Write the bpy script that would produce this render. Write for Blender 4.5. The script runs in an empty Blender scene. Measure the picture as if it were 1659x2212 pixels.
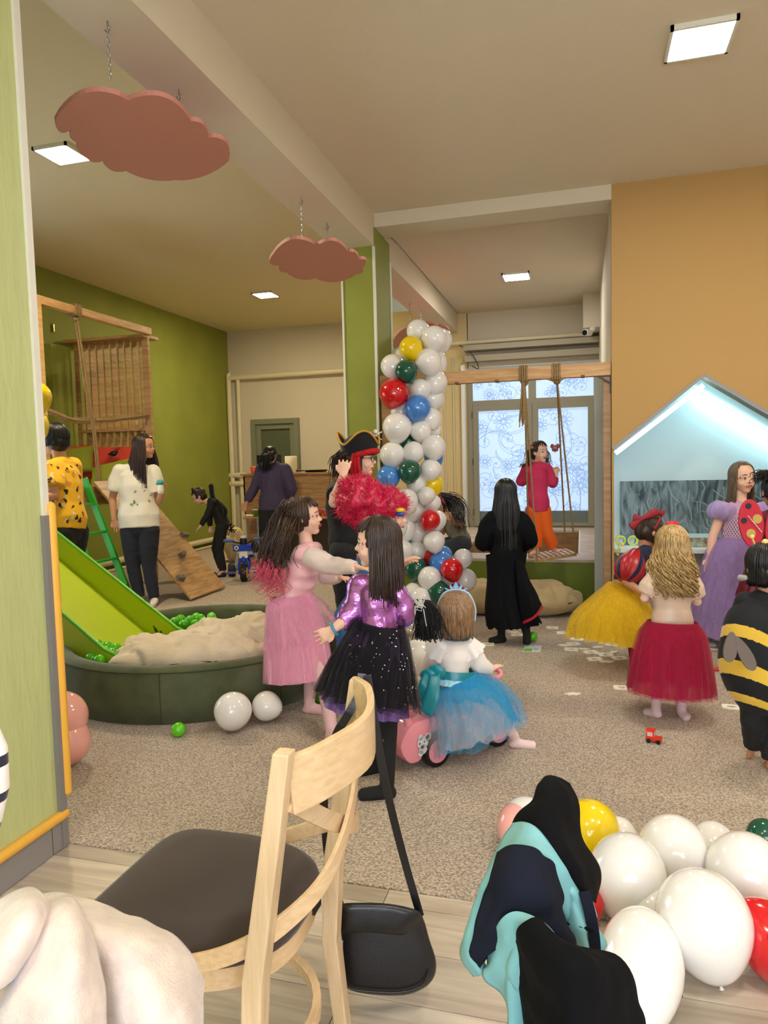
import bpy, bmesh, math, random
import numpy as np
from mathutils import Vector, Matrix, noise
random.seed(7)
sc = bpy.context.scene
col = sc.collection
# ---------------------------------------------------------------- camera
FPX, CX, CY, CH = 1529.0, 829.5, 1106.0, 1.38
_p, _y, _r = -.0708, -.2741, -.0252
FW = Vector((math.sin(_y)*math.cos(_p), math.cos(_y)*math.cos(_p), math.sin(_p)))
_rt = Vector((math.cos(_y), -math.sin(_y), 0)); _up = _rt.cross(FW)
RT = math.cos(_r)*_rt + math.sin(_r)*_up
UP = -math.sin(_r)*_rt + math.cos(_r)*_up
CAM = Vector((0, 0, CH))
cd = bpy.data.cameras.new('camera'); co = bpy.data.objects.new('camera', cd); col.objects.link(co)
m = Matrix((RT, UP, -FW)).transposed().to_4x4(); m.translation = CAM
co.matrix_world = m
cd.sensor_fit = 'HORIZONTAL'; cd.sensor_width = 36.0; cd.lens = 36.0*FPX/1659.0
cd.clip_start = 0.05; cd.clip_end = 100
sc.camera = co
# ---------------------------------------------------------------- world, exposure
w = bpy.data.worlds.new('world'); sc.world = w; w.use_nodes = True
w.node_tree.nodes['Background'].inputs[0].default_value = (.62, .78, 1, 1)
w.node_tree.nodes['Background'].inputs[1].default_value = 0.6
sc.view_settings.view_transform = 'Standard'; sc.view_settings.look = 'None'
sc.view_settings.gamma = 1; sc.view_settings.use_curve_mapping = False
sc.view_settings.exposure = 1.15
sc.cycles.max_bounces = 8; sc.cycles.diffuse_bounces = 4; sc.cycles.glossy_bounces = 3
sc.cycles.transparent_max_bounces = 24; sc.cycles.transmission_bounces = 4
sc.cycles.caustics_reflective = False; sc.cycles.caustics_refractive = False
sc.cycles.sample_clamp_indirect = 4

def ray(px, py): return RT*((px-CX)/FPX) - UP*((py-CY)/FPX) + FW
def PD(px, py, D): return CAM + ray(px, py)*D
def G(px, py, z=0.0):
    d = ray(px, py); return CAM + d*((z-CH)/d.z)
def PY(px, py, Y):
    d = ray(px, py); return CAM + d*(Y/d.y)
def DEP(P): return (Vector(P)-CAM).dot(FW)

# the light comes from the ceiling panels, the LED strips, the frosted window and an unseen fill window added behind the camera,
# all built below as emitting geometry; their strengths are set here
L_NEAR, L_FAR, L_WIN, L_FILL, L_LED, L_SIDE = 60, 145, .44, 3.8, 5.5, 2.2
PANELS = [(.565, 3.91, 3.41, 'n'), (-3.78, 4.70, 3.78, 'w'), (-4.28, 9.35, 3.78, 'w'), (-.69, 8.1, 3.40, 'n'),
          (.565, .6, 3.41, 'n'), (-1.0, -.6, 3.41, 'n'), (2.6, 3.9, 3.41, 'n'), (2.3, .6, 3.41, 'n')]

# ---------------------------------------------------------------- materials
def lin(c):
    return tuple(((v/255)/12.92 if v/255 <= .04045 else ((v/255+.055)/1.055)**2.4) for v in c)
MATS = {}
def mat(name, rgb, rough=.6, metal=0, bump=0, bscale=200, var=0, vscale=8, stretch=None, spec=.5, rgb2=None,
        emit=0, alpha=1, sheen=0, coat=0, sub=0, trans=0, detail=3, vdist=0):
    if name in MATS: return MATS[name]
    mt = bpy.data.materials.new(name); mt.use_nodes = True; nt = mt.node_tree; N = nt.nodes; L = nt.links
    b = N['Principled BSDF']; c = lin(rgb)
    b.inputs['Base Color'].default_value = (*c, 1); b.inputs['Roughness'].default_value = rough
    b.inputs['Metallic'].default_value = metal; b.inputs['Specular IOR Level'].default_value = spec
    if sheen: b.inputs['Sheen Weight'].default_value = sheen; b.inputs['Sheen Roughness'].default_value = .4
    if coat: b.inputs['Coat Weight'].default_value = coat; b.inputs['Coat Roughness'].default_value = .08
    if sub:
        b.inputs['Subsurface Weight'].default_value = sub; b.inputs['Subsurface Radius'].default_value = (.02, .012, .01)
        b.inputs['Subsurface Scale'].default_value = .6
    if emit:
        b.inputs['Emission Color'].default_value = (*c, 1); b.inputs['Emission Strength'].default_value = emit
    tc = None
    if var or bump or rgb2:
        tc = N.new('ShaderNodeTexCoord'); mp = N.new('ShaderNodeMapping'); L.new(tc.outputs['Object'], mp.inputs[0])
        if stretch: mp.inputs['Scale'].default_value = stretch
    if var or rgb2:
        n = N.new('ShaderNodeTexNoise'); n.inputs['Scale'].default_value = vscale; n.inputs['Detail'].default_value = detail
        n.inputs['Distortion'].default_value = vdist
        L.new(mp.outputs[0], n.inputs['Vector'])
        r = N.new('ShaderNodeValToRGB')
        c2 = lin(rgb2) if rgb2 else tuple(v*(1-var) for v in c)
        c1 = c if rgb2 else tuple(min(1, v*(1+var)) for v in c)
        r.color_ramp.elements[0].color = (*c2, 1); r.color_ramp.elements[1].color = (*c1, 1)
        r.color_ramp.elements[0].position = .35; r.color_ramp.elements[1].position = .65
        L.new(n.outputs['Fac'], r.inputs[0]); L.new(r.outputs[0], b.inputs['Base Color'])
    if bump:
        n2 = N.new('ShaderNodeTexNoise'); n2.inputs['Scale'].default_value = bscale; n2.inputs['Detail'].default_value = 3
        L.new(mp.outputs[0], n2.inputs['Vector'])
        bp = N.new('ShaderNodeBump'); bp.inputs['Strength'].default_value = bump; bp.inputs['Distance'].default_value = .01
        L.new(n2.outputs['Fac'], bp.inputs['Height']); L.new(bp.outputs[0], b.inputs['Normal'])
    if alpha < 1 or trans:
        out = N['Material Output']; tr = N.new('ShaderNodeBsdfTransparent'); mx = N.new('ShaderNodeMixShader')
        mx.inputs[0].default_value = alpha
        src = b
        if trans:
            tl = N.new('ShaderNodeBsdfTranslucent'); tl.inputs[0].default_value = (*c, 1)
            m2 = N.new('ShaderNodeMixShader'); m2.inputs[0].default_value = trans
            L.new(b.outputs[0], m2.inputs[1]); L.new(tl.outputs[0], m2.inputs[2]); src = m2
        L.new(tr.outputs[0], mx.inputs[1]); L.new(src.outputs[0], mx.inputs[2]); L.new(mx.outputs[0], out.inputs[0])
    MATS[name] = mt
    return mt

# ---------------------------------------------------------------- objects
WLOC = {}
def tag(o, label=None, cat=None, group=None, kind=None):
    if label: o['label'] = label
    if cat: o['category'] = cat
    if group: o['group'] = group
    if kind: o['kind'] = kind
    return o
def thing(name, label, cat, loc=(0, 0, 0), group=None):
    o = bpy.data.objects.new(name, None); col.objects.link(o); o.location = loc; o.empty_display_size = .05
    WLOC[o.name] = Vector(loc)
    return tag(o, label, cat, group)
def link_mesh(name, me, mt, parent=None, smooth=True, kind=None):
    me.name = name
    if mt is not None:
        for q in (mt if isinstance(mt, (list, tuple)) else [mt]): me.materials.append(q)
    if smooth: me.polygons.foreach_set('use_smooth', [True]*len(me.polygons))
    o = bpy.data.objects.new(name, me); col.objects.link(o)
    wl = Vector((0, 0, 0))
    if parent is not None:
        wl = WLOC[parent.name]; me.transform(Matrix.Translation(-wl)); o.parent = parent
    else:
        # put the origin at the base centre of the mesh
        n = len(me.vertices); a = np.empty(n*3); me.vertices.foreach_get('co', a); a = a.reshape(-1, 3)
        b = (a.min(0)+a.max(0))/2; wl = Vector((b[0], b[1], a[:, 2].min()))
        me.transform(Matrix.Translation(-wl)); o.location = wl
    WLOC[o.name] = wl
    if kind: o['kind'] = kind
    return o
def obj(name, bm, mt, parent=None, smooth=False, kind=None, bevel=0, auto=None):
    bmesh.ops.recalc_face_normals(bm, faces=bm.faces)
    if bevel:
        ed = [e for e in bm.edges if len(e.link_faces) == 2 and e.calc_face_angle(0) > .6]
        bmesh.ops.bevel(bm, geom=ed, offset=bevel, segments=2, affect='EDGES', profile=.6)
    me = bpy.data.meshes.new(name); bm.to_mesh(me); bm.free()
    o = link_mesh(name, me, mt, parent, smooth, kind)
    if auto:
        me.set_sharp_from_angle(angle=math.radians(auto))
    return o
def B(): return bmesh.new()
def box(bm, lo, hi, M=None):
    vs = [bm.verts.new((x, y, z)) for x in (lo[0], hi[0]) for y in (lo[1], hi[1]) for z in (lo[2], hi[2])]
    for f in ((0, 1, 3, 2), (4, 6, 7, 5), (0, 4, 5, 1), (2, 3, 7, 6), (0, 2, 6, 4), (1, 5, 7, 3)):
        bm.faces.new([vs[i] for i in f])
    if M is not None: bmesh.ops.transform(bm, matrix=M, verts=vs)
    return vs
def bxo(name, lo, hi, mt, parent=None, bevel=0, **k):
    bm = B(); box(bm, lo, hi); return obj(name, bm, mt, parent, bevel=bevel, **k)
def beam(bm, a, b, w, h, side=None):
    """a bar from a to b, w wide along side, h high"""
    a = Vector(a); b = Vector(b); t = (b-a).normalized()
    s = Vector(side) if side else (t.cross(Vector((0, 0, 1))) if abs(t.z) < .95 else Vector((1, 0, 0)))
    s = (s - t*s.dot(t)).normalized(); u = s.cross(t)
    vs = []
    for p in (a, b):
        for i, j in ((-1, -1), (1, -1), (1, 1), (-1, 1)): vs.append(bm.verts.new(p+s*(i*w/2)+u*(j*h/2)))
    for f in ((0, 1, 2, 3), (7, 6, 5, 4), (0, 4, 5, 1), (1, 5, 6, 2), (2, 6, 7, 3), (3, 7, 4, 0)):
        bm.faces.new([vs[i] for i in f])
    return vs
def tube(bm, pts, rad, seg=10, lat=None, rd=None, r0=True, r1=True):
    """closed tube along pts; rad = radius (along lat), rd = radius the other way; round or flat ends"""
    P = [Vector(p) for p in pts]; n = len(P)
    R = list(rad) if hasattr(rad, '__len__') else [rad]*n
    Q = list(rd) if hasattr(rd, '__len__') else ([rd]*n if rd else R)
    T = []
    for i in range(n):
        t = P[min(i+1, n-1)]-P[max(i-1, 0)]
        T.append(t.normalized() if t.length > 1e-9 else Vector((0, 0, 1)))
    if lat is None:
        u = T[0].orthogonal().normalized()
    else: u = Vector(lat)
    rings = []
    def ring(c, t, u, a, b):
        u = (u-t*u.dot(t)); u = u.normalized() if u.length > 1e-6 else t.orthogonal().normalized()
        v = t.cross(u)
        return u, [bm.verts.new(c+u*(a*math.cos(k*2*math.pi/seg))+v*(b*math.sin(k*2*math.pi/seg))) for k in range(seg)]
    if r0:
        for s in (.95, .7, .35):
            k = math.sqrt(1-s*s); rr = min(R[0], Q[0]); u, g = ring(P[0]-T[0]*rr*s, T[0], u, R[0]*k, Q[0]*k); rings.append(g)
    for i in range(n):
        u0 = Vector(lat) if lat is not None else u
        u, g = ring(P[i], T[i], u0, R[i], Q[i]); rings.append(g)
    if r1:
        for s in (.35, .7, .95):
            k = math.sqrt(1-s*s); rr = min(R[-1], Q[-1]); _, g = ring(P[-1]+T[-1]*rr*s, T[-1], u, R[-1]*k, Q[-1]*k); rings.append(g)
    for a, b in zip(rings, rings[1:]):
        for k in range(seg): bm.faces.new((a[k], a[(k+1) % seg], b[(k+1) % seg], b[k]))
    bm.faces.new(rings[0][::-1]); bm.faces.new(rings[-1])
    return rings
def ball(bm, c, r, ax=None, seg=14, rings=9):
    """ellipsoid; r = number or (rx,ry,rz) along axes ax"""
    r = (r, r, r) if not hasattr(r, '__len__') else r
    M = ax if ax is not None else Matrix.Identity(3)
    c = Vector(c); R = []
    for i in range(1, rings):
        th = math.pi*i/rings
        R.append([bm.verts.new(c + M @ Vector((r[0]*math.sin(th)*math.cos(2*math.pi*k/seg), r[1]*math.sin(th)*math.sin(2*math.pi*k/seg), r[2]*math.cos(th)))) for k in range(seg)])
    t = bm.verts.new(c+M @ Vector((0, 0, r[2]))); b = bm.verts.new(c-M @ Vector((0, 0, r[2])))
    for k in range(seg):
        bm.faces.new((t, R[0][k], R[0][(k+1) % seg])); bm.faces.new((b, R[-1][(k+1) % seg], R[-1][k]))
    for p, q in zip(R, R[1:]):
        for k in range(seg): bm.faces.new((p[k], q[k], q[(k+1) % seg], p[(k+1) % seg]))
def lathe(bm, c, prof, seg=24, axis=None):
    """prof list of (r,z)"""
    c = Vector(c); q = Vector((0, 0, 1)).rotation_difference(Vector(axis)).to_matrix() if axis is not None else Matrix.Identity(3)
    R = []
    for r, z in prof:
        R.append([bm.verts.new(c+q @ Vector((max(r, 1e-4)*math.cos(2*math.pi*k/seg), max(r, 1e-4)*math.sin(2*math.pi*k/seg), z))) for k in range(seg)])
    for a, b in zip(R, R[1:]):
        for k in range(seg): bm.faces.new((a[k], a[(k+1) % seg], b[(k+1) % seg], b[k]))
    bm.faces.new(R[0][::-1]); bm.faces.new(R[-1])
def prism(bm, poly, ext):
    """poly: 3D points in order, extruded by ext"""
    e = Vector(ext); a = [bm.verts.new(Vector(p)) for p in poly]; b = [bm.verts.new(Vector(p)+e) for p in poly]
    n = len(a); bm.faces.new(a[::-1]); bm.faces.new(b)
    for k in range(n): bm.faces.new((a[k], a[(k+1) % n], b[(k+1) % n], b[k]))
def curve_pts(pts, n=24):
    """smooth curve through pts (Catmull-Rom)"""
    P = [Vector(p) for p in pts]; P = [P[0]*2-P[1]]+P+[P[-1]*2-P[-2]]; out = []
    m = len(P)-3
    for i in range(n+1):
        s = i*m/n; k = min(int(s), m-1); t = s-k; a, b, c, d = P[k:k+4]
        out.append(.5*((2*b)+(c-a)*t+(2*a-5*b+4*c-d)*t*t+(3*b-a-3*c+d)*t**3))
    return out
def ribbon(bm, pts, w, h, side):
    """flat strip of rectangular section along pts; side = width direction per point or one vector"""
    P = [Vector(p) for p in pts]; n = len(P); R = []
    for i in range(n):
        t = (P[min(i+1, n-1)]-P[max(i-1, 0)]).normalized(); s = Vector(side[i] if isinstance(side, list) else side)
        s = (s-t*s.dot(t)).normalized(); u = s.cross(t)
        R.append([bm.verts.new(P[i]+s*(a*w/2)+u*(b*h/2)) for a, b in ((-1, -1), (1, -1), (1, 1), (-1, 1))])
    for a, b in zip(R, R[1:]):
        for k in range(4): bm.faces.new((a[k], a[(k+1) % 4], b[(k+1) % 4], b[k]))
    bm.faces.new(R[0][::-1]); bm.faces.new(R[-1])
def remesh(name, bm, vox, mt, parent=None, smooth_it=4, fn=None, kind=None):
    bmesh.ops.recalc_face_normals(bm, faces=bm.faces)
    me = bpy.data.meshes.new('tmp'); bm.to_mesh(me); bm.free()
    o = bpy.data.objects.new('tmp', me); col.objects.link(o)
    r = o.modifiers.new('r', 'REMESH'); r.mode = 'VOXEL'; r.voxel_size = vox
    if smooth_it:
        s = o.modifiers.new('s', 'SMOOTH'); s.iterations = smooth_it; s.factor = .5
    dg = bpy.context.evaluated_depsgraph_get(); me2 = bpy.data.meshes.new_from_object(o.evaluated_get(dg))
    bpy.data.objects.remove(o); bpy.data.meshes.remove(me)
    if fn:
        n = len(me2.vertices); co_ = np.empty(n*3); me2.vertices.foreach_get('co', co_); co_ = co_.reshape(-1, 3)
        no = np.empty(n*3); me2.vertex_normals.foreach_get('vector', no); no = no.reshape(-1, 3)
        for i in range(n): co_[i] += no[i]*fn(co_[i])
        me2.vertices.foreach_set('co', co_.ravel())
    return link_mesh(name, me2, mt, parent, True, kind)
def folds(amp, f=(14, 14, 6), seed=0):
    def g(c): return amp*noise.noise(Vector((c[0]*f[0]+seed, c[1]*f[1], c[2]*f[2])))
    return g
# ================================================================ materials of the place
M_white = mat('white_paint', (214, 203, 180), .75, bump=.15, bscale=60)
M_ceil = mat('ceiling_paint', (218, 206, 180), .85, bump=.1, bscale=60)
M_ceilL = mat('ceiling_paint_left', (228, 214, 176), .85, bump=.1, bscale=60)
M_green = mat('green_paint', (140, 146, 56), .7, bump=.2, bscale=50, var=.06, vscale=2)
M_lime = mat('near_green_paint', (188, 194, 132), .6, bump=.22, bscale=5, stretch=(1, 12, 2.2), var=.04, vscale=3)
M_orange = mat('orange_paint', (184, 146, 86), .75, bump=.15, bscale=60)
M_oak = mat('oak_board', (196, 156, 104), .5, rgb2=(166, 124, 78), vscale=3, stretch=(1, 1, 12), detail=6, vdist=.6)
M_oakx = mat('oak_board_x', (200, 160, 108), .5, rgb2=(168, 126, 80), vscale=3, stretch=(1, 12, 12), detail=6, vdist=.8)
M_oaky = mat('oak_board_y', (196, 156, 106), .5, rgb2=(160, 120, 76), vscale=3, stretch=(12, 1.2, 6), detail=6, vdist=.8)
M_pine = mat('pine_beam', (222, 180, 122), .55, rgb2=(200, 152, 96), vscale=3.5, stretch=(1.2, 1.2, 10), detail=5, vdist=.5)
M_pinex = mat('pine_beam_x', (214, 172, 118), .55, rgb2=(186, 142, 90), vscale=3.5, stretch=(1, 10, 10), detail=5, vdist=.5)
M_grey = mat('window_frame', (150, 146, 126), .5)
M_pipe = mat('cream_pipe', (226, 214, 178), .4)
M_rope = mat('jute_rope', (168, 138, 92), .9, bump=.8, bscale=260, var=.15, vscale=60)
M_black = mat('black_plastic', (18, 18, 20), .35)
M_steel = mat('steel', (180, 180, 178), .3, metal=1)

# ================================================================ floor
bxo('floor', (-6.6, -2.2, -.2), (4.2, 12.2, -.012), mat('subfloor', (120, 110, 96), .8))['kind'] = 'structure'
floor = bpy.data.objects['floor']
M_lam = [mat('laminate_%s' % k, c, .38, rgb2=d, vscale=2.2, stretch=(.7, 9, 1), detail=6, vdist=1.2) for k, c, d in
         (('a', (196, 182, 162), (164, 150, 132)), ('b', (184, 170, 150), (156, 142, 124)), ('c', (206, 192, 170), (176, 160, 140)))]
r_ = random.Random(3)
y = -1.0; k = 0
while y < 2.1:
    x = -3.2 + (k % 3)*.43 - .4
    while x < 2.6:
        x1 = min(x+1.28, 2.8); y1 = min(y+.19, 2.118)
        bxo('plank', (x+.0012, y+.0012, -.012), (x1-.0012, y1-.0012, -.004), M_lam[r_.randrange(3)], floor, bevel=.001)
        x = x1
    y += .19; k += 1
# carpet: one piece over the rest of the room
nt = None
M_carpet = mat('carpet', (220, 202, 180), .95, rgb2=(150, 131, 110), vscale=115, detail=3, bump=1.0, bscale=190, sheen=.2, spec=.1)
cb = M_carpet.node_tree.nodes
for n_ in cb:
    if n_.type == 'VALTORGB': n_.color_ramp.elements[0].position = .36; n_.color_ramp.elements[1].position = .62
bm = B(); [box(bm, a_, b_) for a_, b_ in (((-6.145, 2.12, -.011), (.215, 9.92, 0)), ((.215, 2.12, -.011), (3.59, 5.695, 0)), ((-6.145, 9.92, -.011), (-3.21, 11.71, 0)))]; tag(obj('carpet', bm, M_carpet, bevel=.003), 'speckled beige looped carpet covering the playroom floor up to the laminate', 'carpet')

# ================================================================ walls and ceilings
def S(name, lo, hi, mt, parent=None, bevel=0):
    o = bxo(name, lo, hi, mt, parent, bevel)
    if parent is None: o['kind'] = 'structure'
    return o
S('wall_left', (-6.35, 1.0, -.05), (-6.15, 12.0, 3.9), M_green)
S('wall_left_pilaster', (-6.15, 7.05, 0), (-5.98, 7.38, 2.86), M_green)
S('wall_back_left', (-6.4, 11.72, -.05), (-2.6, 11.95, 3.9), M_white)
S('wall_front_left', (-6.4, .85, -.05), (-2.1, 1.0, 3.9), M_green)
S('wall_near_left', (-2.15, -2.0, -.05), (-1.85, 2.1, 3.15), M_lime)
S('wall_behind', (-2.2, -2.15, -.05), (3.8, -2.0, 3.5), M_white)
S('wall_right', (3.6, -2.1, -.05), (3.8, 6.5, 3.5), M_white)
S('ceiling', (-1.64, -2.1, 3.41), (3.8, 5.74, 3.5), M_ceil)
S('ceiling_left', (-6.4, .8, 3.78), (-1.7, 12.0, 3.9), M_ceilL)
S('ceiling_bay', (-1.64, 5.9, 3.40), (.4, 10.2, 3.5), M_ceil)
# beams
S('trim_1', (-1.953, -2.1, 3.146), (-1.633, 5.70, 3.9), M_ceil)          # long beam on the pillar
S('trim_2', (-1.953, 6.2, 3.146), (-1.655, 9.93, 3.9), M_ceil)
S('trim_3', (-1.633, 5.73, 3.30), (.22, 6.03, 3.5), M_ceil)
S('trim_4', (-1.953, 5.70, 3.3), (-1.633, 6.2, 3.9), M_ceil)
# pillar
S('wall_pillar', (-1.915, 5.70, -.05), (-1.633, 6.20, 3.30), M_green)
M_bead = mat('white_bead', (226, 222, 206), .5)
S('trim_5', (-1.922, 5.692, .05), (-1.905, 5.706, 3.1), M_bead)
S('trim_6', (-1.645, 5.688, .05), (-1.625, 5.712, 3.14), M_bead)
S('trim_7', (-1.638, 6.188, .05), (-1.622, 6.208, 3.14), M_bead)
# near wall corner: bead, plinth, yellow edge guards
S('trim_8', (-1.86, 2.085, 1.18), (-1.838, 2.112, 3.15), M_bead)
M_guard = mat('yellow_guard', (236, 178, 66), .45)
M_plinth = mat('grey_plinth', (140, 134, 130), .6, bump=.3, bscale=40)
bm = B(); box(bm, (-1.862, -1.9, 0), (-1.838, 2.11, .10)); o = obj('baseboard_left', bm, M_plinth); o['kind'] = 'structure'
for yy in np.arange(-1.6, 2.1, .33): bxo('tile_joint', (-1.8385, yy, .0), (-1.8375, yy+.004, .1), mat('joint', (90, 84, 80), .8), o)
bm = B(); tube(bm, [(-1.84, -1.9, .12), (-1.84, 2.10, .12)], .019, 10); tag(obj('edge_guard', bm, M_guard, smooth=True), 'yellow rounded guard strip running along the top of the grey skirting', 'edge guard')
bm = B(); tube(bm, [(-1.838, 2.118, .20), (-1.838, 2.118, 1.25)], .018, 10); tag(obj('edge_guard', bm, M_guard, smooth=True), 'yellow foam guard standing upright on the near wall corner', 'edge guard')
bm = B(); box(bm, (-1.853, 2.078, .0), (-1.832, 2.108, 1.22)); tag(obj('trim_9', bm, mat('grey_tape', (128, 124, 122), .35)), kind='structure')

# bay behind the pillar
S('wall_back', (-3.2, 9.93, -.05), (-1.52, 10.13, 3.5), mat('cream_paint', (226, 206, 150), .7, bump=.15, bscale=60))
S('wall_back_top', (-1.53, 9.93, 2.64), (.4, 10.13, 3.5), M_white)
S('wall_back_side', (-3.2, 10.14, -.05), (-3.1, 11.9, 3.9), M_white)
S('wall_bay_right', (.22, 5.905, -.05), (.234, 9.93, 3.4), M_white)
S('wall_back_low', (-1.53, 9.93, -.05), (.4, 10.13, .42), M_white)
# stepped lintel and shutter box above the window
S('trim_10', (-1.55, 9.70, 2.86), (.22, 9.93, 2.93), mat('lintel_grey', (176, 166, 142), .6))
S('trim_11', (-1.55, 9.78, 2.72), (.22, 9.93, 2.80), mat('lintel_grey', (176, 166, 142), .6))
S('trim_12', (-1.55, 9.84, 2.52), (.22, 9.93, 2.60), M_white)
S('wall_right_pier', (.02, 9.30, 2.98), (.22, 9.93, 3.40), M_white)
bm = B(); tube(bm, [(-2.5, 9.80, 2.98), (.05, 9.80, 2.98)], .028, 12)
tag(obj('heating_pipe', bm, M_pipe, smooth=True), 'cream heating pipe running above the patterned window', 'pipe')
bm = B(); tube(bm, [(-1.585, 9.86, .43), (-1.585, 9.86, 2.66)], .033, 12)
tag(obj('white_pipe', bm, mat('white_pipe', (232, 234, 236), .35), smooth=True), 'white vertical pipe at the left side of the patterned window', 'pipe')
for nm, xx in (('wall_strip', -1.74), ('wall_strip', -1.87)):
    S('trim_13' if xx > -1.8 else 'trim_14', (xx, 9.90, .1), (xx+.018, 9.935, 2.8), M_white)
bm = B(); tube(bm, curve_pts([(-1.62, 9.8, 2.95), (-1.5, 9.74, 2.88), (-1.40, 9.76, 2.75), (-1.36, 9.8, 2.62), (-1.45, 9.82, 2.66)], 20), .006, 6)
tag(obj('cable', bm, M_black, smooth=True), 'thin loose cable dangling from the pipe above the window', 'cable')

# window: two casements below, two lights above
def window():
    t = thing('window_1', None, None, (-.63, 9.93, .42)); t['kind'] = 'structure'
    x0, x1, z0, z1 = -1.53, .22, .42, 2.52; Y = 9.88
    bm = B()
    for lo, hi in (((x0, Y, z0), (x0+.07, Y+.08, z1)), ((x1-.07, Y, z0), (x1, Y+.08, z1)), ((x0+.07, Y, z1-.06), (x1-.07, Y+.08, z1)), ((x0+.07, Y, z0), (x1-.07, Y+.08, z0+.03)),
                   ((x0+.07, Y, 2.12), (x1-.07, Y+.08, 2.19)), ((-.70, Y, 2.19), (-.60, Y+.08, z1-.06))): box(bm, lo, hi)
    obj('window_frame', bm, M_grey, t, bevel=.004)
    lines = []
    panes = []
    for a, b in ((x0+.07, -.652), (-.648, x1-.07)):
        bm = B(); zz0, zz1 = z0+.03, 2.12; f = .075
        for lo, hi in (((a, Y-.02, zz0), (a+f, Y+.05, zz1)), ((b-f, Y-.02, zz0), (b, Y+.05, zz1)), ((a+f, Y-.02, zz1-f), (b-f, Y+.05, zz1)), ((a+f, Y-.02, zz0), (b-f, Y+.05, zz0+f*.6))): box(bm, lo, hi)
        s = obj('casement', bm, M_grey, t, bevel=.004)
        panes.append((a+f, b-f, zz0+f*.6, zz1-f, s))
        for hz in (zz0+.15, 1.3, 1.95):
            xx = a-.012 if a < -1 else b+.002
            bxo('hinge', (xx, Y-.035, hz), (xx+.014, Y-.018, hz+.09), mat('hinge', (96, 94, 84), .5), s)
    for a, b in ((x0+.07, -.70), (-.60, x1-.07)): panes.append((a, b, 2.19, z1-.06, t))
    M_pane = mat('frosted_pane', (182, 208, 238), .5, emit=L_WIN*.86)
    M_line = mat('film_print', (146, 170, 202), .6, emit=L_WIN*.66)
    M_low = mat('lower_film', (96, 104, 100), .5, emit=.10)
    rr = random.Random(5)
    for a, b, c, d, par in panes:
        bxo('pane', (a, Y+.03, c), (b, Y+.036, d), M_pane, par)
        if d-c > 1: bxo('lower_film', (a, Y+.022, c), (b, Y+.03, c+.16), M_low, par)
        bm = B()
        def ln(p, w=.007):
            q = [(min(max(x, a), b), Y+.024, min(max(z, c), d)) for x, z in p]
            pr = None; V = []
            for i, s_ in enumerate(q):
                i0, i1 = q[max(i-1, 0)], q[min(i+1, len(q)-1)]
                t_ = Vector((i1[0]-i0[0], 0, i1[2]-i0[2]))
                if t_.length < 1e-6: t_ = Vector((1, 0, 0))
                n_ = Vector((-t_.normalized().z, 0, t_.normalized().x))*w/2
                V.append((bm.verts.new(Vector(s_)+n_), bm.verts.new(Vector(s_)-n_)))
            for u, v in zip(V, V[1:]):
                if (u[0].co-v[0].co).length > 1e-5: bm.faces.new((u[0], u[1], v[1], v[0]))
        def spiral(x, z, r, dr, th, tail=True):
            p = [(x+r*(1-i/26)*math.cos(th+dr*i*.36), z+r*(1-i/26)*math.sin(th+dr*i*.36)) for i in range(25)]
            ln(p); 
            for q in ((p[-1]),): ln([(q[0]+.012*math.cos(k), q[1]+.012*math.sin(k)) for k in range(0, 8)], .009)
        def daisy(x, z, r):
            ln([(x+r*.2*math.cos(k*.5), z+r*.2*math.sin(k*.5)) for k in range(14)])
            ln([(x+r*.3*math.cos(k*.5), z+r*.3*math.sin(k*.5)) for k in range(14)])
            for j in range(10):
                th = j*math.pi/5; u = (math.cos(th), math.sin(th)); v = (-u[1], u[0])
                ln([(x+u[0]*(r*.32+r*.68*math.sin(math.pi*s/10)**.8*(1 if 1 else 0)*(.5-.5*math.cos(2*math.pi*s/10)))+v[0]*r*.17*math.sin(2*math.pi*s/10),
                     z+u[1]*(r*.32+r*.68*(.5-.5*math.cos(2*math.pi*s/10)))+v[1]*r*.17*math.sin(2*math.pi*s/10)) for s in range(11)])
        W_, H_ = b-a, d-c
        if H_ > 1:
            for dx, dz, r in ((.52, .9, .13), (.05, .86, .10), (.62, .5, .12), (.35, .3, .1), (.85, .32, .13), (.12, .55, .1), (.7, .12, .1)): daisy(a+W_*dx, c+H_*dz, r)
            for j in range(30): spiral(a+W_*rr.random(), c+H_*rr.random(), rr.uniform(.05, .15), rr.choice((-1, 1)), rr.uniform(0, 6.28))
            for j in range(9):
                x, z, th = a+W_*rr.random(), c+H_*rr.random(), rr.uniform(0, 6.28); k = rr.uniform(-.5, .5)
                ln([(x+.03*i*math.cos(th+k*i*.3), z+.03*i*math.sin(th+k*i*.3)) for i in range(16)]); ln([(x+.01+.028*i*math.cos(th+k*i*.3), z+.02+.028*i*math.sin(th+k*i*.3)) for i in range(16)])
        else:
            daisy(a+W_*.55, d-.02, .12); daisy(a+W_*.3, c+.08, .09)
            for j in range(11): spiral(a+W_*rr.random(), c+H_*rr.random(), rr.uniform(.04, .1), rr.choice((-1, 1)), rr.uniform(0, 6.28))
        obj('film_pattern', bm, M_line, par, kind='stuff')
window()

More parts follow.
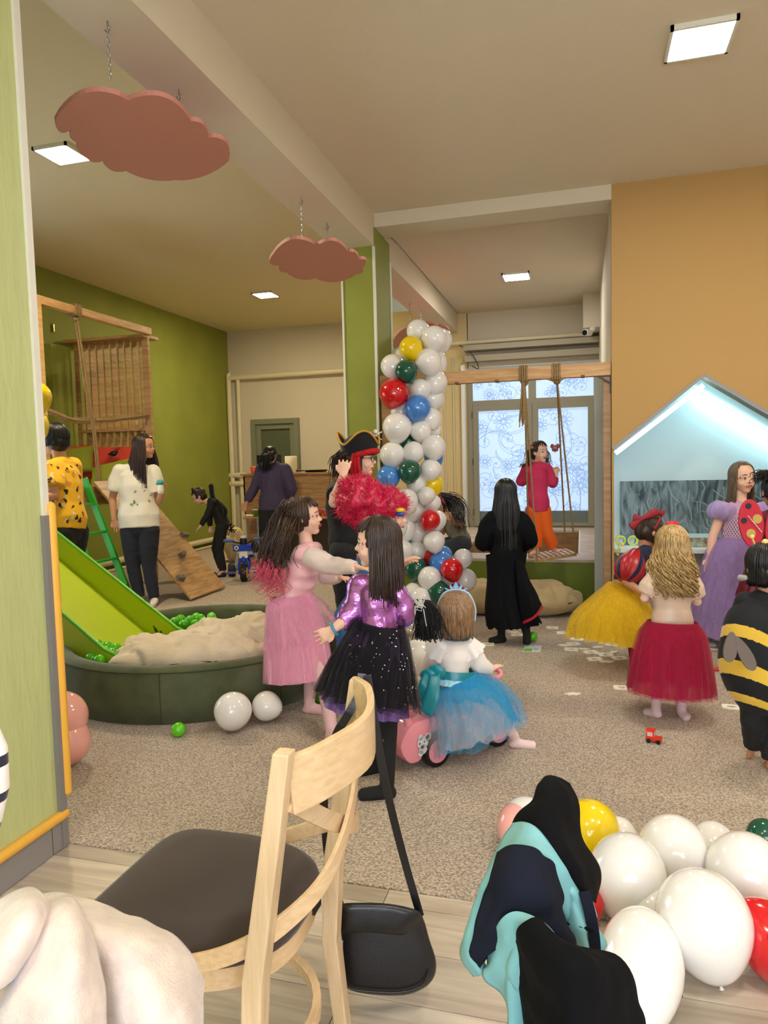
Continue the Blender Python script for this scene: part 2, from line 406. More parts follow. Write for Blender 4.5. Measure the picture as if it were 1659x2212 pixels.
# unseen window added behind the camera as fill light; door at the far left
t = thing('window_fill', None, None, (.8, -2.0, .6)); t['kind'] = 'structure'
bm = B()
for lo, hi in (((-.9, -2.0, .6), (-.82, -1.94, 2.4)), ((2.6, -2.0, .6), (2.68, -1.94, 2.4)), ((-.9, -2.0, .6), (2.68, -1.94, .68)), ((-.9, -2.0, 2.32), (2.68, -1.94, 2.4)), ((.85, -2.0, .6), (.92, -1.94, 2.4))): box(bm, lo, hi)
obj('window_frame', bm, M_grey, t)
for a, b in ((-.82, .85), (.92, 2.6)): bxo('pane', (a, -1.99, .68), (b, -1.98, 2.32), mat('fill_pane', (226, 236, 255), .5, emit=L_FILL), t)

t = thing('window_3', None, None, (-6.14, 4.2, .3)); t['kind'] = 'structure'
bm = B()
for lo, hi in (((-6.15, 3.1, .3), (-6.10, 3.17, 2.3)), ((-6.15, 5.23, .3), (-6.10, 5.30, 2.3)), ((-6.15, 3.17, .3), (-6.10, 5.23, .37)), ((-6.15, 3.17, 2.23), (-6.10, 5.23, 2.3)), ((-6.15, 4.17, .37), (-6.10, 4.23, 2.23))): box(bm, lo, hi)
obj('window_frame', bm, M_grey, t)
for a, b in ((3.17, 4.17), (4.23, 5.23)): bxo('pane', (-6.14, a, .37), (-6.13, b, 2.23), mat('day_pane_left', (214, 232, 255), .5, emit=L_SIDE), t)

def door():
    t = thing('door_1', None, None, (-5.25, 11.72, 0)); t['kind'] = 'structure'
    mf = mat('door_frame', (128, 130, 108), .5); x0, x1, z1 = -5.70, -4.80, 2.19
    bm = B()
    for lo, hi in (((x0, 11.62, 0), (x0+.08, 11.74, z1)), ((x1-.08, 11.62, 0), (x1, 11.74, z1)), ((x0+.08, 11.62, z1-.09), (x1-.08, 11.74, z1))): box(bm, lo, hi)
    obj('door_frame', bm, mf, t, bevel=.005)
    bm = B()
    for lo, hi in (((x0+.08, 11.66, 0), (x0+.17, 11.73, z1-.09)), ((x1-.17, 11.66, 0), (x1-.08, 11.73, z1-.09)), ((x0+.17, 11.66, z1-.18), (x1-.17, 11.73, z1-.09)), ((x0+.17, 11.66, 0), (x1-.17, 11.73, .15))): box(bm, lo, hi)
    obj('door_leaf', bm, mf, t, bevel=.004)
    bxo('door_panel', (x0+.16, 11.70, .1), (x1-.16, 11.715, z1-.17), mat('door_panel', (92, 98, 78), .35), t)
door()
# heating pipes in the far left corner
M_p = M_pipe
bm = B()
tube(bm, curve_pts([(-6.10, 11.62, .3), (-6.10, 11.62, 2.80), (-6.09, 11.62, 2.92), (-6.0, 11.62, 2.95)], 30)+[Vector((-2.65, 11.62, 2.95))], .045, 12)
tag(obj('heating_pipe', bm, M_p, smooth=True), 'cream riser pipe in the far left corner turning to run along the back wall', 'pipe')
bm = B()
tube(bm, [(-5.93, 11.64, .1), (-5.93, 11.64, 2.90)], .038, 12)
for z in (1.05, 1.2): tube(bm, [(-6.14, 11.62, z), (-5.86, 11.62, z)], .05, 10)
tag(obj('heating_pipe', bm, M_p, smooth=True), 'thinner cream riser pipe beside the corner pipe, joined by two brackets', 'pipe')
bm = B(); tube(bm, [(-6.09, 5.0, .13), (-6.09, 11.5, .13)], .045, 10); tag(obj('heating_pipe', bm, M_p, smooth=True), 'cream pipe running low along the green wall behind the climbing ramp', 'pipe')
bm = B(); tube(bm, [(-6.08, 5.0, .02), (-6.08, 11.5, .02)], .02, 8); tag(obj('heating_pipe', bm, M_p, smooth=True), 'thin lower pipe under the one along the green wall', 'pipe')
# radiator under the loft
rad = thing('radiator', 'white panel radiator on the green wall under the loft', 'radiator', (-6.08, 6.1, .35))
bm = B(); box(bm, (-6.12, 5.4, .35), (-6.04, 6.75, .95)); obj('panel', bm, mat('radiator_white', (232, 234, 228), .35), rad, bevel=.01)
bm = B(); box(bm, (-6.13, 5.38, .95), (-6.03, 6.77, .97)); obj('grille', bm, mat('radiator_white', (232, 234, 228), .35), rad)

# ================================================================ orange wall with the house-shaped niche
prof = [(.235, .0), (.235, 1.425), (.867, 1.943), (1.62, 1.43), (1.62, 0)]
def niche():
    bm = B(); Y0, Y1 = 5.73, 5.90
    # wall around the opening: strips
    def q(pts):
        prism(bm, [(x, Y0, z) for x, z in pts], (0, Y1-Y0, 0))
    q([(.22, -.05), (.235, -.05), (.235, 3.45), (.22, 3.45)])
    q([(.235, 1.425), (.867, 1.943), (.867, 3.45), (.235, 3.45)])
    q([(.867, 1.943), (1.62, 1.43), (1.62, 3.45), (.867, 3.45)])
    q([(1.62, -.05), (3.7, -.05), (3.7, 3.45), (1.62, 3.45)])
    o = obj('wall_back_orange', bm, M_orange); o['kind'] = 'structure'
    t = thing('wall_niche', None, None, (.93, 5.9, 0)); t['kind'] = 'structure'
    mi = mat('niche_white', (206, 216, 216), .7)
    bxo('back_panel', (.10, 6.42, -.02), (1.9, 6.5, 2.1), mi, t)
    bxo('side_panel', (.20, 5.90, -.02), (.235, 6.42, 1.44), mi, t)
    bxo('side_panel', (1.62, 5.75, -.02), (1.66, 6.42, 1.44), mi, t)
    for a, b in ((prof[1], prof[2]), (prof[2], prof[3])):
        n = Vector((-(b[1]-a[1]), 0, b[0]-a[0])).normalized()*.03
        bm = B(); prism(bm, [(a[0], 5.735, a[1]), (b[0], 5.735, b[1]), (b[0]+n.x, 5.735, b[1]+n.z), (a[0]+n.x, 5.735, a[1]+n.z)], (0, .70, 0)); obj('roof_panel', bm, mi, t)
        # metal edge trim
        bm = B(); prism(bm, [(a[0], 5.715, a[1]), (b[0], 5.715, b[1]), (b[0]+n.x*.8, 5.715, b[1]+n.z*.8), (a[0]+n.x*.8, 5.715, a[1]+n.z*.8)], (0, .018, 0)); obj('edge_trim', bm, mat('edge_trim', (146, 140, 136), .4), t)
    # LED strips along the back of the gable
    led = mat('led_strip', (190, 244, 255), .5, emit=L_LED)
    for k, (a, b) in enumerate((((.24, 1.425), (.867, 1.915)), ((.867, 1.915), (1.62, 1.40)))):
        L_ = thing('led_strip', 'glowing white LED strip under the left slope of the house-shaped niche' if k == 0 else 'glowing white LED strip under the right slope of the house-shaped niche', 'light', ((a[0]+b[0])/2, 6.36, (a[1]+b[1])/2))
        d = Vector((b[0]-a[0], 0, b[1]-a[1])).normalized(); n = Vector((d.z, 0, -d.x))*.034
        yy = 5.80 if k == 0 else 6.30
        bm = B(); prism(bm, [(a[0], yy, a[1]-.01), (b[0], yy, b[1]-.01), (b[0]+n.x, yy, b[1]-.01+n.z), (a[0]+n.x, yy, a[1]-.01+n.z)], (0, .022, 0)); obj('diffuser', bm, led, L_)
    # blackboard
    b = thing('blackboard', 'long black chalkboard smeared with wiped chalk on the niche back wall', 'blackboard', (.95, 6.39, .66))
    mb = mat('chalkboard', (136, 148, 152), .8, rgb2=(54, 64, 68), vscale=5, stretch=(2.6, 1, .7), detail=9, vdist=1.6)
    zt, zb = PY(1340, 1040, 6.4).z, PY(1341, 1159, 6.4).z; xl = PY(1340, 1040, 6.4).x
    bxo('board', (xl, 6.40, zb), (1.55, 6.418, zt), mb, b)
    # chalk strokes
    bm = B(); rc = random.Random(11)
    for j in range(46):
        x, z = rc.uniform(xl+.04, 1.45), rc.uniform(zb+.04, zt-.04); th = rc.uniform(-1.9, -1.2) if rc.random() < .6 else rc.uniform(0, 3.1); kk = rc.uniform(-.25, .25); L0 = rc.uniform(.008, .022)
        p = [(min(max(x+L0*i*math.cos(th+kk*i*.5), xl+.01), 1.53), 6.399, min(max(z+L0*i*math.sin(th+kk*i*.5), zb+.01), zt-.01)) for i in range(9)]
        V = [(bm.verts.new((x_-.003, y_, z_-.002)), bm.verts.new((x_+.003, y_, z_+.002))) for x_, y_, z_ in p]
        for u, v in zip(V, V[1:]): bm.faces.new((u[0], u[1], v[1], v[0]))
    obj('chalk_marks', bm, mat('chalk', (150, 158, 158), .9), b, kind='stuff')
    # shelf and lower desk front
    s = thing('shelf', 'white shelf under the blackboard in the niche', 'shelf', (.93, 6.1, .60))
    bxo('board', (.24, 5.86, .615), (1.62, 6.41, .645), mat('shelf_white', (236, 240, 236), .4), s)
    bxo('front_panel', (.24, 6.0, .04), (1.62, 6.03, .615), mat('desk_grey', (168, 170, 168), .6), s)
    bxo('baseboard_1', (.22, 5.70, 0), (1.62, 5.76, .055), mat('wood_sill', (140, 104, 74), .6))['kind'] = 'structure'
niche()
def shelf_things():
    rr = random.Random(2)
    for i, (px, colr, sh) in enumerate(((1340, (222, 214, 70), 'ring'), (1353, (60, 140, 190), 'block'), (1366, (214, 222, 96), 'ring'), (1378, (80, 170, 190), 'block'))):
        p = PY(px, 1172, 6.15); bm = B()
        nm = {0: 'yellow plastic building ring at the left end of the niche shelf', 1: 'blue plastic block on the niche shelf behind the yellow ring', 2: 'pale lime plastic ring on the niche shelf', 3: 'teal plastic block on the niche shelf next to the pale ring'}[i]
        if sh == 'ring':
            tube(bm, [(p.x+.035*math.cos(k*.52), 6.1, .685+.035*math.sin(k*.52)) for k in range(13)], .009, 8, r0=False, r1=False)
        else:
            box(bm, (p.x-.025, 6.12, .645), (p.x+.025, 6.17, .70)); box(bm, (p.x-.012, 6.13, .70), (p.x+.012, 6.155, .712))
        tag(obj('plastic_'+sh, bm, mat('toy%d' % i, colr, .4), smooth=False, bevel=.003 if sh != 'ring' else 0), nm, 'toy')
    p = PY(1326, 1188, 5.84); bm = B()
    ribbon(bm, curve_pts([(p.x-.03, 5.84, .66), (p.x, 5.82, .66), (p.x+.03, 5.83, .60), (p.x+.04, 5.84, .70), (p.x+.05, 5.84, .64)], 16), .03, .004, (0, 1, .2))
    tag(obj('paper_strip', bm, mat('pale_yellow', (228, 226, 120), .6)), 'pale yellow curled paper strip hanging over the niche shelf edge', 'paper')
    jar = thing('plastic_box', 'clear box of colourful small toys on the niche shelf', 'box', (.78, 6.12, .645))
    bxo('base', (.62, 6.02, .645), (.98, 6.22, .72), mat('box_pattern', (196, 206, 176), .5, rgb2=(120, 90, 80), vscale=22), jar, bevel=.006)
    bxo('lid', (.615, 6.015, .72), (.985, 6.225, .732), mat('lid_clear', (214, 228, 224), .3), jar)
    for k in range(10):
        x = .3+rr.random()*.28; y = 6.05+rr.random()*.25; bm = B(); ball(bm, (x, y, .658), .013, seg=10, rings=6)
        tag(obj('bead', bm, mat('bead%d' % (k % 4), ((210, 80, 60), (240, 210, 70), (80, 160, 90), (90, 130, 210))[k % 4], .4), smooth=True), 'small coloured bead lying on the left part of the niche shelf', 'bead', 'beads on the niche shelf')
shelf_things()

# ================================================================ ceiling panels
for i, (x, y, z, k) in enumerate(PANELS):
    lab = ['square white LED ceiling panel at the upper right, nearest the camera', 'square LED ceiling panel half hidden behind the large pink cloud', 'square LED ceiling panel far back in the green room',
           'square LED ceiling panel in the swing bay'][i] if i < 4 else 'square LED ceiling panel behind the camera'
    t = thing('ceiling_light', lab, 'light', (x, y, z), None if i < 4 else 'ceiling panels out of view')
    bm = B(); 
    for lo, hi in (((x-.15, y-.15, z-.025), (x-.135, y+.15, z)), ((x+.135, y-.15, z-.025), (x+.15, y+.15, z)), ((x-.15, y-.15, z-.025), (x+.15, y-.135, z)), ((x-.15, y+.135, z-.025), (x+.15, y+.15, z))): box(bm, lo, hi)
    obj('frame', bm, M_bead, t)
    bxo('diffuser', (x-.135, y-.135, z-.022), (x+.135, y+.135, z-.004), mat('panel_near', (255, 250, 242), .5, emit=L_NEAR) if k == 'n' else mat('panel_far', (255, 238, 200), .5, emit=L_FAR), t)

# ================================================================ hanging clouds
def cloud(label, outline, z, th, hooks, ceil):
    """outline: pixel outline of the underside; lies flat at height z"""
    P = [G(x, y, z) for x, y in outline]; c = sum(P, Vector())/len(P)
    t = thing('hanging_cloud', label, 'decoration', c)
    mc = mat('cloud_pink', (200, 134, 116), .55)
    Q = curve_pts(P+[P[0]], len(P)*5)[:-1] if False else P
    bm = B(); prism(bm, Q, (0, 0, th)); obj('board', bm, mc, t, bevel=0)
    for hx, hy in hooks:
        h = G(hx, hy, ceil)
        bm = B(); zz = z+th; k = 0
        while zz < ceil-.04:
            r = .009; a = [(r*.55*math.cos(q*math.pi/4), r*1.25*math.sin(q*math.pi/4)) for q in range(9)]
            pts = [(h.x+(u if k % 2 else 0), h.y+(0 if k % 2 else u), zz+.010+v) for u, v in a]
            tube(bm, pts, .0016, 4, r0=False, r1=False); zz += .018; k += 1
        obj('chain', bm, M_steel, t, kind='stuff')
        bm = B(); tube(bm, curve_pts([(h.x, h.y, ceil), (h.x, h.y, ceil-.02), (h.x+.012, h.y, ceil-.03), (h.x, h.y, ceil-.045), (h.x-.012, h.y, ceil-.033)], 12), .003, 6); obj('hook', bm, M_steel, t)
def lob(anchor):
    """bumpy outline: arcs between successive anchor points, each with its own outward bulge"""
    out = []; n = len(anchor)
    cx = sum(a[0] for a in anchor)/n; cy = sum(a[1] for a in anchor)/n
    for i in range(n):
        x0, y0, b = anchor[i]; x1, y1, _ = anchor[(i+1) % n]
        dx, dy = x1-x0, y1-y0; L = math.hypot(dx, dy); nx, ny = dy/L, -dx/L
        if (x0+x1)/2*nx+(y0+y1)/2*ny < cx*nx+cy*ny: nx, ny = -nx, -ny
        for k in range(12):
            s = k/12; h = b*.92*math.sin(math.pi*s)**.8
            out.append((x0+dx*s+nx*h, y0+dy*s+ny*h))
    return out
cloud('large pink cloud board hanging on chains from the beam at the upper left',
      lob([(118, 262, 44), (277, 217, 34), (412, 262, 14), (450, 297, 24), (494, 348, 14), (378, 389, 10), (272, 369, 12), (221, 348, 7), (185, 340, 7), (164, 307, 12), (158, 276, 20)]), 2.90, .02, [(232, 45), (386, 193)], 3.146)
cloud('smaller pink cloud board hanging in front of the green pillar',
      lob([(590, 549, 26), (684, 532, 20), (752, 545, 8), (775, 560, 14), (784, 578, 8), (770, 592, 14), (681, 601, 10), (618, 588, 7), (602, 574, 16)]), 2.70, .02, [(651, 426), (707, 482)], 3.146)
cloud('pink cloud board mostly hidden behind the top of the balloon column',
      lob([(846, 745, 16), (905, 706, 8), (948, 705, 10), (972, 725, 8), (960, 760, 10), (900, 775, 10)]), 2.62, .02, [(885, 650), (909, 668)], 3.146)
# ================================================================ balloons
def balloon_mesh(name, key, rgb):
    mt = mat('balloon_'+key, rgb, .16, coat=.6, sub=.25, spec=.5)
    bm = B(); prof = []
    for i in range(1, 20):
        th = math.pi*i/20; r = math.sin(th); z = -math.cos(th)
        k = 1+.16*max(0, -z)**2; prof.append((r*(1-.06*max(0, -z)), z*k))
    prof = [(.035, -1.26), (.055, -1.24), (.028, -1.20), (.05, -1.165)]+prof+[(.001, 1.0)]
    lathe(bm, (0, 0, 0), prof, 28)
    bmesh.ops.recalc_face_normals(bm, faces=bm.faces); me = bpy.data.meshes.new(name); bm.to_mesh(me); bm.free()
    me.materials.append(mt); me.polygons.foreach_set('use_smooth', [True]*len(me.polygons)); return me
BC = {'w': (236, 233, 227), 'y': (240, 208, 8), 'g': (14, 84, 62), 'r': (206, 18, 28), 'b': (70, 138, 214), 'p': (246, 178, 166)}
CN = {'w': 'white', 'y': 'yellow', 'g': 'dark green', 'r': 'red', 'b': 'blue', 'p': 'pale pink'}
BM = {k: balloon_mesh('balloon', k, v) for k, v in BC.items()}
def balloon(px, py, r, c, D, label, group=None, dirn=None, el=1.0):
    P = PD(px, py, D); R = r*D/FPX
    while P.z < R*min(el, 1.02)*.98+.003 and DEP(P) > 1: D *= .995; P = PD(px, py, D); R = r*D/FPX
    o = bpy.data.objects.new('balloon', BM[c]); col.objects.link(o); o.location = P; o.scale = (R, R, R*el)
    d = Vector(dirn or (random.uniform(-.6, .6), random.uniform(-.6, .6), 1)).normalized()
    o.rotation_euler = Vector((0, 0, 1)).rotation_difference(d).to_euler()
    WLOC[o.name] = P
    return tag(o, label, 'balloon', group)
# the column: rows from top to bottom, (x, y, radius, colour, layer)
COLB = [(903, 715, 25, 'w', 1, 'topmost small white balloon of the balloon column'), (938, 732, 28, 'w', 0, 'white balloon at the upper right of the column, front of three'),
 (952, 734, 25, 'w', 1.2, 'second of the three overlapping white balloons at the column top right'), (888, 752, 26, 'y', 0, 'yellow balloon near the top of the column'),
 (925, 781, 29, 'w', 0, 'large white balloon under the top right one, beside the yellow balloon'), (940, 782, 26, 'w', 1.2, 'white balloon peeking out behind the one beside the yellow balloon'),
 (848, 791, 26, 'w', .8, 'white balloon left of the upper dark green one'), (877, 802, 24.5, 'g', -.2, 'uppermost dark green balloon of the column'),
 (941, 826, 26, 'w', .8, 'white balloon at the right edge below the timber beam level'), (907, 842, 24, 'w', .5, 'white balloon between the red and the upper blue balloon'),
 (851, 850, 32, 'r', 0, 'big bright red balloon at the left of the column'), (902, 881, 28.5, 'b', -.1, 'upper light blue balloon just right of the big red one'),
 (936, 860, 24, 'w', 1.3, 'white balloon at the right edge next to the upper blue balloon'), (866, 890, 22, 'w', 1.5, 'white balloon hidden between the big red and the upper blue balloon'), (930, 904, 24, 'w', .9, 'white balloon at the right edge, lower right of the upper blue one'),
 (858, 923, 32, 'w', 0, 'large round white balloon below the big red one'), (908, 930, 24, 'w', .4, 'white balloon below the upper blue one'), (882, 955, 20, 'g', 1.2, 'dark green balloon almost hidden in the middle of the column'),
 (934, 930, 20, 'w', 1.5, 'white balloon tucked far right at mid height of the column'), (936, 965, 26.5, 'w', .2, 'white balloon at the right edge above the small blue one'), (847, 982, 27.5, 'w', .2, 'white balloon at the left edge above the lower blue one'),
 (893, 977, 24, 'w', .3, 'white balloon between two others, above the middle green one'), (937, 988, 21, 'b', 1.2, 'small part of a blue balloon at the right edge of the column'),
 (885, 1018, 25, 'g', -.1, 'dark green balloon in the middle of the column'), (839, 1031, 26, 'b', .3, 'light blue balloon at the left edge of the column, mid height'),
 (930, 1015, 24, 'w', .4, 'white balloon right of the middle green one'), (900, 1040, 24, 'w', .9, 'white balloon half behind the middle green one, lower right'),
 (936, 1046, 21, 'y', 1.0, 'yellow balloon at the right edge low in the column'), (876, 1082, 28, 'w', 0, 'large white balloon beside the fluffy magenta wig'),
 (921, 1070, 19.5, 'w', .2, 'small cream white balloon under the lower yellow one'), (934, 1086, 19, 'w', .9, 'white balloon at the right edge behind the small cream one'),
 (893, 1100, 24, 'w', .9, 'white balloon below and behind the one beside the wig'), (905, 1105, 22, 'w', 1.4, 'white balloon left of the lower red one, set back'),
 (929, 1123, 22.5, 'r', -.1, 'red balloon low in the column'), (943, 1124, 22, 'w', .9, 'white balloon just behind the low red one'),
 (860, 1135, 22, 'w', .3, 'white balloon over the head of the purple-topped girl, left'), (876, 1145, 24, 'w', .8, 'white balloon above the clapping hand, set back'), (903, 1150, 22, 'w', 1.1, 'white balloon left of the low red one, lower'),
 (938, 1169, 23.5, 'w', .1, 'white balloon below the low red one'), (870, 1188, 22, 'w', .5, 'white balloon just above the clapping hand'), (900, 1190, 22, 'w', 1.2, 'white balloon behind the fingertips of the clapping hand'), (889, 1172, 10, 'b', 1.9, 'scrap of a blue balloon in the lower middle of the column'),
 (937, 1206, 23, 'r', 1.1, 'red balloon behind the low blue one'), (955, 1200, 22, 'b', 1.6, 'rear of two low blue balloons, behind the front one'), (952, 1216, 26, 'b', .5, 'lowest light blue balloon of the column'), (898, 1228, 26, 'g', .6, 'dark green balloon behind the clapping hand'),
 (1000, 1206, 21, 'w', .6, 'white balloon at the right of the column foot, upper'), (976, 1230, 25, 'r', -.2, 'red balloon at the front of the column foot'), (928, 1249, 26, 'w', 0, 'white balloon at the front of the column foot'),
 (1005, 1253, 25, 'w', .8, 'white balloon at the right of the column foot, lower'), (983, 1284, 24, 'r', .3, 'lowest red balloon, behind the silver blue tiara'), (947, 1279, 26, 'g', -.2, 'lowest dark green balloon at the column foot'),
 (894, 1280, 22, 'w', .4, 'white balloon behind the front pair at the foot on the left'), (908, 1294, 26, 'w', -.2, 'white balloon at the foot above the black yarn tassel'), (882, 1338, 26, 'w', -.3, 'white balloon on the carpet beside the shiny purple sleeve'), (925, 1335, 22, 'w', .6, 'white balloon on the carpet behind the black yarn tassel')]
for x, y, r, c, l, lb in COLB: balloon(x, y, r, c, 5.62+l*.12, lb, 'balloons of the balloon column')
for x, y, r, c, l in ((868, 770, 22, 'w', 2.6), (905, 800, 22, 'w', 2.6), (875, 840, 24, 'w', 2.6), (920, 850, 22, 'w', 2.8), (880, 920, 24, 'w', 2.8), (905, 960, 22, 'w', 2.6), (868, 1000, 22, 'w', 2.4), (905, 1060, 22, 'w', 2.6), (885, 1120, 22, 'w', 2.6), (915, 1160, 22, 'w', 2.6), (920, 1230, 24, 'w', 2.4), (960, 1250, 24, 'w', 2.4)):
    balloon(x, y, r, c, 5.62+l*.12, 'white balloon deep inside the balloon column, mostly hidden by others', 'inner balloons of the column')
for x, y, r, c, D, lb, dr in ((503, 1536, 41, 'w', 3.66, 'larger white balloon on the carpet against the dark green ball pit', (.4, -.3, 1)), (576, 1525, 32, 'w', 3.78, 'smaller white balloon on the carpet against the dark green ball pit', (-1, .2, .1)),
      (132, 1550, 56, 'p', 3.30, 'upper pale pink balloon at the near wall corner', (0, 0, 1)), (140, 1600, 54, 'p', 3.36, 'lower pale pink balloon on the carpet at the near wall corner', (0, 0, -1)),
      (75, 858, 35, 'y', 5.3, 'upper yellow balloon beside the near wall, above the short-haired woman', None), (70, 918, 34, 'y', 5.25, 'lower yellow balloon behind the short-haired woman', None), (82, 896, 18, 'y', 5.5, 'small yellow balloon between the two larger yellow ones', None),
      (905, 1418, 38, 'w', 4.05, 'white balloon on the carpet behind the toddler', None)):
    balloon(x, y, r, c, D, lb, None, dr)
# garland of balloons on the floor at the lower right
def fb(x, y, r, c, D, lb, el=1.06, dr=None): balloon(x, y, r, c, D, lb, 'floor garland of balloons at the lower right', dr or (.1, .3, 1), el)
fb(1135, 1778, 52, 'w', 2.62, 'white balloon behind the peak of the black hood'); fb(1122, 1786, 49, 'p', 2.98, 'pale pink balloon peeking out behind the white one by the hood')
fb(1275, 1795, 62, 'y', 2.5, 'yellow balloon right of the black hood on the floor'); fb(1335, 1808, 40, 'w', 2.75, 'small white balloon just right of the yellow one on the floor')
fb(1355, 1890, 81, 'w', 2.12, 'large white balloon in front of the yellow one on the floor'); fb(1455, 1842, 74, 'w', 2.3, 'white balloon in the middle of the floor garland, rear row')
fb(1541, 1826, 47, 'w', 2.65, 'small white balloon in the rear row of the floor garland'); fb(1612, 1890, 83, 'w', 2.12, 'white balloon at the right edge of the picture, in the garland')
fb(1650, 1808, 36, 'g', 2.6, 'dark green balloon at the right end of the floor garland'); fb(1520, 1990, 99, 'w', 1.86, 'biggest front white balloon of the floor garland', 1.06, (-.25, .3, 1)); fb(1385, 2085, 88, 'w', 1.95, 'white balloon on the laminate beside the teal jacket', 1.35, (.1, .9, .6))
fb(1262, 1950, 42, 'r', 2.35, 'red balloon glimpsed between the teal jacket and a white balloon'); fb(1405, 1960, 50, 'w', 2.3, 'white balloon in shade under the front white ones'); fb(1680, 2040, 78, 'r', 2.0, 'red balloon cut by the right edge at the bottom of the garland', 1.15, (.6, -.2, -.6))

# ================================================================ ball pit
pc = Vector((-2.42, 4.10, 0)); PR = .89
M_velvet = mat('olive_velvet', (98, 102, 74), .85, sheen=.35, rgb2=(80, 86, 58), vscale=7, detail=5, spec=.2)
pit = thing('ball_pit', 'round ball pit with dark olive velvet sides on the carpet', 'ball pit', pc)
bm = B()
N_ = 72
prof = [(PR-.11, .012), (PR, .012), (PR+.004, .15), (PR, .285), (PR-.02, .31), (PR-.055, .318), (PR-.09, .31), (PR-.11, .285)]
R_ = []
for r, z in prof: R_.append([bm.verts.new((pc.x+r*math.cos(2*math.pi*k/N_), pc.y+r*math.sin(2*math.pi*k/N_), z-.011)) for k in range(N_)])
for a, b in zip(R_, R_[1:]+[R_[0]]):
    for k in range(N_): bm.faces.new((a[k], a[(k+1) % N_], b[(k+1) % N_], b[k]))
obj('side_wall', bm, M_velvet, pit, smooth=True)
bm = B(); lathe(bm, (pc.x, pc.y, 0), [(PR-.12, .002), (PR-.12, .04)], 48); obj('base_mat', bm, M_velvet, pit)
bm = B(); tube(bm, [(pc.x+(PR+.003)*math.cos(k*2*math.pi/60), pc.y+(PR+.003)*math.sin(k*2*math.pi/60), .283) for k in range(61)], .0035, 6, r0=False, r1=False); obj('piping', bm, mat('velvet_piping', (60, 66, 40), .8), pit, smooth=True)
for th in (-.55, -1.3, .3):
    bm = B(); tube(bm, [(pc.x+(PR+.004)*math.cos(th), pc.y+(PR+.004)*math.sin(th), z) for z in (.01, .15, .28)], .003, 5); obj('seam', bm, mat('velvet_piping', (60, 66, 40), .8), pit)
# play balls
bm = B(); ball(bm, (0, 0, 0), .037, seg=20, rings=12); bmesh.ops.recalc_face_normals(bm, faces=bm.faces); BALL = bpy.data.meshes.new('play_ball'); bm.to_mesh(BALL); bm.free()
BALL.materials.append(mat('green_ball', (96, 200, 22), .18, coat=.5)); BALL.polygons.foreach_set('use_smooth', [True]*len(BALL.polygons))
def pball(P, lb, grp=None, s=1):
    o = bpy.data.objects.new('play_ball', BALL); col.objects.link(o); o.location = P; o.scale = (s, s, s); WLOC[o.name] = Vector(P); tag(o, lb, 'ball', grp)
pball((G(386, 1591).x, G(386, 1591).y, .037), 'green plastic ball on the carpet in front of the ball pit')
pball(G(417, 1389, .30)+Vector((0, 0, .03)), 'green plastic ball lying on the beige cushion in the pit')
pball((G(1151, 1385).x, G(1151, 1385).y, .037), 'green plastic ball on the carpet by the foot of the black robe', s=1.0)
pball((G(690, 1518).x, G(690, 1518).y, .037), 'green plastic ball between the legs of the two girls')
rb = random.Random(4)
def fill(cx, cy, n, z0, rx, lb, grp):
    pts = []; tries = 0
    while len(pts) < n and tries < 9000:
        tries += 1
        p = Vector((cx+rb.uniform(-rx, rx), cy+rb.uniform(-rx, rx), z0+rb.choice((0, .055))+rb.uniform(-.004, .004)))
        if (Vector((p.x, p.y, 0))-pc).length > PR-.16: continue
        if all((p-q).length > .072 for q in pts): pts.append(p)
    for p in pts: pball(p, lb, grp)
g1 = G(140, 1420, .27); fill(g1.x, g1.y+.06, 40, .205, .26, 'bright green plastic ball in the left part of the pit under the slide', 'balls under the slide')
g2 = G(392, 1345, .22); fill(g2.x, g2.y+.05, 30, .19, .24, 'bright green plastic ball at the back of the pit past the slide end', 'balls behind the slide end')

def soft(name, cx, cy, cz, rx, ry, rz, label, cat, mt, amp=.02, fr=(9, 9, 9), rot=0, flat=.75, vox=.014, seed=0, parent=None, extra=None, crs=.0):
    """a soft filled cushion: squashed super-ellipsoid with creases"""
    bm = B(); n, mseg = 140, 56; V = []
    for i in range(1, mseg):
        ph = math.pi*i/mseg-math.pi/2; row = []
        for k in range(n):
            th = 2*math.pi*k/n; c, s = math.cos(th), math.sin(th)
            X = rx*abs(c)**flat*(1 if c > 0 else -1)*max(0, math.cos(ph))**.55; Y_ = ry*abs(s)**flat*(1 if s > 0 else -1)*max(0, math.cos(ph))**.55; Z = rz*math.sin(ph)
            x = cx+X*math.cos(rot)-Y_*math.sin(rot); y = cy+X*math.sin(rot)+Y_*math.cos(rot)
            d = noise.noise(Vector((x*fr[0]+seed, y*fr[1], (cz+Z)*fr[2]))); d2 = abs(noise.noise(Vector((x*fr[0]*2.1+seed+7, y*fr[1]*1.3, Z*fr[2])))) 
            wq = Vector((x, y, Z))+.05*Vector((noise.noise(Vector((x*6+seed, y*6, 1))), noise.noise(Vector((x*6, y*6+seed, 4))), 0)); rdg = abs(noise.noise(Vector((wq.x*fr[0]*.9+seed, wq.y*fr[1]*1.7, seed)))); rd2 = abs(noise.noise(Vector((wq.x*fr[0]*2.6+seed, wq.y*fr[1]*1.5, seed+9))))
            k_ = amp*(d*1.1-.75*(1-min(1, rdg*4))-.3*(1-min(1, rd2*4)))
            kk = 1+k_/max(rx, .1); z = cz+Z+k_*(.9 if Z > 0 else .15)
            row.append(bm.verts.new((cx+(x-cx)*kk, cy+(y-cy)*kk, max(z, cz-rz))))
        V.append(row)
    for a, b in zip(V, V[1:]):
        for k in range(n): bm.faces.new((a[k], a[(k+1) % n], b[(k+1) % n], b[k]))
    bm.faces.new(V[0][::-1]); bm.faces.new(V[-1])
    o = obj(name, bm, mt, parent, smooth=True)
    if parent is None: tag(o, label, cat)
    return o
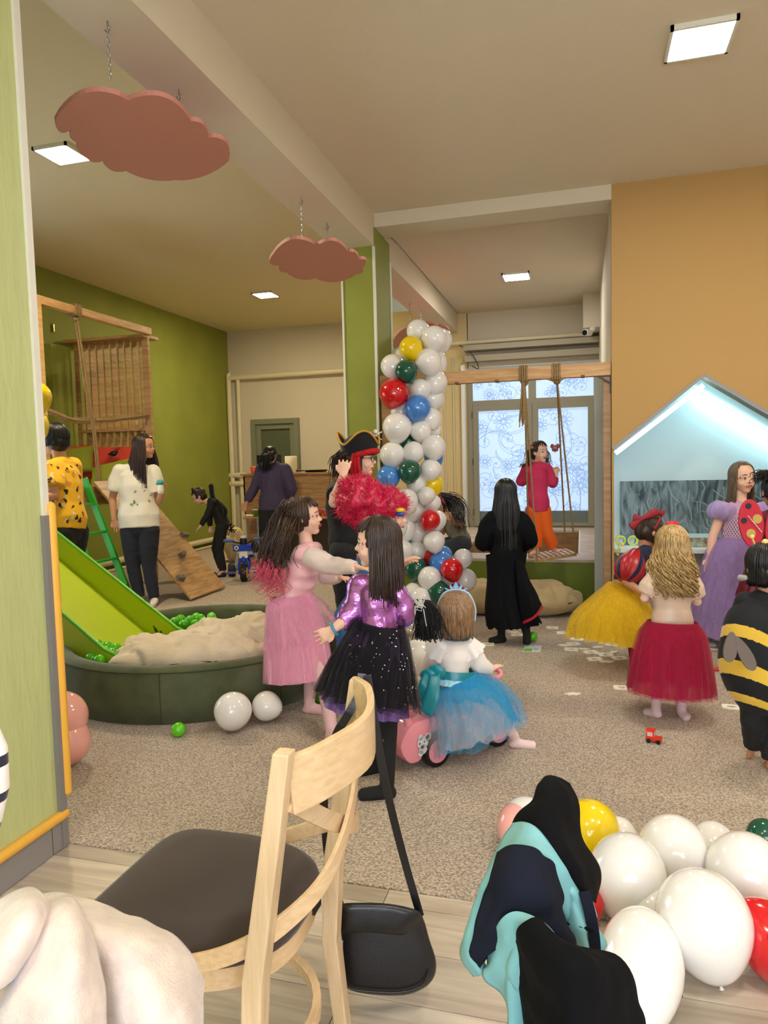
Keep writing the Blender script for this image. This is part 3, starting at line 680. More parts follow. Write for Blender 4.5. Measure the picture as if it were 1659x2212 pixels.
M_beige = mat('beige_fabric', (228, 210, 180), .85, bump=.3, bscale=120, sheen=.3, var=.04, vscale=6)
M_beige2 = mat('beige_fabric_dark', (196, 174, 128), .85, bump=.3, bscale=120, sheen=.3, var=.06, vscale=5)
c1_, c2_ = G(192, 1418, .30), G(590, 1385, .30)
soft('floor_cushion', (c1_.x+c2_.x)/2+.03, (c1_.y+c2_.y)/2+.10, .265, (c2_-c1_).length/2, .27, .105, 'crumpled beige floor cushion lying along the front of the ball pit', 'cushion', M_beige, .036, (4.5, 5, 5), rot=math.atan2(c2_.y-c1_.y, c2_.x-c1_.x), seed=3)
c1_ = G(510, 1370, .33)
soft('floor_cushion', c1_.x, c1_.y+.10, .27, .42, .36, .13, 'rumpled beige floor cushion heaped at the back right of the ball pit', 'cushion', M_beige, .045, (5.5, 5, 5), rot=.3, seed=8)
soft('floor_mattress', -.62, 6.33, .15, .62, .26, .15, 'long slumped beige beanbag on the carpet in front of the green swing platform', 'beanbag', M_beige2, .03, (5, 5, 8), seed=5)

# ================================================================ slide
M_sl = mat('slide_green', (182, 200, 26), .45); M_sle = mat('slide_edge', (104, 184, 40), .4)
A0 = Vector((-2.529, 4.046, 0)); DIR = Vector((-.973, .232, 0)); PERP = Vector((-.232, -.973, 0))
zlo, slope, Ls, Wd, Hs = .155, .53, 1.95, .56, .145
sl = thing('slide', 'lime green slide running down into the ball pit past the near wall', 'slide', A0)
def sp(s, w, h): return A0 + DIR*s + PERP*w + Vector((0, 0, zlo+max(0, s-.12)*slope + h))
for w0, nm in ((0, 'side_panel'), (Wd, 'side_panel')):
    pts = [sp(s, w0, h) for s, h in ((-.07, .02), (-.07, .09), (-.03, .135), (.06, .155), (Ls, Hs+.02), (Ls, -.05), (.1, -.05))]
    bm = B(); prism(bm, pts, PERP*(.02 if w0 else -.02)); obj(nm, bm, M_sl, sl, bevel=.004)
    bm = B(); sg = 1 if w0 else -1
    top = [sp(s, w0+.010*sg, h) for s, h in ((-.072, .02), (-.072, .09), (-.03, .14), (.06, .162), (Ls, Hs+.028))]
    tube(bm, top, .012, 8); bot = [sp(s, w0+.010*sg, -.05) for s in (.1, Ls)]; tube(bm, bot, .012, 8); obj('edging', bm, M_sle, sl, smooth=True)
bm = B(); prism(bm, [sp(s, 0, h) for s, h in ((-.02, 0), (.12, 0), (Ls, 0), (Ls, -.02), (.12, -.02), (-.02, -.02))], PERP*Wd); obj('slide_bed', bm, M_sl, sl)
bm = B()   # small crown mark on the far side panel
for a, b in (((.14, .04), (.18, .09)), ((.18, .09), (.195, .055)), ((.195, .055), (.23, .08)), ((.14, .04), (.21, .03)), ((.21, .03), (.245, .085))):
    p, q = sp(a[0]+.02, .003, a[1]-.0), sp(b[0]+.02, .003, b[1]); beam(bm, p, q, .003, .008, PERP)
obj('crown_mark', bm, mat('dark_print', (60, 66, 20), .6), sl)

# ================================================================ loft with timber frame
lf = thing('play_loft', 'oak board play loft with timber frame along the green wall', 'play loft', (-5.55, 6.4, 0))
bxo('deck', (-6.14, 4.9, 1.02), (-5.0, 7.55, 1.20), M_oaky, lf, bevel=.004)
bxo('yellow_edge', (-6.14, 4.9, .995), (-5.005, 7.55, 1.018), mat('yellow_edge', (206, 178, 70), .5), lf)
bxo('support_post', (-5.08, 7.46, 0), (-5.01, 7.53, .995), M_oak, lf)
bxo('support_post', (-6.13, 7.46, 0), (-6.06, 7.53, .995), M_oak, lf)
bxo('top_rail', (-5.04, 5.2, 2.965), (-4.96, 7.56, 3.045), M_pine, lf, bevel=.006)
bxo('post', (-5.045, 5.66, 1.2), (-4.955, 5.75, 2.965), M_pine, lf, bevel=.004)
bxo('post', (-5.20, 5.66, 1.2), (-5.05, 5.70, 2.9), M_pine, lf, bevel=.003)
bxo('cross_board', (-5.9, 5.66, 2.80), (-5.05, 5.72, 2.90), M_pinex, lf, bevel=.003)
for k in range(9):
    z = 2.62-k*.145; p = PY(71, 700, 5.64)
    bm = B(); tube(bm, curve_pts([(-5.20, 5.655, z), (-5.17, 5.60, z+.005), (-5.13, 5.58, z+.03)], 8), .009, 8); tube(bm, [(-5.19, 5.65, z), (-5.23, 5.60, z-.03)], .008, 8)
    obj('peg', bm, mat('dark_peg', (96, 62, 34), .6), lf, smooth=True)
# slatted screen
xs0, xs1, z0, z1, zm = -6.0, -4.985, 1.2, 2.96, 1.83
bm = B(); box(bm, (xs0-.12, 7.42, 2.93), (xs1, 7.74, 2.965)); obj('top_board', bm, M_oakx, lf, bevel=.002)
bm = B(); box(bm, (xs1-.085, 7.50, z0), (xs1-.0, 7.54, 2.93)); obj('frame_stile', bm, M_oak, lf, bevel=.002)
bm = B(); box(bm, (xs0-.03, 7.50, z0), (xs0+.01, 7.54, 2.93)); obj('frame_stile', bm, M_oak, lf, bevel=.002)
bm = B(); box(bm, (xs0, 7.50, zm), (xs1-.085, 7.70, zm+.035)); obj('middle_shelf', bm, M_oakx, lf, bevel=.002)
nsl = 9
for k in range(nsl):
    x = xs0+.03+(xs1-.085-xs0-.03)*(k+.0)/nsl
    for a, b in ((z0, zm), (zm+.035, 2.93)):
        bm = B(); box(bm, (-.009, 0, a), (.009, .085, b)); bmesh.ops.transform(bm, matrix=Matrix.Translation((x+.045, 7.53, 0)) @ Matrix.Rotation(math.radians(-6), 4, 'Z'), verts=bm.verts)
        obj('slat', bm, M_oak, lf, bevel=.0015)
bxo('socket_label', (-5.20, 7.49, 1.90), (-5.165, 7.50, 1.96), mat('paper_tag', (214, 190, 168), .7), lf)
p = PY(115, 708, 7.3)
bm = B(); box(bm, (p.x-.02, 7.28, p.z-.05), (p.x+.02, 7.30, p.z+.04)); tag(obj('wall_bracket', bm, mat('brass', (190, 170, 90), .3, metal=1), bevel=.003), 'small brass bracket on the green wall left of the slatted screen', 'bracket')
# ropes
bm = B()
for dx in (-.012, .014):
    tube(bm, curve_pts([(-5.0+dx, 6.28, 2.96), (-4.985+dx*1.3, 6.35, 2.3), (-4.99+dx, 6.45, 1.8), (-5.0+dx, 6.5, 1.22)], 20), .010, 8)
for k in range(4): tube(bm, [(-5.05, 6.22+.025*k, 2.955), (-4.945, 6.22+.025*k, 2.955), (-4.945, 6.22+.025*k, 3.055), (-5.05, 6.22+.025*k, 3.055), (-5.05, 6.22+.025*k, 2.955)], .010, 6)
ball(bm, (-5.0, 6.28, 2.93), .035, seg=8, rings=6)
tag(obj('climbing_rope', bm, M_rope, smooth=True), 'doubled jute rope hanging from the top rail of the loft to its deck', 'rope')
a, b, c = PY(98, 885, 6.0), PY(205, 908, 6.6), PY(318, 896, 7.46)
hr = curve_pts([a, (a+b)/2+Vector((0, 0, -.045)), b, (b+c)/2+Vector((0, 0, -.01)), c], 60)
bm = B()
for off in ((0, 0, .012), (0, 0, -.014), (.012, 0, 0)): tube(bm, [p+Vector(off) for p in hr], .011, 6)
for s, e in ((2, 12), (17, 30), (33, 42), (50, 60)):
    q = []
    for i in range((e-s)*8):
        f_ = s+i/8; p = hr[min(int(f_), 60)].lerp(hr[min(int(f_)+1, 60)], f_ % 1); th = i*.8
        q.append(p+Vector((.026*math.cos(th)*.5, .026*math.cos(th)*.5, .028*math.sin(th))))
    tube(bm, q, .009, 5)
tag(obj('guard_rope', bm, M_rope, smooth=True), 'thick knotted jute guard rope strung across the loft in front of the slatted screen', 'rope')
# loft pillows
def pillow(name, label, c, w, h, d, mt, n, tilt=0, up=(0, 0, 1)):
    n = Vector(n).normalized(); s = Vector(up).cross(n).normalized(); u = n.cross(s)
    s, u = s*math.cos(tilt)+u*math.sin(tilt), -s*math.sin(tilt)+u*math.cos(tilt)
    bm = B(); K = 18; F, K2 = {}, {}
    for side in (1, -1):
        for i in range(K+1):
            for j in range(K+1):
                a, b = i/K*2-1, j/K*2-1; e = (1-a**4)*(1-b**4); e = max(e, 0)**.45
                pin = 1-.07*(1-abs(a))*1.0*abs(b)**3-.0; pin2 = 1-.07*(1-abs(b))*abs(a)**3
                if (i in (0, K) or j in (0, K)) and side == -1: F[(side, i, j)] = F[(1, i, j)]; continue
                F[(side, i, j)] = bm.verts.new(Vector(c)+s*(a*w/2*pin2)+u*(b*h/2*pin)+n*(side*d/2*e))
        for i in range(K):
            for j in range(K):
                q = [F[(side, i, j)], F[(side, i+1, j)], F[(side, i+1, j+1)], F[(side, i, j+1)]]; bm.faces.new(q if side == 1 else q[::-1])
    return tag(obj(name, bm, mt, smooth=True), label, 'pillow')
MR, MG = mat('red_fabric', (216, 70, 50), .8, bump=.2), mat('olive_fabric', (142, 146, 34), .75, bump=.2)
pillow('pillow', 'red pillow leaning behind the woman with short hair', PY(160, 1000, 7.25), .52, .44, .14, MR, (.2, -1, .3), .05)
pillow('pillow', 'green pillow between the red ones on the loft', PY(168, 995, 7.1), .40, .34, .12, MG, (.2, -1, .35), .12)
pillow('pillow', 'red pillow lying flat at the back of the loft beside the long-haired woman', PY(232, 1000, 7.25), .80, .42, .14, MR, (0, -1, .35), -.03)
pillow('pillow', 'large olive green pillow on the loft beside the long-haired woman', PY(248, 1024, 6.9), .56, .30, .18, MG, (.1, -.8, .6), .25)
p = PY(245, 980, 7.1); bm = B(); ball(bm, p, (.05, .03, .03), seg=10, rings=6); ball(bm, p+Vector((.04, 0, .02)), .02, seg=8, rings=6); ball(bm, p+Vector((-.045, 0, -.005)), (.03, .02, .014), seg=8, rings=6)
tag(obj('plush_toy', bm, M_black, smooth=True), 'small black soft toy lying on the red pillow', 'toy')
# climbing ramp
rp = thing('climbing_ramp', 'oak board climbing ramp with grey holds leaning on the loft', 'climbing ramp', (-4.4, 6.7, 0))
bm = B(); u = Vector((-3.86, 0, .0))-Vector((-4.98, 0, 1.24)); nrm = Vector((-u.z, 0, u.x)).normalized()*(-1)
if nrm.z < 0: nrm = -nrm
def rpt(s, y): return Vector((-4.98, y, 1.235))+u*s
prism(bm, [rpt(0, 6.37), rpt(.985, 6.37), rpt(.985, 7.09), rpt(0, 7.09)], nrm*.024); obj('board', bm, M_oaky, rp, bevel=.002)
for px, py in ((397, 1157), (392, 1199), (388, 1250), (400, 1100)):
    # intersect the pixel ray with the board plane
    d = ray(px, py); P0 = rpt(0, 6.37)+nrm*.024; t_ = (P0-CAM).dot(nrm)/d.dot(nrm); p = CAM+d*t_
    if px == 400: continue
    M = Matrix((u.normalized(), Vector((0, 1, 0)), nrm)).transposed().to_4x4(); M.translation = p
    bm = B(); vs = box(bm, (-.028, -.055, 0), (.028, .055, .045)); 
    for v in vs:
        if v.co.z > .02: v.co.x *= .72; v.co.y *= .86
    bmesh.ops.rotate(bm, verts=bm.verts, cent=(0, 0, 0), matrix=Matrix.Rotation(.25 if py == 1199 else -.2, 3, 'Z'))
    bmesh.ops.transform(bm, matrix=M, verts=bm.verts); h = obj('climbing_hold', bm, mat('hold_grey', (112, 106, 96), .6), rp, bevel=.004)
    for s in (-.02, .02):
        bm = B(); lathe(bm, p+nrm*.043+Vector((0, s, 0)), [(.005, 0), (.005, .003)], 8, axis=nrm); obj('screw', bm, M_black, h)
bm = B(); 
# green ladder
ld = thing('ladder', 'bright green metal ladder leaning on the loft deck', 'ladder', (-4.7, 6.1, 0))
ML = mat('ladder_green', (44, 170, 44), .4)
def lp(s, y): return Vector((-4.99, y, 1.26)).lerp(Vector((-4.50, y, 0)), s)
for y in (6.27, 5.86):
    bm = B(); beam(bm, lp(-.02, y), lp(.99, y), .03, .07, (0, 1, 0)); obj('side_rail', bm, ML, ld, bevel=.003)
for s in (.19, .42, .64, .86):
    bm = B(); beam(bm, lp(s, 5.86), lp(s, 6.27), .07, .022, (1, 0, 0)); obj('rung', bm, ML, ld, bevel=.003)
# ================================================================ swing bay: platform, frame, swing
pf = thing('swing_platform', 'green fronted platform with a sunken wooden well under the swing', 'platform', (-.7, 8.2, 0))
M_pg = mat('platform_green', (112, 128, 26), .55); M_top = mat('platform_top', (210, 200, 190), .4, rgb2=(176, 152, 128), vscale=3, stretch=(1, 3, 1), detail=8)
bxo('front_panel', (-1.95, 6.74, 0), (.205, 6.77, .405), M_pg, pf)
wx0, wx1, wy0, wy1 = -1.22, -.04, 7.16, 9.45
for lo, hi in (((-1.95, 6.735, .405), (.21, wy0, .43)), ((-1.95, wy1, .405), (.21, 9.86, .43)), ((-1.95, wy0, .405), (wx0, wy1, .43)), ((wx1, wy0, .405), (.21, wy1, .43))):
    bxo('top_panel', lo, hi, M_top, pf)
M_well = mat('well_board', (168, 136, 100), .6, rgb2=(138, 106, 72), vscale=3, stretch=(1.5, 1.5, 10), detail=5)
for lo, hi in (((wx0-.02, wy0, .02), (wx0, wy1, .404)), ((wx1, wy0, .02), (wx1+.02, wy1, .404)), ((wx0, wy1, .02), (wx1, wy1+.02, .404)), ((wx0, wy0-.02, .02), (wx1, wy0, .404)), ((wx0, wy0, .002), (wx1, wy1, .03))):
    bxo('well_board', lo, hi, M_well, pf)
bxo('white_edging', (wx1-.004, wy0, .425), (wx1+.012, wy1, .434), M_bead, pf)
for i, (x, y, r) in enumerate(((-1.05, 8.9, .05), (-.95, 8.75, .04), (-.86, 8.95, .06), (-.15, 9.0, .09), (-.14, 8.7, .07))):
    bm = B(); tube(bm, [(x-r, y, .05), (x, y-.03, .06+r), (x+r, y, .05)], [r*.6, r*.8, r*.5], 10)
    tag(obj('soft_toy', bm, mat('toy_dark', (60, 56, 52), .8), smooth=True), ('small dark toy at the back left of the wooden well', 'dark little toy near the back left corner of the well', 'grey toy further right along the back left of the well', 'large dark soft bag in the right back corner of the wooden well', 'dark bag in front of the right back corner of the well')[i], 'toy')
fr = thing('swing_stand', 'pine timber swing stand between the green pillar and the orange wall', 'swing frame', (-.7, 5.85, 0))
bz0, bz1 = 2.00, 2.10
bxo('crossbeam', (-1.63, 5.76, bz0), (.215, 5.80, bz1), M_pinex, fr, bevel=.003)
bxo('crossbeam', (-1.63, 5.803, bz0), (.215, 5.845, bz1-.004), M_pinex, fr, bevel=.003)
bxo('post', (-1.62, 5.76, 0), (-1.56, 5.845, bz0), M_pine, fr, bevel=.003)
bxo('post', (.158, 5.76, 0), (.212, 5.845, bz0), mat('post_oak', (176, 140, 104), .55, rgb2=(150, 116, 80), vscale=3, stretch=(1.2, 1.2, 10), detail=5), fr, bevel=.003)
bm = B(); beam(bm, (.205, 5.75, 1.94), (.12, 5.75, 1.995), .012, .012); box(bm, (.10, 5.752, 1.99), (.215, 5.758, 1.998)); box(bm, (.206, 5.752, 1.86), (.214, 5.758, 1.995)); obj('angle_bracket', bm, mat('bracket_dark', (60, 58, 56), .5, metal=.6), fr)
for px in (987, 1073, 1198, 1258):
    p = PY(px, 820, 5.8); bm = B(); box(bm, (p.x-.012, 5.757, bz0-.003), (p.x+.018, 5.848, bz0+.012)); obj('wood_knot', bm, mat('knot', (120, 84, 52), .7), fr)
sw = thing('swing', 'slatted wooden swing seat on jute ropes with a child standing on it', 'swing', (-.27, 6.3, .5))
sy, DSW = 6.28, None
c0, c1, c2, c3 = PY(1140, 1202, 6.22), PY(1162, 1213, 6.10), PY(1250, 1196, 6.14), PY(1233, 1186, 6.36)
c0 = PY(1142, 1195, 6.34)
zS = .53
S4 = [G(1140, 1199, zS), G(1158, 1210, zS), G(1246, 1196, zS), G(1224, 1186, zS)]
u = (S4[2]-S4[1]); v = (S4[0]-S4[1]); o0 = S4[1]
MSL = mat('swing_slat', (216, 192, 172), .5, rgb2=(190, 160, 130), vscale=20)
for k in range(8):
    a = o0+u*(k/8+.012); b = o0+u*((k+.72)/8)
    bm = B(); prism(bm, [a, b, b+v, a+v], (0, 0, .012)); obj('slat', bm, MSL, sw)
for w_ in (.12, .82):
    bm = B(); beam(bm, o0+v*w_-Vector((0, 0, .012)), o0+v*w_+u-Vector((0, 0, .012)), .03, .024); obj('batten', bm, M_pinex, sw)
RPs = []
TL, TR_ = Vector((PY(1133, 822, 5.8).x, 5.8, bz0)), Vector((PY(1203, 820, 5.8).x, 5.8, bz0))
for (T, bpt, q) in ((TL, o0+u*.03, None), (TL, o0+u*.03+v, None), (TR_, o0+u*.97, None), (TR_, o0+u*.97+v, None)):
    bm = B(); pts = [T+(bpt-T)*(i/14)+Vector((0, 0, -.01*math.sin(math.pi*i/14))) for i in range(15)]
    tube(bm, pts, .0075, 7); obj('rope', bm, M_rope, sw, smooth=True)
bm = B()
for T in (TL, TR_):
    for k in range(4): tube(bm, [T+Vector((-.03+.017*k, -.05, -.01)), T+Vector((-.03+.017*k, .05, -.01)), T+Vector((-.03+.017*k, .05, .11)), T+Vector((-.03+.017*k, -.05, .11)), T+Vector((-.03+.017*k, -.05, -.01))], .008, 5)
    ball(bm, T+Vector((0, 0, -.02)), (.03, .03, .03), seg=8, rings=6)
tube(bm, [TR_+Vector((-.07, -.03, .0)), TR_+Vector((0, -.03, -.03)), TR_+Vector((.07, -.03, .01))], .010, 6)
obj('rope_knots', bm, M_rope, sw, smooth=True)
bm = B(); rq = random.Random(8)
for k in range(16):
    x, y = rq.uniform(-.022, .022), rq.uniform(-.02, .02); L_ = rq.uniform(.30, .37)
    tube(bm, curve_pts([TL+Vector((x*.4-.01, y-.03, -.02)), TL+Vector((x*.8-.012, y-.03, -.15)), TL+Vector((x*1.3-.018, y-.03, -L_))], 8), .005, 5)
obj('rope_tassel', bm, M_rope, sw, kind='stuff')
p = PY(1199, 968, 6.0); bm = B()
for s in (-1, 1): ball(bm, p+Vector((s*.022, 0, .016)), (.016, .006, .02), seg=10, rings=6); ball(bm, p+Vector((s*.014, 0, -.014)), (.012, .006, .014), seg=10, rings=6)
tube(bm, [p+Vector((0, -.006, .02)), p+Vector((0, -.006, -.03))], .006, 6)
tag(obj('butterfly_clip', bm, mat('clip_red', (130, 50, 34), .4), smooth=True), 'small dark red butterfly clip on the right rope of the swing', 'clip')
# security camera
p = PY(1262, 719, 9.2); cm = thing('security_camera', 'small white security camera on the wall above the window', 'camera', (p.x, 9.3, p.z))
bm = B(); ax = Vector((-.5, -1, -.12)).normalized(); lathe(bm, p-ax*.02+Vector((.03, 0, 0)), [(.03, -.07), (.042, -.06), (.042, .07), (.036, .075)], 20, axis=ax); obj('body', bm, M_bead, cm, smooth=True, auto=40)
bm = B(); lathe(bm, p-ax*.02+Vector((.03, 0, 0))+ax*.074, [(.034, 0), (.034, .006)], 20, axis=ax); obj('lens', bm, mat('lens', (16, 20, 40), .08), cm)
bm = B(); tube(bm, [p+Vector((.06, .03, .0)), p+Vector((.10, .06, .05)), p+Vector((.12, .10, .06))], .016, 8); ball(bm, p+Vector((.10, .06, .05)), .035, seg=12, rings=8); obj('bracket', bm, M_bead, cm, smooth=True)

# ================================================================ counter at the far left
ct = thing('counter', 'oak board service counter in front of the door at the back', 'counter', (-3.7, 9.2, 0))
x0, x1 = PY(524, 1025, 9.0).x, -2.75
bxo('worktop', (x0-.02, 8.97, 1.235), (x1, 9.55, 1.262), M_oakx, ct, bevel=.003)
bxo('front_panel', (x0, 9.02, .70), (x1, 9.06, 1.235), M_oakx, ct)
bxo('lower_panel', (x0+.02, 9.10, 0), (PY(558, 1200, 9.1).x, 9.14, .66), M_oakx, ct)
bxo('side_panel', (x0, 9.02, 0), (x0+.02, 9.5, 1.235), M_white, ct)
bxo('shelf_board', (PY(532, 1130, 8.9).x, 8.80, .645), (x1, 9.14, .67), M_oakx, ct, bevel=.003)
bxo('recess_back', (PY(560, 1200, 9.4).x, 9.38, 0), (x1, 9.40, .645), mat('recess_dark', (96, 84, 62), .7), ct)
bxo('metal_edge', (PY(558, 1180, 9.09).x, 9.07, .0), (PY(562, 1180, 9.09).x, 9.12, .645), M_steel, ct)
def cup(P, rgb, key, lb, r=.038, h=.095):
    t = thing('paper_cup', lb, 'cup', P)
    bm = B(); lathe(bm, P, [(r*.72, 0), (r, h)], 20)
    top = [f for f in bm.faces if len(f.verts) == 20 and abs(f.calc_center_median().z-P[2]-h) < 1e-4]
    bmesh.ops.delete(bm, geom=top, context='FACES'); obj('body', bm, mat('cup_'+key, rgb, .5), t, smooth=True)
    bm = B(); tube(bm, [(P[0]+r*math.cos(k*math.pi/10), P[1]+r*math.sin(k*math.pi/10), P[2]+h) for k in range(21)], .003, 6, r0=False, r1=False); obj('rim', bm, M_bead, t, smooth=True)
def on(px, Y, z): p = PY(px, 1100, Y); return (p.x, Y, z)
cup(on(550, 9.25, 1.263), (238, 96, 84), 'coral', 'coral paper cup on the left end of the counter top')
cup(on(549, 8.98, .671), (238, 96, 84), 'coral', 'coral paper cup at the left of the low shelf, behind the green one')
cup(on(552, 8.87, .671), (70, 150, 50), 'green', 'green paper cup on the low shelf of the counter')
cup(on(691, 9.0, .671), (238, 96, 84), 'coral', 'coral paper cup on the low shelf, left of a pair'); cup(on(703, 8.9, .671), (238, 96, 84), 'coral', 'coral paper cup on the low shelf, right of a pair')
bm = B(); a = on(540, 8.88, .671)
for k in range(5): ball(bm, (a[0]+.02*k-.04, a[1]+.01*(k % 2), .685), (.03, .03, .018), seg=10, rings=6)
tag(obj('paper_napkin', bm, mat('napkin', (236, 226, 198), .8), smooth=True), 'crumpled cream napkin on the low shelf beside the green cup', 'napkin')
bm = B(); a = on(632, 9.25, 1.263); lathe(bm, a, [(.015, 0), (.085, 0), (.085, .225), (.08, .23), (.02, .23), (.018, .2)], 28)
tag(obj('paper_roll', bm, mat('paper_cream', (240, 230, 190), .8), smooth=True, auto=50), 'tall roll of cream kitchen paper on the counter', 'paper roll')
mo = thing('monitor', 'black computer monitor on the counter behind the dark-haired woman', 'monitor', on(585, 9.4, 1.263))
a, b = on(560, 9.4, 1.3)[0], on(612, 9.4, 1.3)[0]
bxo('screen', (a, 9.38, 1.31), (b, 9.40, 1.52), M_black, mo, bevel=.004); bxo('stand', ((a+b)/2-.08, 9.33, 1.263), ((a+b)/2+.08, 9.45, 1.275), M_black, mo); bxo('neck', ((a+b)/2-.02, 9.40, 1.27), ((a+b)/2+.02, 9.42, 1.38), M_black, mo)
pn = thing('frying_pan', 'flat black pan lying on the counter beside the paper roll', 'pan', on(685, 9.2, 1.263))
a = on(685, 9.2, 1.263); bm = B(); lathe(bm, a, [(.14, 0), (.17, .03), (.165, .03), (.138, .008), (.001, .008)], 28); obj('body', bm, M_black, pn, smooth=True, auto=40)
bm = B(); tube(bm, [(a[0]-.16, a[1], 1.285), (a[0]-.24, a[1]-.03, 1.288), (a[0]-.27, a[1]-.03, 1.288)], [.008, .012, .016], 8); obj('handle', bm, M_black, pn, smooth=True)

# bag of beige fabric beside the counter
soft('cloth_sack', PY(508, 1170, 9.2).x, 9.2, .26, .16, .14, .24, 'slumped beige sack on the floor beside the counter', 'sack', M_beige2, .03, seed=2)

# ================================================================ tricycle
def trike():
    c = G(528, 1256); t = thing('tricycle', 'blue and white toy tricycle facing the camera behind the pit', 'tricycle', c)
    Mb, Mw, Mk = mat('trike_blue', (26, 60, 190), .3), mat('trike_white', (232, 232, 228), .35), mat('tyre', (20, 20, 20), .6)
    f = Vector((CAM.x-c.x, CAM.y-c.y, 0)).normalized(); f.rotate(Matrix.Rotation(-.15, 3, 'Z')); s = Vector((-f.y, f.x, 0))   # f forward (to camera), s = image right
    s = f.cross(Vector((0, 0, 1))) * -1
    if s.dot(RT) < 0: s = -s
    def wheel(p, r, w, nm='wheel', hub=(226, 214, 40), k='yellow_hub'):
        bm = B(); lathe(bm, p-s*w/2, [(r*.6, 0), (r*.92, 0), (r, w*.25), (r, w*.75), (r*.92, w), (r*.6, w)], 28, axis=s); o = obj(nm, bm, Mk, t, smooth=True, auto=40)
        bm = B(); lathe(bm, p-s*(w/2+.004), [(.012, -.006), (r*.62, 0), (r*.62, w+.008), (.012, w+.014)], 20, axis=s); obj('hub', bm, mat(k, hub, .4), o, smooth=True, auto=40)
        for j in range(14):
            th = j*math.pi/7; d = f*math.cos(th)+Vector((0, 0, 1))*math.sin(th); bm = B(); beam(bm, p+d*r*.985-s*w*.42, p+d*r*.985+s*w*.42, .012, .006, f*math.sin(th)-Vector((0, 0, 1))*math.cos(th)); obj('tread', bm, Mk, o)
    wheel(c+Vector((0, 0, .105)), .105, .07)
    bk = c-f*.42
    wheel(bk-s*.21+Vector((0, 0, .085)), .085, .08, 'wheel', (30, 30, 40), 'dark_hub'); wheel(bk+s*.21+Vector((0, 0, .085)), .085, .08, 'wheel', (30, 30, 40), 'dark_hub')
    bm = B()
    for q in (-1, 1): tube(bm, curve_pts([c+s*(q*.055)+Vector((0, 0, .10)), c+s*(q*.058)+Vector((0, 0, .20)), c+s*(q*.03)-f*.01+Vector((0, 0, .27))], 8), .014, 8)
    tube(bm, [c+Vector((0, 0, .25)), c-f*.03+Vector((0, 0, .33))], .03, 10); obj('fork', bm, Mb, t, smooth=True)
    bm = B(); box(bm, (-.05, -.03, .28), (.05, .03, .37)); M = Matrix((s, f, Vector((0, 0, 1)))).transposed().to_4x4(); M.translation = c-f*.02; bmesh.ops.transform(bm, matrix=M, verts=bm.verts); obj('front_cover', bm, Mw, t, bevel=.008)
    bm = B(); box(bm, (-.12, .0, .365), (.10, .06, .44)); M.translation = c-f*.04; bmesh.ops.transform(bm, matrix=M, verts=bm.verts); d = obj('dashboard', bm, Mb, t, bevel=.008)
    bm = B(); lathe(bm, c+f*.021-s*.075+Vector((0, 0, .405)), [(.026, 0), (.026, .004)], 20, axis=f); obj('round_sticker', bm, mat('sticker', (214, 222, 180), .5), d)
    bm = B()
    ball(bm, c+f*.027-s*.075+Vector((0, 0, .405)), (.012, .012, .012), seg=8, rings=6); obj('sticker_mark', bm, M_black, d)
    bm = B(); tube(bm, [c-f*.05+Vector((0, 0, .43)), c-f*.05+Vector((0, 0, .50))], .042, 12); obj('headset', bm, M_black, t, smooth=True)
    bm = B(); lathe(bm, c-f*.05+Vector((0, 0, .505)), [(.038, 0), (.038, .035)], 16); obj('cap', bm, Mw, t, smooth=True, auto=40)
    bm = B(); tube(bm, curve_pts([c-f*.06-s*.14+Vector((0, 0, .485)), c-f*.05-s*.05+Vector((0, 0, .46)), c-f*.05+s*.05+Vector((0, 0, .46)), c-f*.06+s*.14+Vector((0, 0, .50))], 14), .014, 8); hb = obj('handlebar', bm, M_black, t, smooth=True)
    for q in (-1, 1): bm = B(); tube(bm, [c-f*.06+s*(q*.13)+Vector((0, 0, .485+.01*(q > 0)))
, c-f*.07+s*(q*.225)+Vector((0, 0, .485+.02*(q > 0)))], .019, 10); obj('grip', bm, mat('grip_blue', (60, 110, 180), .5), hb, smooth=True)
    bm = B(); ball(bm, c+s*.13-f*.06+Vector((0, 0, .40)), (.055, .03, .07), seg=14, rings=8); obj('mirror_pod', bm, M_black, t, smooth=True)
    for q in (-1, 1):
        bm = B(); tube(bm, curve_pts([c-f*.10+s*(q*.02)+Vector((0, 0, .32)), c-f*.25+s*(q*.10)+Vector((0, 0, .30)), bk+s*(q*.16)+Vector((0, 0, .12))], 10), .022, 8); obj('frame_tube', bm, Mw, t, smooth=True)
    bm = B(); tube(bm, [bk-s*.2+Vector((0, 0, .085)), bk+s*.2+Vector((0, 0, .085))], .012, 8); obj('axle', bm, M_steel, t, smooth=True)
    bm = B(); ball(bm, bk+f*.08+Vector((0, 0, .27)), (.11, .11, .035), seg=16, rings=8); tube(bm, [bk+f*.0+Vector((0, 0, .09)), bk+f*.05+Vector((0, 0, .26))], .02, 8); obj('seat', bm, Mb, t, smooth=True)
    bm = B(); beam(bm, c+s*.06+Vector((0, 0, .105)), c+s*.13+Vector((0, 0, .105)), .012, .012); beam(bm, c-s*.06+Vector((0, 0, .105)), c-s*.16+Vector((0, 0, .105)), .012, .012); 
    pd = obj('crank', bm, M_steel, t)
    for q in (-1, 1): bm = B(); box(bm, (-.045, -.04, -.01), (.045, .04, .012)); M.translation = c+s*(q*.16)+Vector((0, 0, .105)); bmesh.ops.transform(bm, matrix=M, verts=bm.verts); obj('pedal', bm, mat('pedal_purple', (70, 60, 150), .5), t, bevel=.004)
trike()

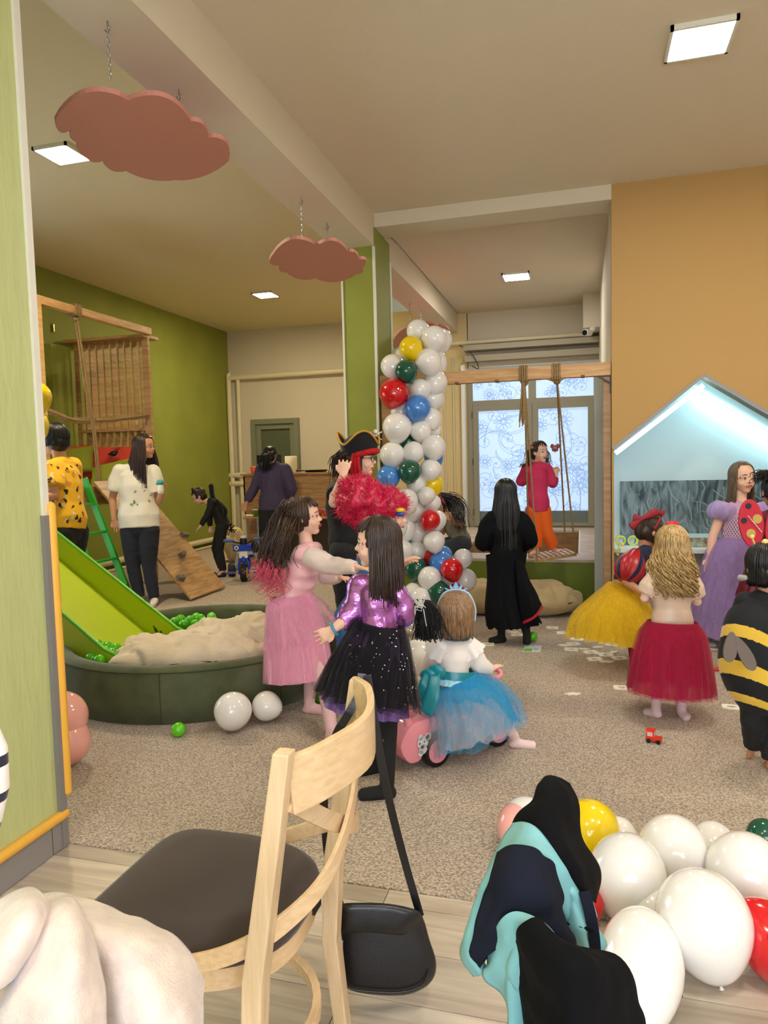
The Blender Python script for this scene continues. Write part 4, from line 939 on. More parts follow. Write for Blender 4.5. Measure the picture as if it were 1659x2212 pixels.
# ================================================================ wooden cards and pieces on the carpet
M_card = mat('card_wood', (248, 242, 222), .5); M_hole = mat('card_dark', (90, 74, 56), .7)
def frame_card(px, py, rot, lb, s=.095, zb=.0):
    P = G(px, py, zb); t = thing('puzzle_card', lb, 'puzzle piece', P, 'wooden puzzle frames on the carpet')
    w, h = s/2, s*.38; rk = random.Random(px*7+py); n = 18
    bm = B(); hole = []
    for k in range(n):
        a = 2*math.pi*k/n; rr = (.62+.22*math.sin(a*3+rk.random()*6)*.6)
        hole.append((w*.82*rr*math.cos(a), h*.9*rr*math.sin(a)))
    outer = []
    for k in range(n):
        a = 2*math.pi*k/n; c, s_ = math.cos(a), math.sin(a); m_ = max(abs(c), abs(s_)); outer.append((w*c/m_, h*s_/m_))
    cr, sr = math.cos(rot), math.sin(rot)
    T = lambda q, z: bm.verts.new((P.x+q[0]*cr-q[1]*sr, P.y+q[0]*sr+q[1]*cr, zb+z))
    a0, a1 = [T(q, .001) for q in outer], [T(q, .008) for q in outer]; b0, b1 = [T(q, .001) for q in hole], [T(q, .008) for q in hole]
    for k in range(n):
        j = (k+1) % n
        for f in ((a1[k], a1[j], b1[j], b1[k]), (a0[k], b0[k], b0[j], a0[j]), (a0[k], a0[j], a1[j], a1[k]), (b0[k], b1[k], b1[j], b0[j])): bm.faces.new(f)
    obj('frame', bm, M_card, t)
def shape_card(px, py, rot, lb, s=.05, zb=0):
    P = G(px, py, zb); rk = random.Random(px+py*3); pts = []; n = 14
    for k in range(n):
        a = 2*math.pi*k/n; r = s*(.55+.35*rk.random())*(1 if k % 2 else .7); x, y = r*1.25*math.cos(a), r*.6*math.sin(a)
        pts.append((P.x+x*math.cos(rot)-y*math.sin(rot), P.y+x*math.sin(rot)+y*math.cos(rot), zb+.001))
    bm = B(); prism(bm, pts, (0, 0, .006)); tag(obj('puzzle_shape', bm, M_card), lb, 'puzzle piece', 'loose wooden puzzle shapes on the carpet')
for i, (x, y, r, lb) in enumerate(((1054, 1393, .1, 'wooden frame piece near the toddler, left of the paper card'), (1117, 1373, .1, 'wooden frame piece partly behind the robe hem'), (1193, 1357, 0, 'wooden frame piece farthest back in front of the beanbag'), (1216, 1368, .1, 'wooden frame piece just right of and below the farthest one'),
      (1247, 1382, -.2, 'wooden frame piece at the top left of the scattered group'), (1238, 1392, .5, 'wooden frame piece below the top left one of the group'), (1234, 1404, 0, 'wooden frame piece at the left, lying level'), (1276, 1410, .5, 'wooden frame piece in the middle of the scattered group'),
      (1285, 1425, .3, 'front left wooden frame piece of the scattered group'), (1309, 1416, .1, 'wooden frame piece at the centre right of the group'), (1322, 1394, -.2, 'wooden frame piece by the hem of the yellow skirt'), (1338, 1423, .3, 'wooden frame piece touching the red stocking'),
      (1343, 1487, .05, 'single wooden frame piece in front of the magenta skirt'), (1455, 1496, .2, 'wooden frame piece between the curly girl\'s feet'), (1530, 1393, -.1, 'wooden frame piece by the lilac dress'), (1556, 1382, .1, 'wooden frame piece behind the lilac dress girl\'s foot'), (1580, 1529, -.1, 'wooden frame piece beside the bee costume leg'))):
    frame_card(x, y, r, lb)
for x, y, r, lb in ((1110, 1367, 0, 'small wooden shape just behind the robe hem'), (1219, 1395, 0, 'small wooden shape at the left of the group'), (1246, 1375, .3, 'small wooden shape above the top left frame'), (1303, 1390, .2, 'small wooden shape below the yellow skirt hem'), (1290, 1399, .4, 'wooden shape lying alone in the middle right'), (1262, 1403, .1, 'small cream shape right of the level frame'), (1295, 1413, .6, 'wooden shape overlapping the middle frame'),
      (1312, 1430, .2, 'wooden shape at the front of the heap'), (1325, 1410, 1, 'wooden shape at the right of the heap'), (1238, 1500, .2, 'lone wooden bird-like shape in front of the group'), (1538, 1403, 0, 'wooden shape in front of the frame by the lilac dress'), (1300, 1381, 0, 'wooden shape at the yellow skirt hem')):
    shape_card(x, y, r, lb)
pcd = thing('paper_card', 'white and green printed card on the carpet near the robe', 'card', G(1150, 1402))
bm = B(); prism(bm, [G(x, y)+Vector((0, 0, .002)) for x, y in ((1128, 1409), (1135, 1393), (1170, 1395), (1167, 1409))], (0, 0, .002)); obj('sheet', bm, mat('card_white', (226, 230, 224), .5), pcd)
bm = B(); prism(bm, [G(x, y)+Vector((0, 0, .0045)) for x, y in ((1130, 1408.5), (1133, 1402), (1150, 1402), (1149, 1408.5))], (0, 0, .0006)); obj('green_print', bm, mat('card_green', (120, 190, 60), .5), pcd)
bm = B()
for k in range(3): prism(bm, [G(x, y)+Vector((0, 0, .0045)) for x, y in ((1137+k*11, 1396), (1137+k*11, 1395.2), (1146+k*11, 1395.4), (1146+k*11, 1396.2))], (0, 0, .0006))
for k in range(3): prism(bm, [G(x, y)+Vector((0, 0, .0045)) for x, y in ((1152, 1402+k*2), (1152, 1401.2+k*2), (1164, 1401.4+k*2), (1164, 1402.2+k*2))], (0, 0, .0006))
obj('grey_print', bm, mat('card_grey', (150, 150, 146), .5), pcd)
bm = B(); P = G(1560, 1450); tube(bm, [P+Vector((-.05, 0, .006)), P+Vector((0, .01, .02)), P+Vector((.05, .0, .03)), P+Vector((.13, .02, .02))], [.012, .035, .04, .03], 12, lat=(0, 1, 0), rd=[.005, .014, .016, .012])
tag(obj('red_cloth', bm, mat('cloth_red', (226, 40, 28), .7), smooth=True), 'small crumpled red cloth on the carpet beside the bee costume', 'cloth')
# toy car
def toycar():
    P = G(1413, 1603); t = thing('toy_car', 'little red toy tractor car standing alone on the carpet', 'toy car', P)
    a = RT.copy(); a.z = 0; a.normalize(); fwd = (a*.85-Vector((FW.x, FW.y, 0)).normalized()*.52).normalized(); sd = Vector((-fwd.y, fwd.x, 0)); M = Matrix((fwd, sd, Vector((0, 0, 1)))).transposed().to_4x4(); M.translation = P
    Mr = mat('car_red', (226, 52, 28), .35)
    bm = B(); box(bm, (-.035, -.018, .010), (.035, .018, .028)); box(bm, (-.033, -.017, .028), (.002, .017, .056)); box(bm, (-.036, -.019, .056), (.005, .019, .060)); bmesh.ops.transform(bm, matrix=M, verts=bm.verts); obj('body', bm, Mr, t, bevel=.0015)
    bm = B(); box(bm, (-.028, -.0178, .032), (-.004, .0178, .052)); box(bm, (-.0335, -.013, .032), (.0028, .013, .052)); bmesh.ops.transform(bm, matrix=M, verts=bm.verts); obj('windows', bm, mat('toy_window', (226, 200, 190), .3), t)
    for x in (-.022, .022):
        for y in (-.02, .02): bm = B(); lathe(bm, M @ Vector((x, y-.004, .010)), [(.010, 0), (.010, .008)], 14, axis=sd); obj('wheel', bm, M_black, t)
toycar()

# ================================================================ pink ride-on car
def rideon():
    t = thing('ride_on_car', 'pink plastic ride-on toy car with black tyres under the toddler', 'ride-on car', G(930, 1640))
    Mp, Mk = mat('ride_pink', (238, 148, 158), .25, coat=.5), mat('ride_tyre', (14, 14, 14), .4)
    w1 = G(946, 1657); f2 = G(1079, 1613)
    fwd = Vector((f2.x-w1.x, f2.y-w1.y, 0)); L_ = fwd.length; fwd.normalize(); sd = Vector((-fwd.y, fwd.x, 0))
    if sd.dot(FW) < 0: sd = -sd
    U = Vector((0, 0, 1)); O = w1-sd*0.0
    def q(a, b, c): return O+fwd*a+sd*b+U*c
    R1 = .075; Wd_ = .26
    for a, b in ((0, .015), (0, Wd_-.015), (L_, .015), (L_, Wd_-.015)):
        bm = B(); lathe(bm, q(a, b-.02, R1), [(.05, 0), (R1*.95, 0), (R1, .008), (R1, .034), (R1*.95, .042), (.05, .042)], 30, axis=sd); o = obj('wheel', bm, Mk, t, smooth=True, auto=40)
        bm = B(); lathe(bm, q(a, b-.023, R1), [(.004, -.008), (.012, -.008), (.014, -.001), (.052, 0), (.054, .004), (.054, .045)], 26, axis=sd); obj('hub_cap', bm, Mp, o, smooth=True, auto=30)
    # body shell: side profile extruded
    prof = [(-.19, .10), (-.20, .15), (-.155, .215), (-.10, .235), (.04, .225), (.12, .19), (L_*.6, .185), (L_-.02, .22), (L_+.08, .20), (L_+.13, .13), (L_+.12, .07), (L_+.085, .065), (L_+.07, .12), (L_, .16), (L_-.07, .12), (L_-.085, .06), (.11, .055), (.085, .12), (.0, .17), (-.075, .12), (-.09, .06), (-.15, .055)]
    prof = [(v.x, v.y) for v in curve_pts([Vector((a, c, 0)) for a, c in prof+[prof[0]]], 88)[:-1]]
    bm = B(); prism(bm, [q(a, .0, c) for a, c in prof], sd*Wd_); obj('body_shell', bm, Mp, t, bevel=.009, smooth=True, auto=35)
    # back rest loop: plate with a hole
    bm = B(); out = [(-.135, .22), (-.13, .30), (-.155, .36), (-.15, .42), (-.125, .475)]
    n = 9
    o_ = []; i_ = []
    for k in range(28):
        a = 2*math.pi*k/28; o_.append((.5+.5*math.cos(a)*(1-.14*math.sin(a)), .5+.5*math.sin(a))); i_.append((.5+.26*math.cos(a), .54+.27*math.sin(a)))
    def bp(u, v, d): return q(-.125-.03*math.sin(v*2.6)+d, .02+u*(Wd_-.04), .20+v*.28)
    vo0, vo1, vi0, vi1 = [[bm.verts.new(bp(u, v, d)) for u, v in s_] for s_, d in ((o_, 0), (o_, .035), (i_, 0), (i_, .035))]
    for k in range(28):
        j = (k+1) % 28
        for f in ((vo0[k], vo0[j], vi0[j], vi0[k]), (vo1[k], vi1[k], vi1[j], vo1[j]), (vo0[k], vo1[k], vo1[j], vo0[j]), (vi0[k], vi0[j], vi1[j], vi1[k])): bm.faces.new(f)
    obj('backrest', bm, Mp, t, bevel=.003)
    for b in (.03, Wd_-.03): bm = B(); tube(bm, [q(-.13, b, .19), q(-.145, b, .25)], [.026, .018], 12, lat=fwd); obj('backrest_socket', bm, Mp, t, smooth=True)
    bm = B(); box(bm, (0, 0, 0), (.06, .07, .01)); M = Matrix((fwd, sd, U)).transposed().to_4x4(); M.translation = q(-.115, .05, .222); bmesh.ops.transform(bm, matrix=M, verts=bm.verts); obj('teal_sticker', bm, mat('teal_sticker', (20, 140, 160), .4), t)
    # steering wheel and column
    c = PD(1045, 1448, DEP(q(L_-.05, Wd_/2, .4)))
    bm = B(); tube(bm, [q(L_-.02, Wd_/2, .20), c], [.035, .02], 12); obj('steering_column', bm, Mp, t, smooth=True)
    ax = (c-q(L_-.02, Wd_/2, .20)).normalized(); a1 = ax.orthogonal().normalized(); a2 = ax.cross(a1)
    bm = B(); tube(bm, [c+a1*(.085*math.cos(k*math.pi/12))+a2*(.085*math.sin(k*math.pi/12)) for k in range(25)], .013, 8, r0=False, r1=False)
    for th in (0, 2.1, 4.2): tube(bm, [c, c+a1*.085*math.cos(th)+a2*.085*math.sin(th)], .011, 6)
    obj('steering_wheel', bm, Mp, t, smooth=True)
    # mouse sticker reduced to a plain grey and white animal decal
    P = q(-.085, -.004, .135); nrm = -sd
    bm = B(); 
    for (a, c_, r) in ((0, 0, .030), (.028, .022, .018), (-.012, .026, .013), (.0, -.03, .022), (-.012, -.045, .014)): lathe(bm, P+fwd*a+U*c_, [(r, 0), (r, .0015)], 18, axis=nrm)
    st = obj('animal_decal', bm, mat('decal_grey', (206, 206, 206), .4), t)
    bm = B()
    for (a, c_, r) in ((.008, .004, .004), (.028, .022, .010), (-.004, -.018, .008), (-.018, .0, .005)): lathe(bm, P+fwd*a+U*c_+nrm*.0015, [(r, 0), (r, .001)], 12, axis=nrm)
    obj('decal_lines', bm, mat('decal_dark', (84, 84, 88), .5), st)
rideon()

# ================================================================ foreground chair, bag, coat, jacket
M_beech = mat('beech_wood', (222, 194, 154), .38, rgb2=(206, 176, 134), vscale=9, stretch=(9, 9, .8), detail=4, coat=.15)
M_beechb = mat('beech_bent', (224, 192, 148), .34, rgb2=(210, 176, 130), vscale=9, stretch=(8, .9, 10), detail=4, coat=.2)
def xchair(label, O, flip=1, ang=0):
    """cross-back chair; local: x back to front is -x; y across"""
    t = thing('dining_chair', label, 'chair', O)
    M = Matrix.Translation(O) @ Matrix.Rotation(ang, 4, 'Z')
    def q(x, y, z): return M @ Vector((x, y, z))
    X = lambda v: M.to_3x3() @ Vector(v)
    for y, nm in ((0, 'back_leg'), (.42, 'back_leg')):
        pts = [q(-.06, y, 0), q(-.085, y, .25), q(-.07, y, .46), q(-.03, y, .70), q(0, y, .885)]
        bm = B(); R_ = []
        for p, w in zip(pts, (.032, .038, .040, .036, .032)):
            R_.append([bm.verts.new(p+X((a*w*.5, b*w*.5, 0))) for a, b in ((-1, -1), (1, -1), (1, 1), (-1, 1))])
        for a, b in zip(R_, R_[1:]):
            for k in range(4): bm.faces.new((a[k], a[(k+1) % 4], b[(k+1) % 4], b[k]))
        bm.faces.new(R_[0][::-1]); bm.faces.new(R_[-1]); obj(nm, bm, M_beech, t, bevel=.004)
    for y in (.03, .40):
        bm = B(); tube(bm, [q(-.47, y, 0), q(-.45, y, .43)], [.014, .02], 10); obj('front_leg', bm, M_beech, t, smooth=True)
    # top rail, bowed outward
    c = curve_pts([q(.0, .015, .815), q(.045, .08, .822), q(.085, .21, .83), (q(.05, .34, .84)), q(.0, .405, .84)], 24)
    bm = B(); ribbon(bm, c, .105, .016, (0, 0, 1)); obj('top_rail', bm, M_beechb, t, bevel=.003)
    # crossed bentwood slats
    s1 = curve_pts([q(-.27, -.012, .445), q(-.13, .0, .49), q(-.03, .032, .545), q(.03, .12, .60), q(.035, .26, .68), q(.0, .40, .785)], 36)
    s2 = curve_pts([q(-.27, .44, .445), q(-.12, .455, .50), q(-.02, .425, .545), q(.02, .30, .60), q(.022, .16, .68), q(-.0, .02, .785)], 36)
    for s in (s1, s2): bm = B(); ribbon(bm, s, .036, .009, [(0, 0, 1)]*len(s)); obj('cross_slat', bm, M_beechb, t, bevel=.002)
    for p in (q(.03, .20, .64), q(.03, .215, .62)): bm = B(); lathe(bm, p, [(.004, 0), (.004, .006)], 8, axis=X((1, 0, 0))); obj('screw', bm, M_black, t)
    # seat frame (rounded ring) and padded seat
    def outline(rx0, ry0, n=40):
        o = []
        for k in range(n):
            a = 2*math.pi*k/n; cx_, s_ = math.cos(a), math.sin(a); ex = .30 if cx_ < 0 else .8
            o.append((-.275+rx0*abs(cx_)**ex*(1 if cx_ > 0 else -1), .21+ry0*abs(s_)**(.42 if cx_ < 0 else .7)*(1 if s_ > 0 else -1)*(1-.10*max(0, cx_))))
        return o
    o = outline(.215, .205); bm = B(); R_ = []
    for rr, z in ((1, .395), (1.0, .45), (.93, .45), (.93, .395)): R_.append([bm.verts.new(q(-.275+(x+.275)*rr, .21+(y-.21)*rr, z)) for x, y in o])
    for a, b in zip(R_, R_[1:]+[R_[0]]):
        for k in range(40): bm.faces.new((a[k], a[(k+1) % 40], b[(k+1) % 40], b[k]))
    obj('seat_frame', bm, M_beechb, t, smooth=True, auto=40)
    bm = B(); R_ = []
    for rr, z in ((.9, .425), (1.02, .44), (1.05, .458), (1.03, .474), (.93, .488), (.7, .496), (.35, .499), (.02, .50)): R_.append([bm.verts.new(q(-.275+(x+.275)*rr, .21+(y-.21)*rr, z)) for x, y in o])
    for a, b in zip(R_, R_[1:]):
        for k in range(40): bm.faces.new((a[k], a[(k+1) % 40], b[(k+1) % 40], b[k]))
    bm.faces.new(R_[0][::-1]); bm.faces.new(R_[-1]); obj('seat_pad', bm, mat('brown_pad', (62, 50, 46), .85, sheen=.15, var=.08, vscale=5), t, smooth=True)
    bm = B(); ring = [q(-.27+.215*math.cos(a), .21+.195*math.sin(a), .20) for a in [2*math.pi*k/36 for k in range(37)]]
    ribbon(bm, ring, .03, .018, (0, 0, 1)); obj('stretcher_ring', bm, M_beechb, t, bevel=.002)
    b_ = q(-.062, .27, .425); bm = B(); beam(bm, b_+X((0, -.02, 0)), b_+X((0, .02, 0)), .012, .02, X((1, 0, 0))); obj('maker_plate', bm, M_black, t)
    return t
xchair('beech cross-back dining chair with dark brown padded seat in the foreground', Vector((-.5, 1.10, 0)))
# shoulder bag
def bag():
    top = Vector((-.488, 1.515, .895)); D = 1.78
    t = thing('shoulder_bag', 'black leather shoulder bag hanging by its strap from the beech chair', 'bag', PD(835, 2150, D))
    Mb = mat('black_leather', (16, 16, 19), .34, bump=.06, bscale=140)
    ol = [(728, 1956), (760, 1951), (840, 1953), (900, 1966), (915, 1985), (928, 2030), (942, 2075), (938, 2110), (915, 2135), (870, 2150), (800, 2148), (750, 2135), (738, 2100), (731, 2040)]
    back = FW*.075
    cx_, cy_ = 832, 2055; bm = B(); R_ = []
    OL = curve_pts([Vector((x, y, 0)) for x, y in ol+[ol[0]]], 56)[:-1]
    for sc_, dd in ((.55, -.012), (.88, -.006), (.97, 0), (1, .012), (1, .06), (.96, .072), (.5, .078)): R_.append([bm.verts.new(PD(cx_+(p.x-cx_)*sc_, cy_+(p.y-cy_)*sc_, D+dd-.03)) for p in OL])
    for a, b in zip(R_, R_[1:]):
        for k in range(len(a)): bm.faces.new((a[k], a[(k+1) % len(a)], b[(k+1) % len(a)], b[k]))
    bm.faces.new(R_[0][::-1]); bm.faces.new(R_[-1]); obj('bag_body', bm, Mb, t, smooth=True)
    fl = [(728, 1954), (760, 1950), (840, 1952), (900, 1966), (908, 1985), (885, 2008), (868, 2020), (800, 2014), (728, 2012)]
    bm = B(); R_ = []; F = curve_pts([Vector((x, y, 0)) for x, y in fl+[fl[0]]], 44)[:-1]
    for sc_, dd in ((.6, -.060), (.98, -.054), (1.0, -.048), (1.0, -.035)): R_.append([bm.verts.new(PD(818+(p.x-818)*sc_, 1985+(p.y-1985)*sc_, D+dd)) for p in F])
    for a, b in zip(R_, R_[1:]):
        for k in range(len(a)): bm.faces.new((a[k], a[(k+1) % len(a)], b[(k+1) % len(a)], b[k]))
    bm.faces.new(R_[0][::-1]); bm.faces.new(R_[-1]); obj('flap', bm, Mb, t, smooth=True)
    bm = B(); pr = [PD(x, y, D-.041) for x, y in ((741, 2030), (740, 2100), (756, 2133), (800, 2142), (868, 2143), (910, 2128), (926, 2100))]; tube(bm, curve_pts(pr, 30), .002, 6); obj('piping', bm, Mb, t, smooth=True)
    bm = B(); tube(bm, [PD(739, 2033, D-.05), PD(738, 2062, D-.05)], .003, 6); obj('zip_pull', bm, M_steel, t, smooth=True)
    e1, e2 = PD(908, 1978, D-.02), PD(738, 1962, D+.03)
    s1 = curve_pts([top+Vector((.012, -.0, .0)), PD(806, 1540, DEP(top)), PD(832, 1690, DEP(top)+.04), PD(870, 1845, D-.05), e1], 30)
    s0 = curve_pts([top+Vector((.0, 0, .003)), PD(775, 1500, DEP(top)-.01), PD(748, 1550, DEP(top)-.02), PD(722, 1600, DEP(top)+.0), PD(700, 1720, DEP(top)+.10), PD(712, 1880, D+.06), e2], 30)
    for s in (s1, s0): bm = B(); ribbon(bm, s, .019, .003, RT); obj('strap', bm, Mb, t, bevel=0)
    bm = B(); tube(bm, [e1+a for a in (Vector((.0, 0, 0)), Vector((.008, 0, -.012)), Vector((0, 0, -.024)), Vector((-.008, 0, -.012)), Vector((0, 0, 0)))], .003, 6); obj('ring', bm, M_steel, t, smooth=True)
bag()
def cloth(name, grid, mt, parent, th=.012, sub=4, amp=.006, fr=9, seed=0, two=None, kind=None):
    """grid: rows of world points -> smooth thick cloth sheet"""
    rows = [curve_pts(r, (len(r)-1)*sub) for r in grid]; colsn = len(rows[0]); full = []
    for j in range(colsn): full.append(curve_pts([r[j] for r in rows], (len(rows)-1)*sub))
    nj, ni = len(full), len(full[0]); bm = B(); V0, V1 = {}, {}
    for j in range(nj):
        for i in range(ni):
            p = full[j][i]; a = full[min(j+1, nj-1)][i]-full[max(j-1, 0)][i]; b = full[j][min(i+1, ni-1)]-full[j][max(i-1, 0)]; n = a.cross(b)
            n = n.normalized() if n.length > 1e-9 else Vector((0, 0, 1))
            p = p+n*(amp*noise.noise(p*fr+Vector((seed, 0, 0)))+amp*.4*noise.noise(p*fr*2.6+Vector((seed, 5, 0))))
            V0[j, i] = bm.verts.new(p+n*th/2); V1[j, i] = bm.verts.new(p-n*th/2)
    for j in range(nj-1):
        for i in range(ni-1):
            bm.faces.new((V0[j, i], V0[j+1, i], V0[j+1, i+1], V0[j, i+1])); bm.faces.new((V1[j, i], V1[j, i+1], V1[j+1, i+1], V1[j+1, i]))
    for j in range(nj-1):
        bm.faces.new((V0[j, 0], V1[j, 0], V1[j+1, 0], V0[j+1, 0])); bm.faces.new((V0[j, ni-1], V0[j+1, ni-1], V1[j+1, ni-1], V1[j, ni-1]))
    for i in range(ni-1):
        bm.faces.new((V0[0, i], V0[0, i+1], V1[0, i+1], V1[0, i])); bm.faces.new((V0[nj-1, i], V1[nj-1, i], V1[nj-1, i+1], V0[nj-1, i+1]))
    return obj(name, bm, mt, parent, smooth=True, kind=kind)
def g(rows): return [[PD(x, y, d) for x, y, d in r] for r in rows]
# cream coat over a chair back
M_coat = mat('cream_wool', (226, 208, 192), .95, rgb2=(206, 188, 176), vscale=28, detail=5, sheen=.6, bump=.25, bscale=260, spec=.1)
cc = thing('wool_coat', 'cream wool coat draped over a chair at the lower left corner', 'coat', PD(200, 2150, .95))
cloth('coat_back', g([[(-60, 2010, 1.12), (20, 1965, 1.08), (150, 1945, 1.06), (250, 1985, 1.03), (330, 2020, 1.0), (400, 2065, .98), (424, 2130, .97)],
                      [(-60, 2060, 1.02), (40, 2030, .98), (150, 2000, .93), (240, 2030, .92), (320, 2070, .91), (385, 2120, .91), (428, 2170, .93)],
                      [(-60, 2150, .96), (40, 2130, .92), (160, 2100, .88), (230, 2120, .90), (320, 2150, .86), (385, 2190, .87), (426, 2220, .91)],
                      [(-60, 2260, .94), (40, 2260, .90), (170, 2240, .86), (240, 2260, .90), (320, 2260, .84), (380, 2270, .86), (420, 2290, .9)],
                      [(-60, 2400, .94), (40, 2400, .90), (170, 2400, .86), (240, 2400, .88), (320, 2400, .84), (380, 2400, .86), (415, 2400, .9)]]), M_coat, cc, .012, 7, .014, 8)
cloth('coat_front', g([[(95, 1965, .99), (150, 1950, .985), (168, 1990, .95)], [(90, 1985, .90), (150, 1975, .88), (185, 2020, .90)], [(50, 2080, .86), (150, 2080, .82), (205, 2110, .87)],
                       [(10, 2180, .84), (130, 2190, .80), (216, 2200, .85)], [(-10, 2300, .84), (130, 2300, .80), (226, 2300, .85)], [(-10, 2420, .84), (130, 2420, .80), (230, 2420, .85)]]), M_coat, cc, .014, 6, .006, 8, seed=3)
cloth('sleeve', g([[(-60, 2000, 1.0), (0, 1950, .97), (60, 1927, .97), (92, 1945, .95)], [(-60, 2030, .92), (10, 1985, .88), (70, 1960, .87), (98, 1975, .90)], [(-60, 2110, .88), (0, 2060, .83), (60, 2030, .84), (80, 2040, .90)],
                   [(-60, 2200, .87), (-20, 2150, .83), (20, 2110, .84), (40, 2100, .90)]]), M_coat, cc, .016, 6, .006, 8, seed=9)
# striped jumper at the left edge
st = mat('striped_jersey', (236, 228, 220), .9, sheen=.3)
nt = st.node_tree; L_ = nt.links; N = nt.nodes
tc_ = N.new('ShaderNodeTexCoord'); sx = N.new('ShaderNodeSeparateXYZ'); L_.new(tc_.outputs['Object'], sx.inputs[0])
mth = N.new('ShaderNodeMath'); mth.operation = 'MODULO'; mth.inputs[1].default_value = .047; ad = N.new('ShaderNodeMath'); ad.operation = 'ADD'; ad.inputs[1].default_value = 5.0+.024; L_.new(sx.outputs['Z'], ad.inputs[0]); L_.new(ad.outputs[0], mth.inputs[0])
gt = N.new('ShaderNodeMath'); gt.operation = 'LESS_THAN'; gt.inputs[1].default_value = .014; L_.new(mth.outputs[0], gt.inputs[0])
mxr = N.new('ShaderNodeMix'); mxr.data_type = 'RGBA'; mxr.inputs['A'].default_value = (*lin((236, 228, 220)), 1); mxr.inputs['B'].default_value = (*lin((24, 26, 44)), 1); L_.new(gt.outputs[0], mxr.inputs['Factor']); L_.new(mxr.outputs['Result'], N['Principled BSDF'].inputs['Base Color'])
bm = B(); tube(bm, [PD(-30, 1560, .95), PD(-18, 1620, .92), PD(-18, 1700, .92), PD(-30, 1780, .93), PD(-60, 1850, .95)], [.012, .019, .021, .018, .012], 20)
o_ = obj('striped_jumper', bm, st, smooth=True); tag(o_, 'white jumper with navy stripes just showing at the left edge', 'jumper')
# teal and black jacket over the chair at the lower right
jk = thing('jacket', 'black and teal children\'s jackets draped over a chair back at the lower right', 'jacket', PD(1200, 2150, 1.1))
Mk = mat('black_jersey', (9, 9, 11), .9, spec=.12); Mn = mat('navy_fleece', (24, 27, 38), .95, spec=.12, bump=.12, bscale=260); Mt = mat('teal_softshell', (116, 172, 174), .5, bump=.2, bscale=30)
cloth('black_hood', g([[(1163, 1695, 1.16), (1190, 1688, 1.18), (1222, 1700, 1.2)], [(1155, 1735, 1.12), (1190, 1725, 1.10), (1236, 1730, 1.18)], [(1115, 1785, 1.12), (1180, 1780, 1.06), (1250, 1800, 1.16)],
                       [(1150, 1830, 1.1), (1215, 1840, 1.04), (1275, 1850, 1.15)], [(1190, 1880, 1.08), (1240, 1880, 1.04), (1292, 1890, 1.14)], [(1240, 1930, 1.07), (1262, 1935, 1.05), (1284, 1950, 1.12)]]), Mk, jk, .014, 8, .009, 11)
cloth('teal_collar', g([[(1112, 1782, 1.10), (1150, 1788, 1.06), (1190, 1830, 1.04), (1230, 1880, 1.04), (1262, 1925, 1.05)], [(1085, 1830, 1.08), (1130, 1828, 1.03), (1172, 1850, 1.02), (1205, 1900, 1.03), (1245, 1960, 1.04)],
                        [(1045, 1920, 1.08), (1075, 1870, 1.03), (1130, 1870, 1.04), (1205, 1950, 1.03), (1235, 1990, 1.04)], [(1012, 2010, 1.06), (1035, 1960, 1.03), (1060, 1950, 1.06), (1215, 1990, 1.05), (1262, 2020, 1.06)],
                        [(1003, 2060, 1.04), (1020, 2050, 1.01), (1045, 2020, 1.04), (1230, 2030, 1.06), (1280, 2060, 1.08)], [(1030, 2105, 1.02), (1045, 2100, 1.0), (1060, 2070, 1.03), (1240, 2080, 1.08), (1306, 2110, 1.1)]]), Mt, jk, .010, 8, .007, 14, seed=2)
cloth('navy_sleeve', g([[(1085, 1850, 1.02), (1115, 1832, 1.0), (1160, 1842, 1.0), (1190, 1870, 1.02)], [(1055, 1905, 1.0), (1105, 1885, .965), (1165, 1895, .97), (1212, 1930, 1.01)], [(1042, 1965, .99), (1100, 1935, .95), (1170, 1945, .95), (1215, 1975, 1.01)],
                        [(1035, 2050, 1.0), (1075, 1990, .955), (1150, 1985, .94), (1225, 2030, .98)], [(1040, 2090, 1.02), (1075, 2040, .97), (1160, 2020, .95), (1240, 2060, .99)]]), Mn, jk, .018, 8, .013, 15, seed=4)
cloth('teal_sleeve', g([[(1062, 2060, 1.0), (1075, 2000, .955), (1110, 1970, .935), (1160, 1985, .93), (1200, 2020, .95), (1235, 2055, .97)], [(1060, 2090, .99), (1085, 2040, .95), (1120, 2000, .925), (1165, 2020, .92), (1200, 2060, .94), (1225, 2090, .97)],
                        [(1050, 2110, .99), (1090, 2090, .96), (1110, 2060, .94), (1110, 2100, .94), (1160, 2130, .95), (1220, 2160, .98)], [(1100, 2180, .99), (1102, 2150, .96), (1104, 2140, .95), (1120, 2160, .95), (1160, 2200, .96), (1220, 2240, .98)],
                        [(1098, 2380, .99), (1100, 2380, .96), (1104, 2380, .95), (1120, 2380, .95), (1160, 2380, .96), (1220, 2380, .98)]]), Mt, jk, .010, 8, .006, 14, seed=6)
cloth('black_sleeve', g([[(1120, 2060, .96), (1128, 2010, .91), (1150, 1993, .89), (1175, 2010, .90), (1195, 2040, .93)], [(1128, 2090, .95), (1150, 2050, .88), (1190, 2040, .86), (1240, 2060, .88), (1270, 2070, .92)],
                         [(1135, 2130, .94), (1170, 2100, .86), (1230, 2085, .83), (1290, 2090, .86), (1345, 2105, .92)], [(1138, 2180, .94), (1190, 2170, .85), (1240, 2150, .82), (1300, 2150, .85), (1362, 2170, .92)],
                         [(1138, 2260, .94), (1200, 2260, .85), (1250, 2260, .82), (1310, 2260, .85), (1382, 2250, .92)], [(1138, 2400, .94), (1200, 2400, .85), (1250, 2400, .82), (1310, 2400, .85), (1400, 2400, .92)]]), Mk, jk, .016, 8, .013, 12, seed=7)
